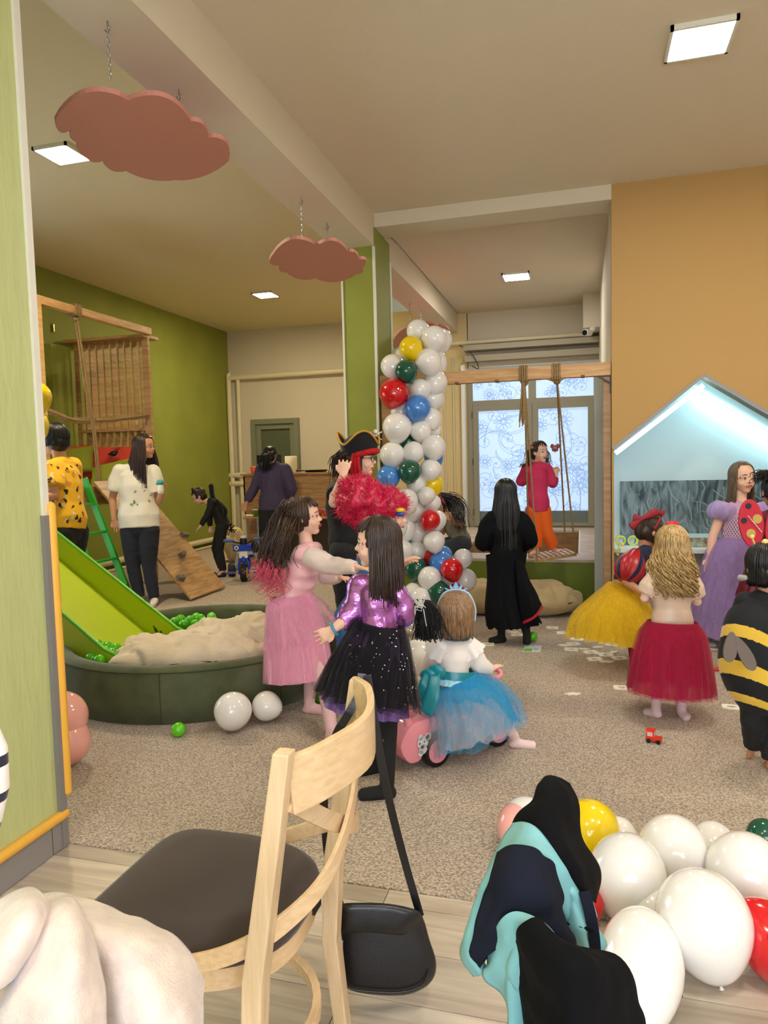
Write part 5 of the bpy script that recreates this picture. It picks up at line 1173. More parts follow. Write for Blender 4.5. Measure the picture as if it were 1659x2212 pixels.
cloth('teal_front', g([[(1195, 1880, 1.06), (1225, 1900, 1.045), (1262, 1930, 1.06)], [(1212, 1930, 1.05), (1245, 1950, 1.03), (1284, 1985, 1.06)], [(1225, 1985, 1.05), (1252, 2010, 1.03), (1296, 2040, 1.07)], [(1240, 2040, 1.05), (1268, 2060, 1.03), (1306, 2095, 1.08)]]), Mt, jk, .010, 9, .014, 26, seed=11)
bm = B(); ribbon(bm, curve_pts([PD(1262, 1925, 1.035), PD(1276, 1980, 1.02), PD(1284, 2030, 1.025), PD(1286, 2075, 1.04)], 14), .016, .004, RT); obj('zip_tape', bm, Mn, jk)
bm = B(); tube(bm, curve_pts([PD(1225, 1995, 1.03), PD(1250, 2000, 1.02), PD(1278, 2010, 1.02)], 10), .003, 6); obj('pocket_piping', bm, Mk, jk, smooth=True)
bm = B(); tube(bm, curve_pts([PD(1270, 1990, 1.05), PD(1276, 2040, 1.06), PD(1272, 2075, 1.07)], 10), .004, 6); obj('zip', bm, M_black, jk, smooth=True)
# ================================================================ people
SK = {'fair': (236, 190, 164), 'tan': (206, 152, 118), 'pale': (240, 204, 184)}
def skin(k): return mat('skin_'+k, SK[k], .5, sub=.15, spec=.35)
M_eyew, M_iris, M_lip = mat('eye_white', (236, 232, 228), .2), mat('iris', (40, 26, 18), .15), mat('lips', (186, 92, 88), .4)
HAIRM = {}
def hairmat(k):
    c = {'black': (16, 14, 14), 'dark': (60, 38, 26), 'brown': (78, 52, 34), 'lightbrown': (122, 96, 66), 'blond': (216, 178, 116), 'sandy': (168, 128, 90), 'magenta': (236, 26, 78), 'darkgold': (198, 156, 94)}[k]
    return mat('hair_'+k, c, .38, rgb2=tuple(int(v*.62) for v in c), vscale=60, stretch=(3, 3, .5), spec=.5)
class Fig:
    """a person posed by joints: every joint is (px, py, depth offset) in the photograph at the person's depth D"""
    def __init__(s, label, D, J, k=1.0, face=0, pitch=0, roll=0, hh=.2, sk='fair', base=None, cat='person', fat=1.0):
        s.D, s.k, s.hh, s.sk, s.fat = D, k, hh, sk, fat
        s.J = {n: (G(v[0], v[1], v[3]) if len(v) > 3 else PD(v[0], v[1], D+(v[2] if len(v) > 2 else 0))) for n, v in J.items()}
        b = base or (s.J['ankL']+s.J['ankR'])/2 if 'ankL' in s.J else s.J['pel']
        s.root = thing('person', label, cat, (b.x, b.y, 0))
        R = Vector((RT.x, RT.y, 0)).normalized(); F = Vector((FW.x, FW.y, 0)).normalized(); s.R_, s.F_ = R, F
        a = math.radians(face)   # 0 = towards the camera, 90 = to the right of the picture, 180 = away
        f = -F*math.cos(a)+R*math.sin(a); U = Vector((0, 0, 1)); x = f.cross(U)   # x = person's right... kept as lateral
        q = Matrix.Rotation(math.radians(pitch), 3, x); f2 = q @ f; u2 = q @ U
        q = Matrix.Rotation(math.radians(roll), 3, F); f2 = q @ f2; u2 = q @ u2; x2 = f2.cross(u2)
        s.H = Matrix((x2, f2, u2)).transposed()       # head axes: x lateral, y forward, z up
        s.hc = s.J['head']
    def h(s, x, y, z): return s.hc + s.H @ (Vector((x, y, z))*s.hh)
    def lat(s):
        return (s.J['shR']-s.J['shL']).normalized()
    def torso_st(s, ex=0.0, w=1.0):
        J, k = s.J, s.k; sh = (J['shL']+J['shR'])/2; pel = J['pel']; hl = (J['shR']-J['shL']).length
        hw = hl/2; L = lambda t: sh.lerp(pel, t)
        P = [L(-.04), L(.06), L(.28), L(.62), L(.86), pel+(pel-sh)*.10]
        rw = [hw*.72, hw*.98, hw*.93*w, hw*.84*w*s.fat, hw*.97*w*s.fat, hw*.93*w*s.fat]
        rd = [.055*k, .085*k, .105*k*w, .09*k*w*s.fat, .11*k*w*s.fat, .10*k*w*s.fat]
        return P, [r+ex for r in rw], [r+ex for r in rd]
    def body(s, hands=True, vox=None, ears=True, feet=True, bare=None):
        J, k, h, hh = s.J, s.k, s.h, s.hh; bm = B()
        # head
        ball(bm, h(0, -.05, .13), (.325*hh, .41*hh, .37*hh), s.H, 20, 12)
        ball(bm, h(0, .06, -.14), (.27*hh, .30*hh, .32*hh), s.H, 18, 12)
        ball(bm, h(0, .10, .08), (.285*hh, .27*hh, .24*hh), s.H, 16, 10)
        ball(bm, h(0, .20, -.375), (.12*hh, .12*hh, .10*hh), s.H)
        for q in (-1, 1): ball(bm, h(.15*q, .19, -.16), (.12*hh, .12*hh, .12*hh), s.H)
        ball(bm, h(0, .315, -.235), (.105*hh, .055*hh, .06*hh), s.H)
        tube(bm, [h(0, .325, .03), h(0, .362, -.05), h(0, .392, -.10)], [.032*hh, .036*hh, .046*hh], 10)
        for q in (-1, 1): ball(bm, h(.042*q, .352, -.112), .034*hh)
        if ears:
            for q in (-1, 1): ball(bm, h(.335*q, -.03, -.02), (.035*hh, .075*hh, .115*hh), s.H); ball(bm, h(.33*q, .0, -.10), (.03*hh, .05*hh, .05*hh), s.H)
        nb = (J['shL']+J['shR'])/2
        tube(bm, [nb-(nb-h(0, -.10, -.35))*.0+Vector((0, 0, -.02*k)), nb.lerp(h(0, -.10, -.3), .55), h(0, -.08, -.15)], [.062*k*.95, .05*k, .052*k], 14)
        # trapezius, torso
        for q in ('L', 'R'): tube(bm, [nb.lerp(h(0, -.1, -.35), .35), nb.lerp(J['sh'+q], .55), J['sh'+q]], [.045*k, .045*k, .042*k], 10)
        P, rw, rd = s.torso_st(-.008*k); tube(bm, P, rw, 20, lat=s.lat(), rd=rd)
        for q in ('L', 'R'):
            a, e, w_ = J['sh'+q], J['el'+q], J['wr'+q]
            tube(bm, [a, a.lerp(e, .3), a.lerp(e, .75), e], [.050*k, .046*k, .038*k, .037*k], 12)
            tube(bm, [e, e.lerp(w_, .3), w_], [.037*k, .037*k, .025*k], 12)
            if hands: s.hand(bm, q)
            hp = s.J['hip'+q]; kn = J['kn'+q]; an = J['ank'+q]
            tube(bm, [hp, hp.lerp(kn, .4), kn], [.085*k*s.fat, .076*k*s.fat, .054*k], 14)
            tube(bm, [kn, kn.lerp(an, .35), kn.lerp(an, .8), an], [.053*k, .053*k, .036*k, .034*k], 12)
            if feet:
                toe = J['toe'+q]; heel = an+(an-toe).normalized()*.02*k; d = toe-an; d.z = 0
                hl = Vector((an.x, an.y, 0))-d.normalized()*.025*k; g_ = min(an.z, .055*k)
                off = an.z-g_ if an.z > .12*k else 0
                base = Vector((0, 0, off))
                tube(bm, [Vector((hl.x, hl.y, .030*k))+base, Vector((an.x, an.y, .034*k))+base+d*.25, Vector((toe.x, toe.y, 0))+Vector((0, 0, (toe.z-.02*k if toe.z > .1 else 0)+.022*k))], [.030*k, .036*k, .034*k], 12, rd=[.028*k, .030*k, .020*k])
                tube(bm, [an, Vector((an.x, an.y, .035*k))+base], [.034*k, .034*k], 10)
        o = remesh('body', bm, vox or (.0042 if s.D < 4.6 else .0056), skin(s.sk), s.root, 3); s.b = o; s.bodyobj = o
        return o
    def hand(s, bm, q):
        J, k = s.J, s.k*.92; w_ = J['wr'+q]; e = J['el'+q]
        d = (J['hd'+q]-w_).normalized() if 'hd'+q in J else (w_-e).normalized()
        curl = s.curl.get(q, .35) if hasattr(s, 'curl') else .35
        n = s.palm.get(q) if hasattr(s, 'palm') and q in s.palm else None
        side = Vector(n) if n else d.cross(Vector((0, 0, 1)) if abs(d.z) < .8 else FW)
        side = (side-d*side.dot(d)).normalized(); nn = d.cross(side)
        pl = .085*k; tube(bm, [w_-d*.01, w_+d*pl*.5, w_+d*pl], [.024*k, .036*k, .036*k], 12, lat=side, rd=[.02*k, .016*k, .013*k])
        for i, (o_, L) in enumerate(((-.034, .062), (-.0115, .072), (.0115, .068), (.034, .052))):
            b = w_+d*pl*.92+side*(o_*k); c = b; pts = [b-d*.02*k]
            for t in range(3):
                th = curl*(t+.6); dd = d*math.cos(th)+nn*math.sin(th)+side*(o_*4.5)
                c = c+dd.normalized()*(L*k*(.42, .33, .25)[t]); pts.append(c)
            tube(bm, pts, [.0088*k, .0082*k, .0076*k, .0065*k], 8)
        tb = w_+d*.02*k-side*.028*k; t1 = tb+(d*.7-side*.7).normalized()*.03*k; t2 = t1+(d*.9-side*.2+nn*.3).normalized()*.028*k
        tube(bm, [tb, t1, t2], [.013*k, .0105*k, .0085*k], 8)
    def face(s, lips=(186, 92, 88), brow='dark', paint=None, eye=1.0):
        h, hh, b = s.h, s.hh, s.bodyobj
        for q in (-1, 1):
            c = h(.135*q, .285, -.005)
            bm = B(); ball(bm, c, (.055*hh, .045*hh, .028*hh*eye), s.H, 14, 8); e = obj('eye', bm, M_eyew, s.b, smooth=True)
            bm = B(); ball(bm, h(.135*q, .306, -.005), (.031*hh, .030*hh, .029*hh*eye), s.H, 12, 8); obj('iris', bm, M_iris, s.b, smooth=True)
            bm = B(); tube(bm, curve_pts([h((.135-.065)*q, .318, .012), h(.135*q, .338, .040), h((.135+.07)*q, .295, .010)], 8), .007*hh, 5); obj('eyelashes', bm, mat('lash', (24, 18, 16), .6), s.b, smooth=True)
            bm = B(); tube(bm, curve_pts([h(.06*q, .345, .095), h(.135*q, .342, .125), h(.215*q, .285, .10)], 8), [.010*hh]*3+[.012*hh]*3+[.007*hh]*3, 6); obj('eyebrow', bm, hairmat(brow), s.b, smooth=True)
        bm = B(); tube(bm, curve_pts([h(-.095, .325, -.245), h(-.03, .378, -.222), h(.03, .378, -.222), h(.095, .325, -.245)], 10), .015*hh, 8)
        tube(bm, curve_pts([h(-.085, .325, -.255), h(0, .375, -.272), h(.085, .325, -.255)], 10), .018*hh, 8); obj('lips', bm, mat('lips_%d_%d' % lips[:2], lips, .4), s.b, smooth=True)
        if paint:
            bm = B()
            for q in (-1, 1):
                for (x, z, r) in ((.12, .07, .075), (.2, .03, .06), (.17, -.09, .06), (.06, .16, .05)): ball(bm, h(x*q, .272-abs(x)*.25, z), (r*hh, .03*hh, r*hh*.7), s.H, 12, 7)
            obj('face_paint', bm, mat('paint_%d' % paint[0], paint, .5), s.b, smooth=True)
    def top(s, rgb, key, sleeve=1.0, ex=.014, hem=.12, name='shirt', mt=None, neck=True, w=1.0, fold=.006, cuff=0, sw=1.0, f=(16, 16, 9)):
        """torso garment with sleeves to a fraction of the arm (1 = shoulder to elbow, 2 = to wrist)"""
        J, k = s.J, s.k; ex = ex*max(k, .75); bm = B(); P, rw, rd = s.torso_st(ex, w)
        P = P[:-1]+[J['pel']+(J['pel']-P[0])*hem]
        tube(bm, P, rw, 24, lat=s.lat(), rd=rd, r0=True, r1=False)
        nb = (J['shL']+J['shR'])/2; nk = s.h(0, -.1, -.35)
        if neck: tube(bm, [nb+Vector((0, 0, -.03*k)), nb.lerp(nk, .25)], [.075*k+ex, .058*k+ex*.4], 16, r1=False)
        for q in ('L', 'R'):
            a, e, w_ = J['sh'+q], J['el'+q], J['wr'+q]
            tube(bm, [nb.lerp(nk, .12), nb.lerp(a, .55), a], [.046*k+ex*.7, .047*k+ex, .046*k+ex], 12)
            if sleeve <= 1: tube(bm, [a, a.lerp(e, sleeve*.5), a.lerp(e, sleeve)], [.052*k+ex, (.050*k+ex*1.1)*sw, (.044*k+ex*1.3)*sw], 16, r1=False)
            else:
                tube(bm, [a, a.lerp(e, .5), e], [.052*k+ex, (.046*k+ex)*sw, (.040*k+ex)*sw], 16)
                tube(bm, [e, e.lerp(w_, (sleeve-1)*.5), e.lerp(w_, sleeve-1)], [(.040*k+ex)*sw, (.038*k+ex*.9)*sw, .028*k+ex*.8+cuff], 16, r1=False)
        return remesh(name, bm, max(.0065, .0085*k), mt or mat('cloth_'+key, rgb, .8, sheen=.06, bump=.15, bscale=160), s.root, 2, folds(fold, f, seed=s.D*7))
    def trousers(s, rgb, key, to=1.0, ex=.012, mt=None, name='trousers', flare=0, rise=.2, fold=.004):
        J, k = s.J, s.k; ex *= max(k, .75); bm = B(); P, rw, rd = s.torso_st(ex)
        sh = (J['shL']+J['shR'])/2; a = sh.lerp(J['pel'], 1-rise)
        tube(bm, [a, J['pel'], P[-1]], [rw[3]+.0*ex, rw[4], rw[5]], 20, lat=s.lat(), rd=[rd[3], rd[4], rd[5]], r0=False)
        for q in ('L', 'R'):
            hp, kn, an = J['hip'+q], J['kn'+q], J['ank'+q]
            tube(bm, [hp, hp.lerp(kn, .4), kn], [.088*k*s.fat+ex, .078*k*s.fat+ex, .056*k+ex+flare*.3], 16)
            tube(bm, [kn, kn.lerp(an, .4), kn.lerp(an, to)], [.056*k+ex+flare*.3, .054*k+ex+flare*.6, .036*k+ex*1.3+flare], 16, r1=False)
        return remesh(name, bm, max(.0065, .0085*k), mt or mat('cloth_'+key, rgb, .8, sheen=.05, bump=.1, bscale=200), s.root, 2, folds(fold, (10, 10, 22), seed=s.D*3))
    def socks(s, rgb, key, frm=.0, name='sock'):
        J, k = s.J, s.k
        for q in ('L', 'R'):
            kn, an, toe = J['kn'+q], J['ank'+q], J['toe'+q]; bm = B(); st_ = kn.lerp(an, frm); ex = .004
            if frm < .05: hp = J['hip'+q]; tube(bm, [hp.lerp(kn, .35), kn], [.078*k+ex, .056*k+ex], 14)
            tube(bm, [st_, kn.lerp(an, max(frm, .45)), an], [.055*k+ex if frm < .3 else .040*k+ex, .046*k+ex, .036*k+ex], 14)
            d = toe-an; d.z = 0; hl = Vector((an.x, an.y, 0))-d.normalized()*.025*k
            off = an.z-.055*k if an.z > .12*k else 0; base = Vector((0, 0, off))
            tube(bm, [an, Vector((an.x, an.y, .035*k))+base], [.036*k+ex, .036*k+ex], 10)
            tube(bm, [Vector((hl.x, hl.y, .030*k))+base, Vector((an.x, an.y, .034*k))+base+d*.25, Vector((toe.x, toe.y, 0))+Vector((0, 0, (toe.z-.02*k if toe.z > .1 else 0)+.022*k))], [.030*k+ex, .036*k+ex, .034*k+ex], 14, rd=[.030*k, .031*k+ex, .020*k+ex])
            remesh(name, bm, .0065, mat('sock_'+key, rgb, .85, bump=.1, bscale=300), s.root, 3)
    def hair(s, key, n=220, length=.8, spread=.38, fringe=True, tip=None, wave=.0, wl=18, r=.0042, cap=True, back=0, part=None, vol=1.0, seed=1, taper=.35, clear=.42, name='hair', curl=0, tips=None, clearang=62):
        """strands from the scalp; length in head heights; tip = world vector the strands drift by"""
        h, hh, H = s.h, s.hh, s.H; rr = random.Random(seed); bm = B()
        if cap:
            ball(bm, h(0, -.075, .165), (.352*hh*vol, .418*hh*vol, .378*hh*vol), H, 24, 16)
            ball(bm, h(0, -.19, -.04), (.335*hh*vol, .30*hh*vol, .36*hh*vol), H, 20, 12)
            o = remesh(name, bm, max(.006, .03*hh), hairmat(key), s.root, 2, folds(.0025, (90, 90, 25)))
            # open the face: drop cap vertices in front of the hairline
            bm2 = bmesh.new(); bm2.from_mesh(o.data); Hi = H.inverted(); wl_ = WLOC[o.name]; kill = []
            for v in bm2.verts:
                p = Hi @ (v.co+wl_-s.hc)/hh
                if p.y > .17 and p.z < clear and p.y > .17+max(0, (clear-.30-p.z))*(-.32): kill.append(v)
            bmesh.ops.delete(bm2, geom=kill, context='VERTS'); bm2.to_mesh(o.data); bm2.free()
            bm = B()
        U = Vector((0, 0, 1)); c0 = h(0, -.06, .14); Hm = H; sides = []
        for i_ in range(n):
            isf = fringe and i_ < n*.16
            fr_ = math.radians(clearang)
            phi = rr.uniform(-fr_*1.05, fr_*1.05) if isf else rr.uniform(fr_, 2*math.pi-fr_)
            j = rr.uniform(.955, 1.035)*vol; th0 = rr.uniform(.02, .5) if not isf else rr.uniform(.1, .4)
            the = rr.uniform(1.12, 1.32) if isf else 1.72
            A_, B_, C_ = .352*hh*j, .425*hh*j, .388*hh*j
            def sk_(t): return c0+Hm @ Vector((A_*math.sin(t)*math.sin(phi), B_*math.sin(t)*math.cos(phi), C_*math.cos(t)))
            pts = [sk_(th0+(the-th0)*k/7) for k in range(8)]
            Lh = (length-.7)*hh*rr.uniform(.86, 1.06)
            if not isf and Lh > .02*hh:
                p0 = pts[-1]; off0 = p0-c0; hx = Hm @ Vector((.36*math.sin(phi), .40*math.cos(phi), 0)); hx.z = 0
                kf = spread/.38; w1 = Vector((rr.uniform(-1, 1), rr.uniform(-1, 1), 0)).normalized(); ph = rr.uniform(0, 6.28); m_ = max(5, int(Lh/(.16*hh))+3) if not curl else 16
                tgt = hx*hh*kf*rr.uniform(.82, 1.05)
                o0 = Vector((p0.x-c0.x, p0.y-c0.y, 0))
                for k in range(1, m_+1):
                    t = k/m_; q = o0.lerp(tgt, min(1, t*Lh/(.7*hh)))
                    p = Vector((c0.x, c0.y, p0.z))+q-U*(Lh*t)
                    if tip is not None: p += Vector(tip)*Lh*t*t
                    if wave:
                        wv = wave*hh*min(1, t*2.2); p += w1*(wv*math.sin(wl*t*Lh/hh*.55+ph))+w1.cross(U)*(wv*math.cos(wl*t*Lh/hh*.55+ph)*(1 if curl else .3))
                    pts.append(p)
                if curl: pts = curve_pts(pts, 34)
            elif not isf and Lh < 0:
                pts = pts[:max(4, int(8*length/.72))]
            rad = [r*(1-(1-taper)*(i/(len(pts)-1))**2)*rr.uniform(.85, 1.2) for i in range(len(pts))]
            tube(bm, pts, rad, 5, r0=False, r1=False)
        return obj(name if not cap else 'hair_strands', bm, hairmat(key), s.root, smooth=True, kind='stuff')
    def lock(s, key, paths, n=40, r=.004, sp=.02, name='hair_lock', wave=.0, seed=3, kind='stuff', tap=.35, mt=None, fl=1.0):
        """bunches of strands following given world paths"""
        rr = random.Random(seed); bm = B()
        for path in paths:
            for _ in range(n):
                o0 = Vector((rr.gauss(0, 1), rr.gauss(0, 1), rr.gauss(0, .4)))*sp*.5; o1 = o0*fl+Vector((rr.gauss(0, 1), rr.gauss(0, 1), rr.gauss(0, 1)))*sp*.3; ph = rr.uniform(0, 6.3); cut = rr.uniform(.8, 1)
                C = curve_pts(path, 12); m_ = len(C); C = C[:max(4, int(m_*cut))]; m_ = len(C)
                pts = [c+o0.lerp(o1, i/(m_-1))+Vector((math.sin(i*1.1+ph), math.cos(i*.9+ph), 0))*wave*i/m_ for i, c in enumerate(C)]
                tube(bm, pts, [r*(1-(1-tap)*(i/(m_-1))) for i in range(m_)], 5, r0=False, r1=False)
        return obj(name, bm, mt or hairmat(key), s.root, smooth=True, kind=kind)
    def skirt(s, rings, mt, name='skirt', nf=22, amp=.07, th=None, seed=0, drift=0, jag=0, seg=132, inner=None):
        """rings: list of (centre, rx along lateral, ry); a ruffled cloth tube"""
        L = s.lat(); L.z = 0; L.normalize(); bm = B(); V = []; n = seg; m_ = len(rings)
        C = curve_pts([Vector(r[0]) for r in rings], (m_-1)*5); A = curve_pts([Vector((r[1], r[2], 0)) for r in rings], (m_-1)*5)
        for i, (c, a) in enumerate(zip(C, A)):
            t = i/(len(C)-1); ax = (C[-1]-C[0]).normalized(); l2 = (L-ax*L.dot(ax)).normalized(); m2 = ax.cross(l2); row = []
            for k in range(n):
                ph = 2*math.pi*k/n; w_ = noise.noise(Vector((math.cos(ph)*3+seed, math.sin(ph)*3, t*1.2+seed)))
                f_ = 1+amp*(t**.7)*(math.sin(nf*ph+5*w_+drift*t)+.6*w_*2)+.0*t
                j = jag*t**4*noise.noise(Vector((math.cos(ph)*5+seed, math.sin(ph)*5, 3)))
                row.append(bm.verts.new(c+l2*(a.x*f_*math.cos(ph))+m2*(a.y*f_*math.sin(ph))+ax*j))
            V.append(row)
        for a, b in zip(V, V[1:]):
            for k in range(n): bm.faces.new((a[k], a[(k+1) % n], b[(k+1) % n], b[k]))
        return obj(name, bm, mt, s.root, smooth=True)
def tulle(key, rgb, alpha, gl=0):
    mt = mat('tulle_'+key, rgb, .8, alpha=alpha, trans=.35, sheen=.3)
    nt = mt.node_tree; N, L = nt.nodes, nt.links
    if 'Noise Texture' not in N:
        tc = N.new('ShaderNodeTexCoord'); mp = N.new('ShaderNodeMapping'); mp.inputs['Scale'].default_value = (16, 16, 1.2); L.new(tc.outputs['Object'], mp.inputs[0])
        n = N.new('ShaderNodeTexNoise'); n.inputs['Scale'].default_value = 3; n.inputs['Detail'].default_value = 2; L.new(mp.outputs[0], n.inputs['Vector'])
        mr = N.new('ShaderNodeMapRange'); mr.inputs['From Min'].default_value = .3; mr.inputs['From Max'].default_value = .7; mr.inputs['To Min'].default_value = alpha*.8; mr.inputs['To Max'].default_value = min(1, alpha*1.2)
        L.new(n.outputs['Fac'], mr.inputs['Value'])
        for m_ in N:
            if m_.type == 'MIX_SHADER' and m_.outputs[0].links[0].to_node.type == 'OUTPUT_MATERIAL': L.new(mr.outputs[0], m_.inputs[0])
    return mt
def flat_patch(s, name, pts, mt, parent, off=.004, bodyobj=None): pass
def shoe(s, q, mt, name='shoe', h=.06):
    J, k = s.J, s.k; an, toe = J['ank'+q], J['toe'+q]; d = toe-an; d.z = 0; bm = B(); hl = Vector((an.x, an.y, 0))-d.normalized()*.03*k
    tube(bm, [Vector((hl.x, hl.y, .034*k)), Vector((an.x, an.y, .04*k))+d*.3, Vector((toe.x, toe.y, .028*k))+d*.06], [.036*k, .044*k, .040*k], 14, rd=[.034*k, .036*k, .026*k])
    remesh(name, bm, .006, mt, s.root, 3)
def blob_marks(s, o, name, mt, places, r, n=1):
    """flat printed spots lying on a garment: the garment's nearest vertices are lifted into small patches"""
    me = o.data; wl = WLOC[o.name]; bm = B()
    from mathutils.bvhtree import BVHTree
    bv = BVHTree.FromPolygons([v.co+wl for v in me.vertices], [tuple(p.vertices) for p in me.polygons])
    for (px, py), rr, rot, asp in places:
        c0, nrm, _, dist = bv.ray_cast(CAM, ray(px, py).normalized())
        if c0 is None: continue
        if nrm.dot(c0-CAM) > 0: nrm = -nrm
        a = nrm.orthogonal().normalized(); a = (Matrix.Rotation(rot, 3, nrm) @ a); b = nrm.cross(a); ring = []; c = bm.verts.new(c0+nrm*.003)
        for k in range(10):
            th = 2*math.pi*k/10; wob = 1+.3*math.sin(3*th+rot*5); w_ = c0+a*(rr*wob*math.cos(th))+b*(rr*asp*wob*math.sin(th)); q, n2, _, _ = bv.find_nearest(w_); ring.append(bm.verts.new(q+(n2 if n2.dot(nrm) > 0 else -n2)*.003))
        for k in range(10): bm.faces.new((c, ring[k], ring[(k+1) % 10]))
    return obj(name, bm, mt, s.root if n else o, smooth=True, kind='stuff')
# ================================================================ the people of the party
W = (1, 1)
def legs(d, k=None): return d
# ---- woman in the white T-shirt
f = Fig('person in white printed T-shirt and dark jeans, long brown hair, holding a baby bottle', 7.15, dict(head=(314, 966), shL=(258, 1019), shR=(330, 1019), elL=(243, 1075, .02), wrL=(246, 1122), hdL=(258, 1150), elR=(344, 1082, .0), wrR=(352, 1060, -.16), hdR=(349, 1049, -.18),
        pel=(301, 1128), hipL=(283, 1145), hipR=(321, 1145), knL=(288, 1225), knR=(322, 1226), ankL=(303, 1294, 0), ankR=(334, 1296, 0), toeL=(298, 1304, -.16), toeR=(330, 1306, -.16)), k=1.0, face=78, hh=.235, sk='tan', fat=1.12)
f.curl = {'L': .2, 'R': .9}; f.body(); f.face(brow='dark')
f.top((232, 226, 210), 'white_tee', sleeve=.72, ex=.024, hem=.10, sw=1.12, fold=.012, f=(10, 10, 8))
f.trousers((26, 30, 44), 'dark_jeans', to=.93)
f.hair('dark', n=420, length=2.45, fringe=False, spread=.62, vol=1.14, r=.0055, wave=.02, wl=4, clearang=58)
for q in 'LR': shoe(f, q, mat('white_sock', (226, 210, 204), .8), 'sock')
rg = random.Random(3)
pts = [((x, y), r, rg.random()*3, a) for x, y, r, a in ((290, 1085, .022, .6), (284, 1090, .018, .5), (297, 1090, .014, .6), (322, 1082, .016, .5), (325, 1070, .012, .6), (292, 1062, .016, .5), (312, 1060, .010, .6), (315, 1052, .018, .4))]
blob_marks(f, bpy.data.objects[[c.name for c in f.root.children if c.name.startswith('shirt')][0]], 'green_print', mat('print_sage', (120, 140, 96), .8), pts, 1)
c = PD(347, 1056, 6.93); bt = thing('baby_bottle', 'clear baby bottle of milk with teal collar in the hand of the woman in white', 'bottle', c)
bm = B(); lathe(bm, c+Vector((0, 0, -.05)), [(.026, 0), (.032, .01), (.034, .05), (.028, .07), (.032, .09)], 20); obj('milk_bottle', bm, mat('milk', (232, 226, 200), .3), bt, smooth=True)
bm = B(); lathe(bm, c+Vector((0, 0, .04)), [(.033, 0), (.034, .035), (.03, .045), (.012, .05)], 20); obj('collar', bm, mat('teal_cap', (70, 164, 164), .4), bt, smooth=True)
# ---- woman in yellow
f = Fig('person with short black hair and yellow printed blouse beside the near wall', 5.95, dict(head=(118, 950), shL=(156, 1008, .20), shR=(114, 1014, -.13), elR=(116, 1070, -.22), wrR=(78, 1076, -.3), hdR=(60, 1070, -.3), elL=(150, 1070, .3), wrL=(100, 1080, .3), hdL=(85, 1075, .3),
        pel=(138, 1136), hipL=(158, 1150, .09), hipR=(128, 1152, -.09), knL=(150, 1240, .09), knR=(128, 1240, -.09), ankL=(150, 1328, .1), ankR=(128, 1332, -.1), toeL=(118, 1340, .1), toeR=(95, 1344, -.1)), k=1.10, face=-108, hh=.255, sk='tan', fat=1.22)
f.body(); f.face(lips=(200, 60, 60), brow='black')
tp = f.top((242, 184, 32), 'yellow_print', sleeve=.72, ex=.026, hem=.06, sw=1.1, fold=.008)
f.trousers((14, 15, 14), 'black_slacks')
f.hair('black', n=300, length=1.0, fringe=True, spread=.34, vol=1.07)
pk, po, pw = [], [], []
for _ in range(70):
    x, y = rg.uniform(88, 186), rg.uniform(1000, 1128); P = (x, y); (pk, pk, po, pw)[rg.randrange(4)].append((P, rg.uniform(.012, .026), rg.random()*3, rg.uniform(.35, .8)))
for nm, pl, mc in (('black_print', pk, mat('print_black', (24, 22, 22), .8)), ('orange_print', po, mat('print_orange', (226, 140, 70), .8)), ('cream_print', pw, mat('print_cream', (236, 214, 160), .8))): blob_marks(f, tp, nm, mc, pl, 1)
# ---- cat costume child
f = Fig('person in black cat costume with ears and raised tail, bending down by the climbing ramp', 8.9, dict(head=(430, 1073), shL=(455, 1086, .09), shR=(459, 1085, -.10), elR=(447, 1115, -.16), wrR=(431, 1139, -.18), hdR=(421, 1152, -.18), elL=(452, 1120, .1), wrL=(455, 1140, .12), hdL=(456, 1150, .1),
        pel=(481, 1130), hipL=(478, 1134, .05), hipR=(482, 1134, -.06), knL=(465, 1185, .06), knR=(474, 1188, -.07), ankL=(478, 1226, .1), ankR=(482, 1232, -.08), toeL=(465, 1234, .08), toeR=(468, 1240, -.1)), k=.66, face=-80, pitch=-28, hh=.205, sk='fair')
f.body(); f.face(brow='dark')
f.top((16, 15, 16), 'black_cat', sleeve=1.8, ex=.02, hem=.1); f.trousers((16, 15, 16), 'black_cat', to=1.0, flare=.01)
f.hair('dark', n=150, length=.85, spread=.3); 
for q in 'LR': shoe(f, q, M_black, 'sock')
bm = B()
for q in (-1, 1): tube(bm, [f.h(.24*q, .08, .42), f.h(.30*q, .10, .68)], [.028, .003], 8)
tube(bm, curve_pts([f.h(-.36, .05, .1), f.h(-.24, .08, .48), f.h(.24, .08, .48), f.h(.36, .05, .1)], 12), .007, 6); obj('cat_ear_headband', bm, mat('cloth_black_cat', (16, 15, 16), .8), f.root, smooth=True)
bm = B(); tp_ = [PD(x, y, 8.85) for x, y in ((484, 1120), (486, 1100), (470, 1085), (460, 1075), (456, 1050))]; tube(bm, curve_pts(tp_, 20), [.03]*8+[.034]*13, 10); obj('cat_tail', bm, mat('fur_black', (14, 13, 14), .95, bump=1, bscale=90, sheen=.4), f.root, smooth=True)
bm = B(); rr_ = random.Random(6)
for _ in range(14): a = PD(497, 1146, 8.85); d = Vector((rr_.uniform(-.08, .10), rr_.uniform(-.05, .05), rr_.uniform(-.08, .09))); tube(bm, [a, a+d*.6, a+d], .005, 5); ball(bm, a+d, .011, seg=6, rings=5)
obj('ribbon_bow', bm, M_black, f.root, smooth=True)
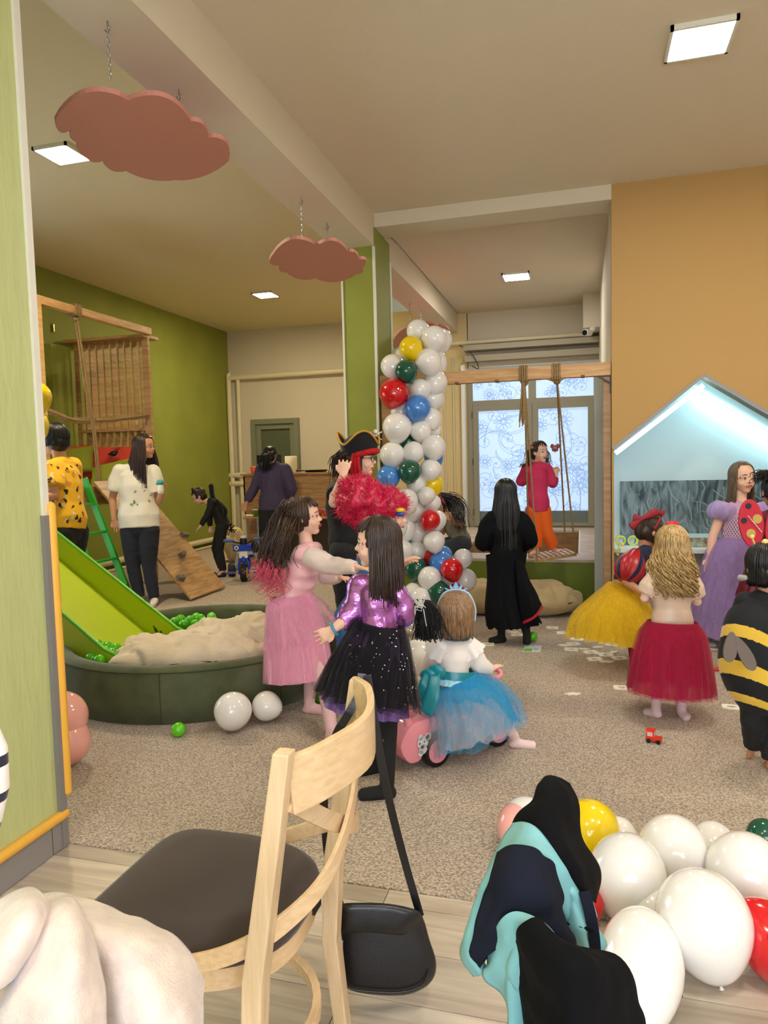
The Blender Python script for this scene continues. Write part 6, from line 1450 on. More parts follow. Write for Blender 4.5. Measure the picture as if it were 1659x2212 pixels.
# ---- woman in purple jacket
f = Fig('person in dark violet top with black ponytail, standing at the counter with back turned', 8.95, dict(head=(584, 984), shL=(565, 1013), shR=(616, 1013), elL=(549, 1054), wrL=(533, 1086), hdL=(527, 1098), elR=(631, 1056, -.02), wrR=(622, 1082, .12), hdR=(612, 1090, .2),
        pel=(590, 1096), hipL=(576, 1105), hipR=(606, 1105), knL=(577, 1172), knR=(604, 1172), ankL=(579, 1232), ankR=(601, 1232), toeL=(577, 1234, .16), toeR=(603, 1234, .16)), k=1.0, face=172, hh=.225, sk='tan', fat=1.1)
f.body(); f.top((70, 60, 92), 'violet', sleeve=1.88, ex=.026, hem=.08, fold=.01); f.trousers((26, 24, 24), 'charcoal')
f.hair('black', n=160, length=.75, spread=.3)
f.lock('black', [[f.h(0, -.45, .1), f.h(-.05, -.62, -.05), f.h(-.12, -.62, -.5), f.h(-.18, -.5, -.95)]], n=90, r=.005, sp=.07)
for q in 'LR': shoe(f, q, M_black)
# ---- girl crouching behind the balloons
f = Fig('person with long black hair, red headband and grey top, sitting bent at the platform end', 7.35, dict(head=(958, 1092), shL=(962, 1124, .10), shR=(984, 1118, -.10), elR=(996, 1134, -.20), wrR=(972, 1122, -.30), hdR=(962, 1108, -.30), elL=(955, 1150, .0), wrL=(950, 1120, -.1), hdL=(948, 1105, -.1),
        pel=(996, 1170), hipL=(985, 1172, .08), hipR=(998, 1174, -.08), knL=(955, 1178, -.12), knR=(966, 1182, -.3), ankL=(955, 1262, -.15), ankR=(965, 1268, -.35), toeL=(935, 1268, -.2), toeR=(945, 1276, -.38)), k=.88, face=-70, pitch=-25, hh=.215, sk='tan')
f.body(); f.face(); f.top((128, 122, 104), 'grey_tee', sleeve=.6, ex=.016, hem=.05); f.trousers((44, 52, 68), 'denim')
f.hair('black', n=220, length=1.3, spread=.40)
f.lock('black', [[f.h(0, -.1, .52), f.h(-.1, -.5, .2), f.h(-.1, -.75, -.4), PD(996, 1130, 7.1), PD(1001, 1150, 7.1)], [f.h(-.1, 0, .5), f.h(-.35, -.3, .1), PD(985, 1110, 7.05), PD(994, 1135, 7.0)]], n=70, r=.004, sp=.07)
bm = B(); tube(bm, curve_pts([f.h(-.40, .02, .1), f.h(-.25, .05, .50), f.h(0, .05, .60), f.h(.25, .05, .50), f.h(.40, .02, .1)], 16), .012, 8)
for q in (-.2, .12): tube(bm, [f.h(q, .05, .58), f.h(q, .05, .85)], [.016, .006], 6)
obj('headband', bm, mat('headband_red', (200, 70, 66), .6), f.root, smooth=True)
# ---- girl in the black robe
f = Fig('person in a long black robe with red hem and long straight black hair, walking away', 5.3, dict(head=(1092, 1067), shL=(1063, 1122), shR=(1124, 1122), elL=(1046, 1168, .04), wrL=(1062, 1172, .2), hdL=(1072, 1168, .24), elR=(1141, 1165, .02), wrR=(1130, 1170, .18), hdR=(1118, 1166, .22),
        pel=(1095, 1212), hipL=(1080, 1222), hipR=(1108, 1222), knL=(1082, 1295, .05), knR=(1118, 1300, -.03), ankL=(1083, 1364, .03), ankR=(1138, 1368, -.05), toeL=(1060, 1372, .02), toeR=(1136, 1384, -.02)), k=.74, face=180, hh=.205, sk='fair')
f.body(); f.socks((20, 20, 22), 'black')
Mr = mat('robe_black', (8, 9, 12), .8, spec=.15, bump=.1, bscale=150)
f.top((14, 15, 19), 'robe', sleeve=1.95, ex=.034, hem=.3, mt=Mr, sw=1.35, cuff=.035, fold=.012, name='robe_top')
f.skirt([(PD(1094, 1195, 5.3), .155, .13), (PD(1092, 1250, 5.3), .14, .125), (PD(1098, 1310, 5.3), .175, .15), (PD(1110, 1350, 5.3), .195, .19)], Mr, 'robe_skirt', nf=9, amp=.06, jag=.025)
tr = [[PD(1125, 1200, 5.25), PD(1130, 1205, 5.2)], [PD(1132, 1250, 5.24), PD(1140, 1250, 5.15)], [PD(1136, 1300, 5.25), PD(1160, 1285, 5.16)], [PD(1128, 1345, 5.28), PD(1150, 1325, 5.2), ][:2]]
def sheet(s, name, rows, mt, th=.006, seed=0, amp=.006): return cloth(name, rows, mt, s.root, th, 5, amp, 9, seed)
sheet(f, 'robe_train', [[PD(1112, 1210, 5.18), PD(1128, 1212, 5.16), PD(1134, 1225, 5.2)], [PD(1118, 1270, 5.14), PD(1138, 1262, 5.10), PD(1147, 1258, 5.2)], [PD(1124, 1318, 5.14), PD(1150, 1300, 5.06), PD(1160, 1286, 5.18)], [PD(1128, 1342, 5.14), PD(1155, 1328, 5.04), PD(1170, 1306, 5.16)]], Mr)
sheet(f, 'red_hem', [[PD(1126, 1336, 5.15), PD(1154, 1322, 5.05), PD(1168, 1304, 5.17)], [PD(1128, 1350, 5.15), PD(1156, 1335, 5.05), PD(1173, 1312, 5.17)]], mat('robe_red', (186, 24, 44), .7), .004)
f.hair('black', n=480, length=3.25, spread=.50, fringe=False, vol=1.06, r=.0055)
# ---- girl on the swing
f = Fig('person in a pink jumper and orange trousers, standing on the wooden swing and looking back', 6.12, dict(head=(1166, 977), shL=(1140, 1013), shR=(1180, 1013), elL=(1126, 1040, .08), wrL=(1132, 1040, .22), hdL=(1138, 1030, .26), elR=(1194, 1043, .0), wrR=(1202, 1024, -.02), hdR=(1200, 1014, -.02),
        pel=(1162, 1092), hipL=(1152, 1104), hipR=(1173, 1104), knL=(1157, 1150, .02), knR=(1181, 1148, 0), ankL=(1158, 1188, .02), ankR=(1196, 1184, .06), toeL=(1147, 1196, -.06), toeR=(1206, 1191, -.05)), k=.66, face=34, hh=.19, sk='fair')
f.curl = {'R': 1.1, 'L': .6}; f.body(); f.face(lips=(170, 90, 84))
f.top((202, 44, 92), 'raspberry', sleeve=1.75, ex=.026, hem=.16, fold=.008); f.trousers((240, 104, 20), 'orange', to=.86, flare=.012, ex=.018)
f.hair('dark', n=190, length=.78, spread=.3, vol=.98)
f.lock('dark', [[f.h(.33, -.15, .18), f.h(.52, -.2, .0), f.h(.6, -.15, -.5), PD(1128, 1002, 6.1), PD(1124, 1012, 6.1)], [f.h(-.30, -.1, .1), f.h(-.42, 0, -.1), f.h(-.46, .05, -.5), f.h(-.5, .1, -.72)]], n=26, r=.0035, sp=.028, wave=.006)
for q in (-1, 1): bm = B(); tube(bm, [f.h(.33*q, -.2, .14), f.h(.37*q, -.12, .22)], .014, 8); obj('hair_tie', bm, mat('hair_tie', (200, 110, 120), .5), f.root, smooth=True)
# ---- girl in blue, red and yellow dress
f = Fig('person with red hair bow, red and blue puff sleeves and yellow tulle skirt, bending forward', 4.62, dict(head=(1404, 1148), shL=(1412, 1196, .10), shR=(1376, 1202, -.10), elR=(1352, 1256, -.16), wrR=(1394, 1284, -.20), hdR=(1412, 1276, -.2), elL=(1420, 1250, .14), wrL=(1430, 1272, .1), hdL=(1440, 1268, .08),
        pel=(1348, 1272), hipL=(1358, 1285, .07), hipR=(1346, 1288, -.07), knL=(1392, 1400, .08), knR=(1372, 1402, -.06), ankL=(1400, 1470, .08), ankR=(1374, 1478, -.04), toeL=(1425, 1478, .06), toeR=(1404, 1486, -.08)), k=.72, face=98, pitch=-30, hh=.205, sk='tan')
f.body(); f.face(paint=(196, 70, 76), brow='brown'); f.socks((150, 20, 34), 'red')
f.top((20, 26, 58), 'navy_bodice', sleeve=.12, ex=.018, hem=-.08)
Mred, Mnav = mat('satin_red', (168, 22, 32), .35), mat('satin_navy', (24, 30, 72), .35)
for q, c in (('R', PD(1360, 1216, 4.47)), ('L', PD(1424, 1212, 4.74))):
    a, e = f.J['sh'+q], f.J['el'+q]; ax = (e-a).normalized(); u = ax.orthogonal().normalized(); v = ax.cross(u); n = 60; bm = B(); V = []
    m0 = a.lerp(e, .42)-f.H @ Vector((0, .012, 0))
    for i in range(13):
        t = i/12; rr_ = .034+.055*math.sin(math.pi*min(1, t**1.35*1.02))**.7; V.append([bm.verts.new(m0+ax*((t-.5)*.23)+u*rr_*(1+.06*math.sin(11*2*math.pi*k/n+3*t))*math.cos(2*math.pi*k/n)+v*rr_*(1+.06*math.sin(11*2*math.pi*k/n+3*t))*math.sin(2*math.pi*k/n)) for k in range(n)])
    for x, y in zip(V, V[1:]):
        for k in range(n):
            ff = bm.faces.new((x[k], x[(k+1) % n], y[(k+1) % n], y[k])); ff.material_index = 1 if k % 15 < 4 else 0
    bm.faces.new(V[0][::-1]); bm.faces.new(V[-1]); obj('puff_sleeve', bm, [Mred, Mnav], f.root, smooth=True)
for i, (al, sc_, jg) in enumerate(((.7, .90, .02), (.42, 1.0, .03), (.30, 1.06, .04))):
    f.skirt([(PD(1352, 1262, 4.62), .115, .11), (PD(1342, 1300, 4.62), .22*sc_, .17*sc_), (PD(1333, 1345, 4.60), .30*sc_, .26*sc_), (PD(1335, 1392, 4.58), .345*sc_, .30*sc_)], tulle('yellow%d' % i, (240, 206, 30), al), 'tulle_layer', nf=26-4*i, amp=.035+.02*i, seed=i, jag=jg)
f.hair('dark', n=240, length=1.2, spread=.36, fringe=False)
bm = B()
for q in (-1, 1): tube(bm, [f.h(.02*q, .0, .58), f.h(.16*q, -.02, .66), f.h(.28*q, -.04, .66)], [.010, .022, .026], 12, lat=f.H @ Vector((0, 0, 1)), rd=[.010, .014, .010])
tube(bm, curve_pts([f.h(-.36, -.1, .1), f.h(-.26, -.04, .46), f.h(0, 0, .60), f.h(.26, -.04, .46), f.h(.36, -.1, .1)], 14), .009, 6)
obj('hair_bow', bm, mat('bow_red', (140, 14, 34), .6), f.root, smooth=True)
bm = B(); k0 = PD(1384, 1122, 4.55)
for x, y in ((1364, 1138), (1370, 1118), (1420, 1104)): tube(bm, [k0, k0.lerp(PD(x, y, 4.55), .6), PD(x, y, 4.55)], [.010, .024, .027], 12, lat=UP, rd=[.010, .010, .008])
obj('bow_loops', bm, mat('bow_red', (140, 14, 34), .6), f.root, smooth=True)
# ---- girl with blond curls
f = Fig('person with blond curls, cream satin top and magenta tulle skirt, standing with back turned', 3.73, dict(head=(1450, 1180), shL=(1411, 1250), shR=(1492, 1250), elL=(1392, 1292, .02), wrL=(1404, 1296, .14), hdL=(1412, 1280, .2), elR=(1506, 1300, .02), wrR=(1502, 1296, .14), hdR=(1494, 1280, .2),
        pel=(1452, 1352), hipL=(1428, 1365), hipR=(1474, 1365), knL=(1424, 1450), knR=(1474, 1452), ankL=(1417, 1520), ankR=(1472, 1530), toeL=(1396, 1530, .05), toeR=(1484, 1548, -.05)), k=.62, face=178, hh=.195, sk='pale')
f.body(); f.socks((214, 186, 186), 'pale_pink')
f.top((226, 196, 172), 'cream_satin', sleeve=.75, ex=.016, hem=.02, mt=mat('satin_cream', (222, 194, 170), .32, sheen=.3), sw=1.25, fold=.006, f=(12, 12, 12))
for i, (al, sc_) in enumerate(((.85, .94), (.5, 1.0), (.34, 1.04))):
    f.skirt([(PD(1452, 1342, 3.73), .128, .105), (PD(1452, 1370, 3.73), .165*sc_, .14*sc_), (PD(1450, 1430, 3.73), .195*sc_, .175*sc_), (PD(1449, 1492+i*2, 3.73), .215*sc_, .205*sc_)], tulle('magenta%d' % i, (196, 20, 76), al), 'tulle_layer', nf=19-3*i, amp=.04+.012*i, seed=i*3)
f.hair('darkgold', n=330, length=2.0, spread=.52, fringe=False, vol=1.10, wave=.085, wl=24, curl=1, r=.0055, taper=.5)
f.hair('blond', n=170, length=2.05, spread=.58, fringe=False, vol=1.14, wave=.11, wl=22, curl=1, r=.005, taper=.5, cap=False, seed=5, name='hair_curls')
bm = B(); rr_ = random.Random(4)
for _ in range(7): a = rr_.uniform(0, 6.28); tube(bm, [f.h(.0, -.05, .55), f.h(.12*math.cos(a), -.05+.08*math.sin(a), .62)], [.008, .012], 6)
obj('hair_bow', bm, mat('bow_bright', (214, 24, 44), .5), f.root, smooth=True)
# ---- girl in lilac dress
f = Fig('tall person with light brown hair in a lilac dress with lattice bodice', 5.1, dict(head=(1604, 1033), shL=(1562, 1102), shR=(1636, 1102), elL=(1540, 1158), wrL=(1532, 1205), hdL=(1530, 1225), elR=(1650, 1150, -.02), wrR=(1640, 1185, -.15), hdR=(1634, 1200, -.2),
        pel=(1592, 1200), hipL=(1576, 1212), hipR=(1612, 1212), knL=(1578, 1310), knR=(1612, 1310), ankL=(1578, 1402), ankR=(1610, 1406), toeL=(1576, 1420, -.12), toeR=(1612, 1424, -.12)), k=.84, face=8, hh=.225, sk='fair')
f.body(); f.face(paint=(206, 84, 100), brow='brown'); f.socks((236, 226, 230), 'white', frm=.3)
f.top((196, 158, 190), 'lilac', sleeve=.34, ex=.014, hem=-.28, mt=mat('lilac_satin', (190, 150, 184), .5, sheen=.3))
bm = B()   # lattice of pale cords on the bodice
st_ = f.torso_st(.024)[0]; lt = f.lat(); fw_ = Vector((0, 0, 1)).cross(lt).normalized(); fw_ = -fw_ if fw_.dot(FW) > 0 else fw_
for j in range(-9, 10):
    for sg in (-1, 1):
        pts = []
        for i in range(14):
            t = .10+.70*i/13; th = (j*.16+sg*(t-.4)*1.7)
            if abs(th) > 1.35: continue
            c = ((f.J['shL']+f.J['shR'])/2).lerp(f.J['pel'], t); hw = (f.J['shR']-f.J['shL']).length/2
            pts.append(c+lt*(hw*(.98-.1*t)+.012)*math.sin(th)+fw_*(.100*f.k+.020)*math.cos(th))
        if len(pts) > 3: tube(bm, pts, .0026, 4)
obj('bodice_lattice', bm, mat('lilac_cord', (232, 206, 228), .6), f.root, smooth=True, kind='stuff')
for q in 'LR':
    a = f.J['sh'+q]; e = f.J['el'+q]; nb_ = (f.J['shL']+f.J['shR'])/2
    for i, (al, R0_) in enumerate(((.8, .075), (.5, .092))):
        ax = (e-a).normalized(); o0 = a-ax*.05; u = (a-nb_).normalized(); u = (u-ax*u.dot(ax)).normalized(); v = ax.cross(u); bm = B(); V = []
        for r_i in range(8):
            t = r_i/7; rr_ = R0_*math.sin(math.pi*(.22+.62*t))**.6; V.append([bm.verts.new(o0+ax*(.13*t)+(u*(1+.25*t)*math.cos(p_)+v*math.sin(p_))*rr_*(1+.10*t*math.sin(11*p_))) for p_ in [2*math.pi*k/66 for k in range(66)]])
        for x, y in zip(V, V[1:]):
            for k in range(66): bm.faces.new((x[k], x[(k+1) % 66], y[(k+1) % 66], y[k]))
        obj('frill_sleeve', bm, tulle('lilac_s%d' % i, (210, 186, 232), al), f.root, smooth=True)
for i, (al, sc_) in enumerate(((.8, .92), (.5, 1.0), (.35, 1.06))):
    f.skirt([(PD(1592, 1164, 5.1), .125, .11), (PD(1588, 1195, 5.1), .185*sc_, .16*sc_), (PD(1580, 1290, 5.1), .235*sc_, .21*sc_), (PD(1572, 1375, 5.1), .27*sc_, .25*sc_)], tulle('lilac%d' % i, (188, 160, 214), al), 'tulle_layer', nf=20-3*i, amp=.05, seed=i*2)
f.hair('lightbrown', n=320, length=2.0, spread=.40, fringe=False, wave=.01)
# ---- ladybird child at the right edge
f = Fig('person with black bun in red ladybird costume, behind the bee costume', 4.5, dict(head=(1672, 1062), shL=(1640, 1122), shR=(1705, 1122), elL=(1636, 1170), wrL=(1650, 1200, .1), hdL=(1660, 1205, .15), elR=(1715, 1170), wrR=(1705, 1200, .1), hdR=(1700, 1205, .15),
        pel=(1674, 1215), hipL=(1658, 1228), hipR=(1690, 1228), knL=(1658, 1330), knR=(1690, 1330), ankL=(1658, 1432), ankR=(1690, 1432), toeL=(1656, 1440, .12), toeR=(1692, 1440, .12)), k=.80, face=180, hh=.21, sk='tan')
f.body(); f.top((112, 18, 40), 'wine', sleeve=1.8, ex=.018, hem=.3); f.socks((40, 20, 30), 'wine')
f.skirt([(PD(1674, 1190, 4.5), .13, .11), (PD(1674, 1240, 4.5), .18, .16), (PD(1674, 1290, 4.5), .21, .2)], mat('wine_satin', (112, 18, 40), .5), nf=14)
f.hair('black', n=200, length=.95, spread=.36)
f.lock('black', [[f.h(-.2, -.2, .42), f.h(-.45, -.2, .55), f.h(-.62, -.2, .30)], [f.h(-.1, -.3, .45), f.h(-.35, -.35, .6), f.h(-.62, -.3, .42)], [f.h(.1, -.3, .45), f.h(.3, -.35, .6), f.h(.5, -.3, .42)]], n=60, r=.005, sp=.045, wave=.012)
for q, cxp, tl in ((-1, 1624, -.10), (1, 1684, .3)):
    c = PD(cxp, 1130, 4.28); ax = (UP+RT*tl).normalized(); u = ax.cross(FW).normalized(); bm = B(); pts = [c+ax*(.145*math.sin(a))+u*(.075*math.cos(a)) for a in [2*math.pi*k/30 for k in range(30)]]
    prism(bm, pts, FW*.016); wg = obj('ladybird_wing', bm, mat('wing_red', (196, 34, 58), .6), f.root, bevel=.004)
    if q < 0:
        for (a, b, r, mc, nm) in ((-.01, .105, .018, (30, 40, 46), 'black_spot'), (-.045, .02, .018, (30, 40, 46), 'black_spot'), (.035, .022, .028, (196, 164, 90), 'gold_spot'), (-.012, -.062, .028, (196, 164, 90), 'gold_spot')):
            bm = B(); lathe(bm, c-u*a*(1 if u.dot(RT) < 0 else -1)+ax*b, [(r, 0), (r, .003)], 20, axis=-FW); obj(nm, bm, mat('spot_%d' % mc[0], mc, .6), wg)
        bm = B(); s_ = -1 if u.dot(RT) < 0 else 1; tube(bm, [c+u*s_*(-.022+.0052*i+.004*(i % 2))+ax*(.045-.0075*i)-FW*.004 for i in range(15)], .0028, 5); obj('white_zigzag', bm, mat('ric_rac', (236, 220, 206), .7), wg, smooth=True)
# ---- bee child
f = Fig('person in padded black and yellow bee costume with grey wings at the right edge', 3.08, dict(head=(1650, 1226), shL=(1612, 1300), shR=(1700, 1300), elL=(1596, 1350, .02), wrL=(1612, 1372, .14), hdL=(1625, 1370, .2), elR=(1725, 1350, .02), wrR=(1712, 1372, .14), hdR=(1700, 1370, .2),
        pel=(1655, 1440), hipL=(1630, 1460), hipR=(1682, 1460), knL=(1626, 1550), knR=(1676, 1565), ankL=(1628, 1606, .06), ankR=(1668, 1640, -.02), toeL=(1620, 1616, .12), toeR=(1658, 1650, .05)), k=.63, face=175, hh=.20, sk='tan')
f.body(); f.trousers((16, 17, 20), 'bee_black', to=1.05, ex=.02, fold=.004)
Mb, My = mat('bee_black', (14, 17, 22), .85, sheen=.05), mat('bee_yellow', (226, 184, 62), .85, sheen=.4)
f.top((18, 22, 28), 'bee_top', sleeve=1.9, ex=.02, hem=0, mt=Mb)
n = 130; C = [(1652, 1290, .085), (1654, 1330, .155), (1655, 1385, .185), (1653, 1440, .19), (1655, 1490, .165), (1660, 1530, .12)]
rows = curve_pts([Vector((x, y, r)) for x, y, r in C], 150); bm = B(); V = []
L = f.lat()
for i, c in enumerate(rows):
    P = PD(c.x, c.y, 3.06); V.append([bm.verts.new(P+L*(c.z*math.cos(p_))+Vector((0, 0, 1)).cross(L)*(c.z*.86*math.sin(p_))) for p_ in [2*math.pi*k/n for k in range(n)]])
bands = ((45, 58), (84, 102), (126, 141))
for i, (a, b) in enumerate(zip(V, V[1:])):
    for k in range(n):
        w_ = 9*math.sin((k/n)*2*math.pi*2+.6); ff = bm.faces.new((a[k], a[(k+1) % n], b[(k+1) % n], b[k])); ff.material_index = 1 if any(lo <= i+w_ <= hi for lo, hi in bands) else 0
bm.faces.new(V[0][::-1]); bm.faces.new(V[-1]); obj('bee_costume', bm, [Mb, My], f.root, smooth=True)
for cx_, cy_, tl, Lw, Ww in ((1579, 1398, .12, .062, .027), (1610, 1412, -.55, .078, .026)):
    c = PD(cx_, cy_, 2.855); ax = (UP+RT*tl).normalized(); u = ax.cross(FW).normalized(); bm = B(); prism(bm, [c+ax*(Lw*math.sin(a))+u*(Ww*math.cos(a)*(1-.25*math.sin(a))) for a in [2*math.pi*k/26 for k in range(26)]], FW*.01); obj('bee_wing', bm, mat('wing_grey', (112, 100, 92), .8), f.root, bevel=.002)
f.hair('black', n=300, length=1.15, spread=.34, fringe=False, vol=1.04)
bm = B()
for q in (-1, 1): tube(bm, [f.h(.2*q, 0, .52), f.h(.26*q, -.02, .66)], .004, 6); ball(bm, f.h(.26*q, -.02, .68), .010, seg=10, rings=7)
ball(bm, f.h(-.02, -.1, .56), .016, seg=10, rings=7)
obj('antennae', bm, mat('bee_antenna', (232, 206, 120), .5), f.root, smooth=True)
bm = B(); tube(bm, [f.h(-.38, .0, -.22), f.h(-.44, .12, -.25), f.h(-.42, .2, -.22)], [.012, .016, .008], 8); obj('mask_strap', bm, mat('strap_silver', (170, 170, 168), .4), f.root, smooth=True)
# ---- woman in pirate hat
f = Fig('person in glasses, black T-shirt and jeans wearing a black pirate hat with gold braid', 4.45, dict(head=(780, 992), shL=(748, 1060, .14), shR=(728, 1062, -.12), elR=(722, 1085, -.34), wrR=(742, 1026, -.33), hdR=(745, 995, -.30), elL=(775, 1110, .2), wrL=(810, 1140, .1), hdL=(830, 1140, .05),
        pel=(750, 1182), hipL=(758, 1190, .08), hipR=(742, 1192, -.07), knL=(768, 1335, .08), knR=(752, 1335, -.05), ankL=(790, 1468, .1), ankR=(778, 1475, -.05), toeL=(820, 1480, .08), toeR=(812, 1490, -.08)), k=.93, face=74, hh=.225, sk='fair')
f.curl = {'R': .55}; f.palm = {'R': RT}; f.body(); f.face(lips=(190, 90, 80), brow='brown')
f.top((18, 17, 18), 'black_tee', sleeve=.45, ex=.016, hem=.02); f.trousers((36, 36, 38), 'black_denim', rise=.12)
f.hair('dark', n=220, length=1.2, spread=.36, fringe=False)
f.lock('dark', [[f.h(-.2, -.35, .2), f.h(-.15, -.6, .0), f.h(-.1, -.66, -.45), f.h(-.1, -.62, -.66)], [f.h(.2, -.35, .2), f.h(.15, -.6, .0), f.h(.1, -.66, -.45)]], n=60, r=.0045, sp=.05)
Mh, Mg = mat('felt_black', (16, 15, 17), .9, sheen=.4), mat('gold_braid', (214, 160, 60), .35, metal=.6, bump=.6, bscale=300)
bm = B(); ball(bm, f.h(0, -.06, .30), (.40*f.hh, .47*f.hh, .42*f.hh), f.H, 22, 14); o_ = obj('hat_crown', bm, Mh, f.root, smooth=True)
n = 60; bm = B(); V = []
for j in range(7):
    t = j/6; row = []
    for k in range(n):
        a = 2*math.pi*k/n; fl = .5+.5*math.cos(3*a+math.pi)      # three upturned sides
        r = .42+.10*t+.02*fl*t; z = .10+t*(.30+.36*fl**.8)
        row.append(bm.verts.new(f.h(r*math.sin(a)*(.92), -.06+r*math.cos(a)*1.12, z)))
    V.append(row)
for a, b in zip(V, V[1:]):
    for k in range(n): bm.faces.new((a[k], a[(k+1) % n], b[(k+1) % n], b[k]))
edge = [v.co.copy() for v in V[-1]]; hb_ = obj('hat_brim', bm, Mh, f.root, smooth=True)
bm = B(); tube(bm, edge+[edge[0]], .007, 8, r0=False, r1=False); obj('gold_trim', bm, Mg, hb_, smooth=True)
bm = B(); c = f.h(-.40, .32, .62)
for a, b in (((-.04, -.02), (.04, .03)), ((-.04, .03), (.04, -.02))): beam(bm, c+FW*-.03+RT*a[0]+UP*a[1], c+FW*-.03+RT*b[0]+UP*b[1], .009, .006)
ball(bm, c+UP*.03-FW*.03, .015, seg=10, rings=7); obj('hat_emblem', bm, M_bead, hb_, smooth=True)
bm = B(); tube(bm, curve_pts([f.h(.42, .02, .12), f.h(.3, .34, .2), f.h(0, .46, .22), f.h(-.3, .34, .2), f.h(-.42, .02, .12), f.h(-.45, -.1, .0)], 22), .018, 8)
for k in range(3): tube(bm, curve_pts([f.h(-.40, .05-.07*k, .12), f.h(-.46, .06-.09*k, -.15), f.h(-.42, .10-.12*k, -.42-.05*k)], 10), .013, 7); tube(bm, curve_pts([f.h(.40, .05-.07*k, .12), f.h(.46, .06-.09*k, -.15), f.h(.42, .10-.12*k, -.42-.05*k)], 10), .013, 7)
obj('red_yarn_fringe', bm, mat('yarn_red', (190, 14, 26), .9, bump=.8, bscale=120), f.root, smooth=True)
bm = B()
for q in (-1, 1): c = f.h(.145*q, .385, -.01); tube(bm, [c+f.H @ Vector((.105*f.hh*math.cos(a), 0, .085*f.hh*math.sin(a))) for a in [2*math.pi*k/18 for k in range(19)]], .0022, 6, r0=False, r1=False); tube(bm, [f.h(.25*q, .38, .02), f.h(.33*q, .2, .03), f.h(.35*q, 0, .0)], .002, 6)
tube(bm, [f.h(-.04, .40, .01), f.h(.04, .40, .01)], .0022, 6); obj('glasses', bm, M_black, f.root, smooth=True)
# ---- person with the magenta wig
f = Fig('person in a huge fluffy magenta wig and blue costume, holding out clapping hands', 4.05, dict(head=(846, 1112), shL=(795, 1180, .06), shR=(838, 1185, -.08), elL=(830, 1235, .15), wrL=(868, 1222, .0), hdL=(884, 1212, -.04), elR=(845, 1240, -.1), wrR=(866, 1214, -.16), hdR=(886, 1206, -.16),
        pel=(786, 1285), hipL=(784, 1300, .07), hipR=(776, 1300, -.08), knL=(770, 1390, .1), knR=(742, 1330, -.02), ankL=(775, 1500, .15), ankR=(750, 1450, .1), toeL=(800, 1512, .12), toeR=(780, 1466, .1)), k=.82, face=84, pitch=-12, hh=.215, sk='fair')
f.curl = {'L': .35, 'R': .3}; f.body(); f.face(brow='brown')
f.top((60, 120, 176), 'costume_blue', sleeve=.8, ex=.02, hem=.1); f.trousers((60, 120, 176), 'costume_blue', to=1)
rr_ = random.Random(9); bm = B(); wc = [(PD(782, 1074, 4.05), .145), (PD(830, 1088, 4.05), .135), (PD(768, 1100, 4.08), .10), (PD(808, 1118, 4.05), .12), (PD(756, 1052, 4.05), .07), (PD(778, 1042, 4.05), .06)]
for c, r in wc: ball(bm, c, (r, r*.85, r*.72), seg=18, rings=12)
def fz(c): return .028*noise.noise(Vector(c)*16)+.012*noise.noise(Vector(c)*45)
wg = remesh('wig', bm, .012, hairmat('magenta'), f.root, 4, fz)
bm = B(); me_ = wg.data; wl_ = WLOC[wg.name]
for v in rr_.sample(list(me_.vertices), min(2600, len(me_.vertices))):
    p = v.co+wl_; n_ = v.normal.copy(); d = (n_+Vector((rr_.gauss(0, .6), rr_.gauss(0, .6), rr_.gauss(0, .6)))).normalized(); L_ = rr_.uniform(.012, .038)
    q = p+d*L_+Vector((rr_.gauss(0, .008), rr_.gauss(0, .008), rr_.gauss(0, .008))); s_ = d.orthogonal().normalized()*.0016; m_ = p.lerp(q, .5)+Vector((rr_.gauss(0, .006), rr_.gauss(0, .006), rr_.gauss(0, .006)))
    a = [bm.verts.new(x) for x in (p+s_, p-s_, m_-s_, m_+s_)]; bm.faces.new(a); e = bm.verts.new(q); bm.faces.new((a[3], a[2], e))
obj('wig_fluff', bm, hairmat('magenta'), f.root, kind='stuff')
bm = B(); c = PD(864, 1106, 3.93); ball(bm, c+UP*.01, (.024, .02, .014), seg=12, rings=8); obj('yellow_bead', bm, mat('bead_yellow', (240, 190, 30), .4), f.root, smooth=True)
bm = B(); ball(bm, c-UP*.012, (.028, .02, .013), seg=12, rings=8); obj('blue_bead', bm, mat('bead_blue', (40, 70, 170), .4), f.root, smooth=True)
# ---- girl in pink
f = Fig('person in pale pink satin dress with glitter tulle, dark hair with pink ends flying', 3.93, dict(head=(660, 1118), shL=(680, 1190, .10), shR=(652, 1196, -.10), elR=(712, 1222, -.16), wrR=(772, 1226, -.24), hdR=(792, 1228, -.26), elL=(705, 1244, .12), wrL=(735, 1248, .05), hdL=(752, 1250, .0),
        pel=(628, 1318), hipL=(640, 1335, .07), hipR=(620, 1338, -.06), knL=(672, 1440, .04), knR=(702, 1482, -.13), ankL=(668, 1520, .0), ankR=(716, 1575, -.40), toeL=(704, 1534, -.02), toeR=(752, 1594, -.48)), k=.74, face=88, pitch=6, hh=.21, sk='fair')
f.body(); f.face(lips=(176, 70, 70), brow='dark', paint=(214, 110, 120)); f.socks((240, 196, 196), 'rose')
tp = f.top((240, 176, 182), 'pink_satin', sleeve=1.0, ex=.018, hem=-.12, mt=mat('satin_pink', (244, 188, 192), .38, sheen=.3), fold=.014, f=(8, 8, 22), w=1.04)
bm = B()
for q in 'LR':
    a, e, w_ = f.J['sh'+q], f.J['el'+q], f.J['wr'+q]; bm = B(); tube(bm, [a.lerp(e, .35), a.lerp(e, .7), e, e.lerp(w_, .5), e.lerp(w_, .95)], [.060, .058, .052, .046, .034], 18, r1=False)
    remesh('white_sleeve', bm, .0065, mat('sleeve_cream', (232, 212, 202), .7, sheen=.3), f.root, 2, folds(.008, (20, 20, 30)))
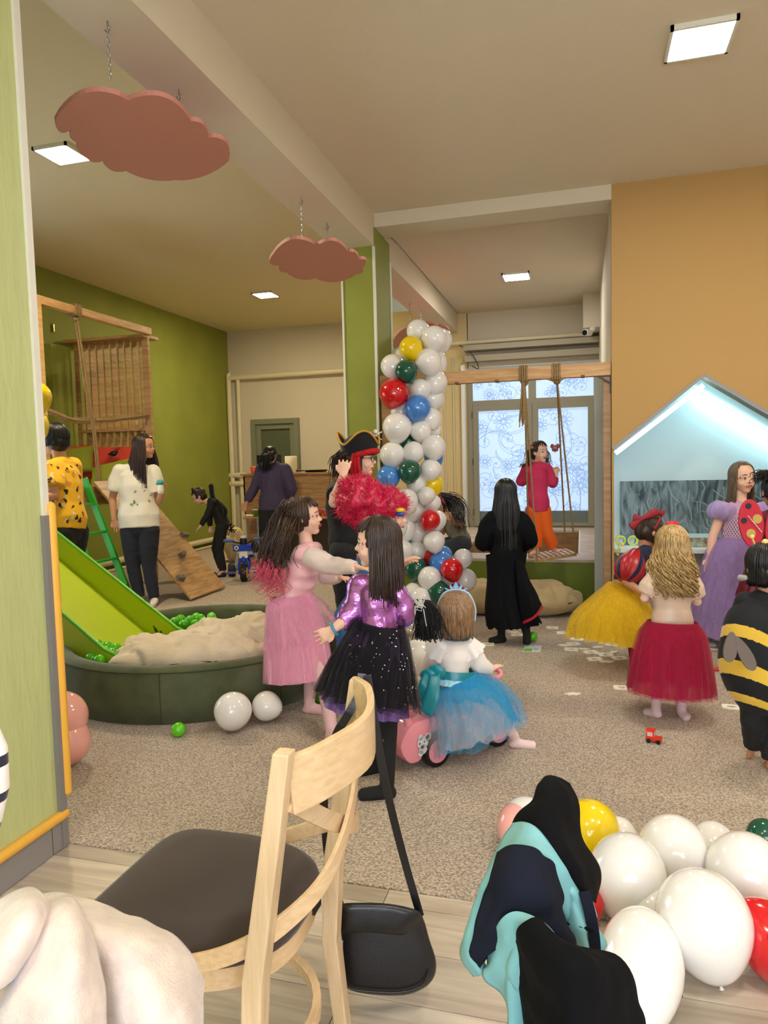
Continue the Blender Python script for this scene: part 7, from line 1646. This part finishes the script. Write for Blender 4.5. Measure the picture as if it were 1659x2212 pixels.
for i, (al, sc_) in enumerate(((.98, .95), (.45, 1.0))):
    f.skirt([(PD(628, 1286, 3.93), .122, .11), (PD(630, 1310, 3.93), .165*sc_, .14*sc_), (PD(640, 1390, 3.92), .185*sc_, .175*sc_), (PD(645, 1462, 3.92), .20*sc_, .19*sc_)], tulle('pink%d' % i, (248, 186, 212), al) if i else mat('skirt_pink', (242, 172, 200), .6, sheen=.4), 'skirt' if not i else 'tulle_layer', nf=9+5*i, amp=.035, seed=i)
f.skirt([(PD(628, 1288, 3.93), .124, .11), (PD(640, 1325, 3.93), .21, .16), (PD(655, 1372, 3.93), .26, .21)], tulle('pinkover', (246, 190, 214), .30), 'tulle_peplum', nf=17, amp=.07, seed=7, jag=.025)
bm = B()
for _ in range(120): p = PD(rr_.uniform(588, 712), rr_.uniform(1300, 1400), 3.72); ball(bm, p, .0022, seg=4, rings=3)
f.hair('brown', n=320, length=1.0, spread=.34, fringe=True, vol=1.06)
f.lock('brown', [[f.h(.0, -.3, .5), f.h(0, -.62, .1), PD(598, 1150, 3.9), PD(585, 1200, 3.9), PD(578, 1235, 3.9)], [f.h(-.2, -.3, .3), PD(615, 1145, 3.8), PD(605, 1200, 3.8), PD(600, 1245, 3.8)], [f.h(.2, -.3, .3), PD(605, 1130, 4.0), PD(580, 1180, 4.0), PD(574, 1220, 4.0)]], n=55, r=.004, sp=.05, wave=.015)
f.lock('magenta', [[PD(582, 1215, 3.86), PD(578, 1245, 3.86), PD(576, 1280, 3.86)], [PD(600, 1225, 3.8), PD(598, 1260, 3.8), PD(588, 1295, 3.8)], [PD(572, 1205, 3.95), PD(565, 1235, 3.95), PD(568, 1260, 3.95)]], n=34, r=.0026, sp=.06, wave=.03, name='pink_hair_ends', mt=mat('hair_pink', (214, 80, 110), .5))
# ---- girl in metallic purple
f = Fig('person with long dark hair in shiny metallic purple top and black glitter tulle skirt', 2.89, dict(head=(812, 1174), shL=(778, 1266, .02), shR=(854, 1272, 0), elL=(758, 1330, .0), wrL=(722, 1358, -.05), hdL=(708, 1366, -.05), elR=(876, 1330, .0), wrR=(868, 1352, .14), hdR=(850, 1352, .2),
        pel=(818, 1372), hipL=(800, 1390, 0), hipR=(838, 1390, 0), knL=(812, 1520, .1), knR=(838, 1535, 0), ankL=(812, 1628, .26), ankR=(836, 1700, .02), toeL=(776, 1640, .24), toeR=(782, 1716, .02)), k=.73, face=-98, hh=.205, sk='fair')
f.palm = {'L': UP}; f.body(); f.face(lips=(190, 90, 90), paint=(186, 96, 160), brow='dark'); f.socks((18, 17, 18), 'black')
f.top((168, 110, 178), 'metal_purple', sleeve=1.62, ex=.016, hem=-.02, mt=mat('foil_purple', (190, 122, 204), .24, metal=.85, bump=.5, bscale=16, stretch=(1, 1, 2.4)), fold=.014, f=(16, 16, 20), w=.97)
bm = B(); c = f.J['wrL']; d = (f.J['hdL']-c).normalized(); u = d.orthogonal().normalized(); v = d.cross(u); tube(bm, [c+u*(.026*math.cos(a))+v*(.026*math.sin(a)) for a in [2*math.pi*k/18 for k in range(19)]], .006, 7, r0=False, r1=False); obj('bracelet', bm, mat('bracelet_blue', (90, 170, 210), .5, bump=.8, bscale=300), f.root, smooth=True)
f.skirt([(PD(818, 1350, 2.89), .098, .085), (PD(812, 1390, 2.89), .125, .115), (PD(798, 1460, 2.88), .150, .14), (PD(786, 1530, 2.88), .175, .165)], mat('satin_violet', (96, 60, 130), .45, sheen=.3), 'underskirt', nf=9, amp=.07, seed=4)
for i, (al, sc_) in enumerate(((.72, .95), (.55, 1.03), (.42, 1.1))):
    f.skirt([(PD(820, 1348, 2.89), .106, .094), (PD(815, 1380, 2.89), .122*sc_, .112*sc_), (PD(804, 1440, 2.88), .160*sc_, .15*sc_), (PD(794, 1502+i*6, 2.88), .192*sc_, .18*sc_)], tulle('black%d' % i, (18, 12, 22), al), 'tulle_layer', nf=20-3*i, amp=.05+.02*i, seed=i*5, jag=.025)
bm = B()
for _ in range(90):
    t = rr_.random(); a = rr_.uniform(math.pi, 2*math.pi); C0 = PD(820, 1350, 2.89).lerp(PD(798, 1500, 2.88), t); r = .13+.065*t; c = C0+Vector((RT.x, RT.y, 0))*r*math.cos(a)-Vector((FW.x, FW.y, 0))*abs(r*math.sin(a)); ball(bm, c, .0028, seg=4, rings=3)
obj('glitter', bm, mat('glitter', (236, 232, 246), .2, metal=.8), f.root, kind='stuff')
f.hair('dark', n=460, length=1.95, spread=.44, fringe=True, vol=1.05, r=.0045, wave=.014, wl=5, clearang=72)
# ---- toddler on the ride-on car
f = Fig('toddler in white blouse with teal bow and blue tulle skirt, riding the pink car', 3.27, dict(head=(986, 1330), shL=(952, 1398), shR=(1012, 1398), elL=(930, 1436, .06), wrL=(948, 1456, .2), hdL=(962, 1460, .26), elR=(1036, 1436, .02), wrR=(1062, 1446, .08), hdR=(1074, 1438, .10),
        pel=(980, 1478), hipL=(962, 1496, .06), hipR=(1000, 1498, -.02), knL=(990, 1520, .26), knR=(1072, 1530, -.02), ankL=(1010, 1580, .25), ankR=(1112, 1592, 0, .05), toeL=(1040, 1590, .25), toeR=(1152, 1606, 0, .02)), k=.54, face=172, hh=.19, sk='fair', cat='person')
f.body(); f.socks((236, 210, 204), 'cream_rose')
f.top((240, 230, 222), 'white_blouse', sleeve=1.9, ex=.02, hem=-.10, fold=.006, sw=1.1)
for q in 'LR':
    a, e = f.J['sh'+q], f.J['el'+q]; bm = B(); ax = (e-a).normalized(); u = ax.orthogonal().normalized(); v = ax.cross(u); V = []
    for r_i in range(6): t = r_i/5; V.append([bm.verts.new(a-ax*.03+ax*(.065*t)+(u*math.cos(p_)+v*math.sin(p_))*(.044+.020*t)*(1+.10*t*math.sin(9*p_))) for p_ in [2*math.pi*k/54 for k in range(54)]])
    for x, y in zip(V, V[1:]):
        for k in range(54): bm.faces.new((x[k], x[(k+1) % 54], y[(k+1) % 54], y[k]))
    obj('shoulder_frill', bm, mat('frill_white', (240, 232, 224), .8), f.root, smooth=True)
bm = B(); nk = f.h(0, -.1, -.44)
for k in range(22):
    a = math.pi*(k+.5)/22; c = nk+f.lat()*(.056*math.cos(a))-Vector((FW.x, FW.y, 0))*(.056*math.sin(a))+Vector((0, 0, -.012)); ball(bm, c, (.004, .004, .008), seg=6, rings=5)
obj('collar_beads', bm, mat('bead_teal', (16, 84, 84), .3), f.root, smooth=True, kind='stuff')
Mteal = mat('satin_teal', (14, 128, 140), .28, sheen=.3)
f.skirt([(PD(982, 1444, 3.27), .100, .085), (PD(981, 1462, 3.27), .106, .09)], Mteal, 'sash', nf=5, amp=.01)
f.skirt([(PD(981, 1461, 3.27), .106, .09), (PD(980, 1474, 3.27), .116, .10)], mat('aqua_band', (150, 206, 220), .4), 'waistband', nf=22, amp=.03)
for i, (al, sc_) in enumerate(((.72, .80), (.46, .95), (.26, 1.1))):
    f.skirt([(PD(982, 1468, 3.27), .105, .095), (PD(988, 1490, 3.26), .165*sc_, .14*sc_), (PD(1012, 1535, 3.26), .195*sc_, .16*sc_), (PD(1024, 1580+6*i, 3.26), .222*sc_, .175*sc_)], tulle('aqua%d' % i, (52, 176, 226), al), 'tulle_layer', nf=13-2*i, amp=.07+.02*i, seed=i*2+1, jag=.025)
f.skirt([(PD(985, 1480, 3.27), .11, .10), (PD(1004, 1545, 3.24), .20, .18), (PD(1012, 1600, 3.22), .215, .20)], tulle('nude', (240, 216, 200), .28), 'petticoat', nf=9, amp=.06, seed=9, jag=.025)
# teal bow on the left hip
bc = PD(938, 1448, 3.13)
for a, b in ((PD(915, 1470, 3.12), .040), (PD(948, 1452, 3.11), .030)):
    bm = B(); ball(bm, (bc+a)/2, (.042, .012, .030), seg=14, rings=8); obj('bow_loop', bm, Mteal, f.root, smooth=True)
sheet(f, 'bow_tail', [[PD(930, 1450, 3.12), PD(950, 1452, 3.11)], [PD(918, 1500, 3.09), PD(948, 1510, 3.07)], [PD(908, 1535, 3.09), PD(930, 1550, 3.07)]], Mteal, .004)
sheet(f, 'bow_tail', [[PD(918, 1452, 3.12), PD(940, 1450, 3.12)], [PD(904, 1480, 3.11), PD(926, 1500, 3.09)], [PD(906, 1515, 3.12), PD(922, 1530, 3.10)]], Mteal, .004, 4)
f.hair('sandy', n=520, length=1.22, spread=.40, fringe=False, vol=1.2, r=.0036)
bm = B(); tube(bm, curve_pts([f.h(-.44, -.02, -.1), f.h(-.45, .0, .2), f.h(-.30, .0, .54), f.h(0, .0, .64), f.h(.30, .0, .54), f.h(.45, .0, .2), f.h(.44, -.02, -.1)], 24), .0055, 8); hbn = obj('hairband', bm, mat('hairband', (170, 196, 214), .4), f.root, smooth=True)
bm = B()
for sx_, sz, tl in ((0, .24, 0), (-.10, .18, -.5), (.10, .18, .5), (-.2, .09, -.8), (.2, .09, .8)):
    b_ = f.h(sx_*.7, .0, .60); tip_ = f.h(sx_+tl*.10, .0, .60+sz); s_ = f.H @ Vector((1, 0, 0))*.008*(1.6 if sx_ == 0 else 1); m_ = b_.lerp(tip_, .45); prism(bm, [b_, m_+s_, tip_, m_-s_], f.H @ Vector((0, .004, 0)))
obj('tiara_petals', bm, mat('tiara_blue', (130, 180, 224), .4), hbn)
# black yarn tassel with white cords
tt = thing('yarn_tassel', 'black yarn tassel wig with white cords between the purple sleeve and the toddler', 'tassel', PD(925, 1390, 3.12)); bm = B(); rr_ = random.Random(12)
for _ in range(420):
    a = Vector((rr_.gauss(0, .014), rr_.gauss(0, .014), 0)); L_ = rr_.uniform(.75, 1)
    p0 = PD(893, 1312, 3.1)+a; pts = [p0, PD(905, 1298, 3.1)+a, PD(922, 1312, 3.09)+a*1.2, PD(925, 1345, 3.08)+a*1.6+Vector((rr_.gauss(0, .008), 0, 0)), PD(928, 1398, 3.08)+a*2.2+Vector((rr_.gauss(0, .014), 0, rr_.gauss(0, .008)))]
    C = curve_pts(pts, 12)[:int(13*L_)]; tube(bm, C, .0022, 4, r0=False, r1=False)
obj('black_yarn', bm, mat('yarn_black', (12, 12, 14), .85), tt, kind='stuff')
bm = B()
for k in range(22):
    a = rr_.uniform(-.03, .05); tube(bm, [PD(900+rr_.uniform(-8, 14), 1302+rr_.uniform(-8, 14), 3.05)+Vector((rr_.uniform(-.015, .015), 0, rr_.uniform(-.012, .012)))*j for j in (-1, 0, 1)], .0014, 4)
tube(bm, [PD(915, 1316, 3.04), PD(918, 1335, 3.03), PD(921, 1352, 3.03)], .002, 4); obj('white_cords', bm, M_bead, tt, kind='stuff')
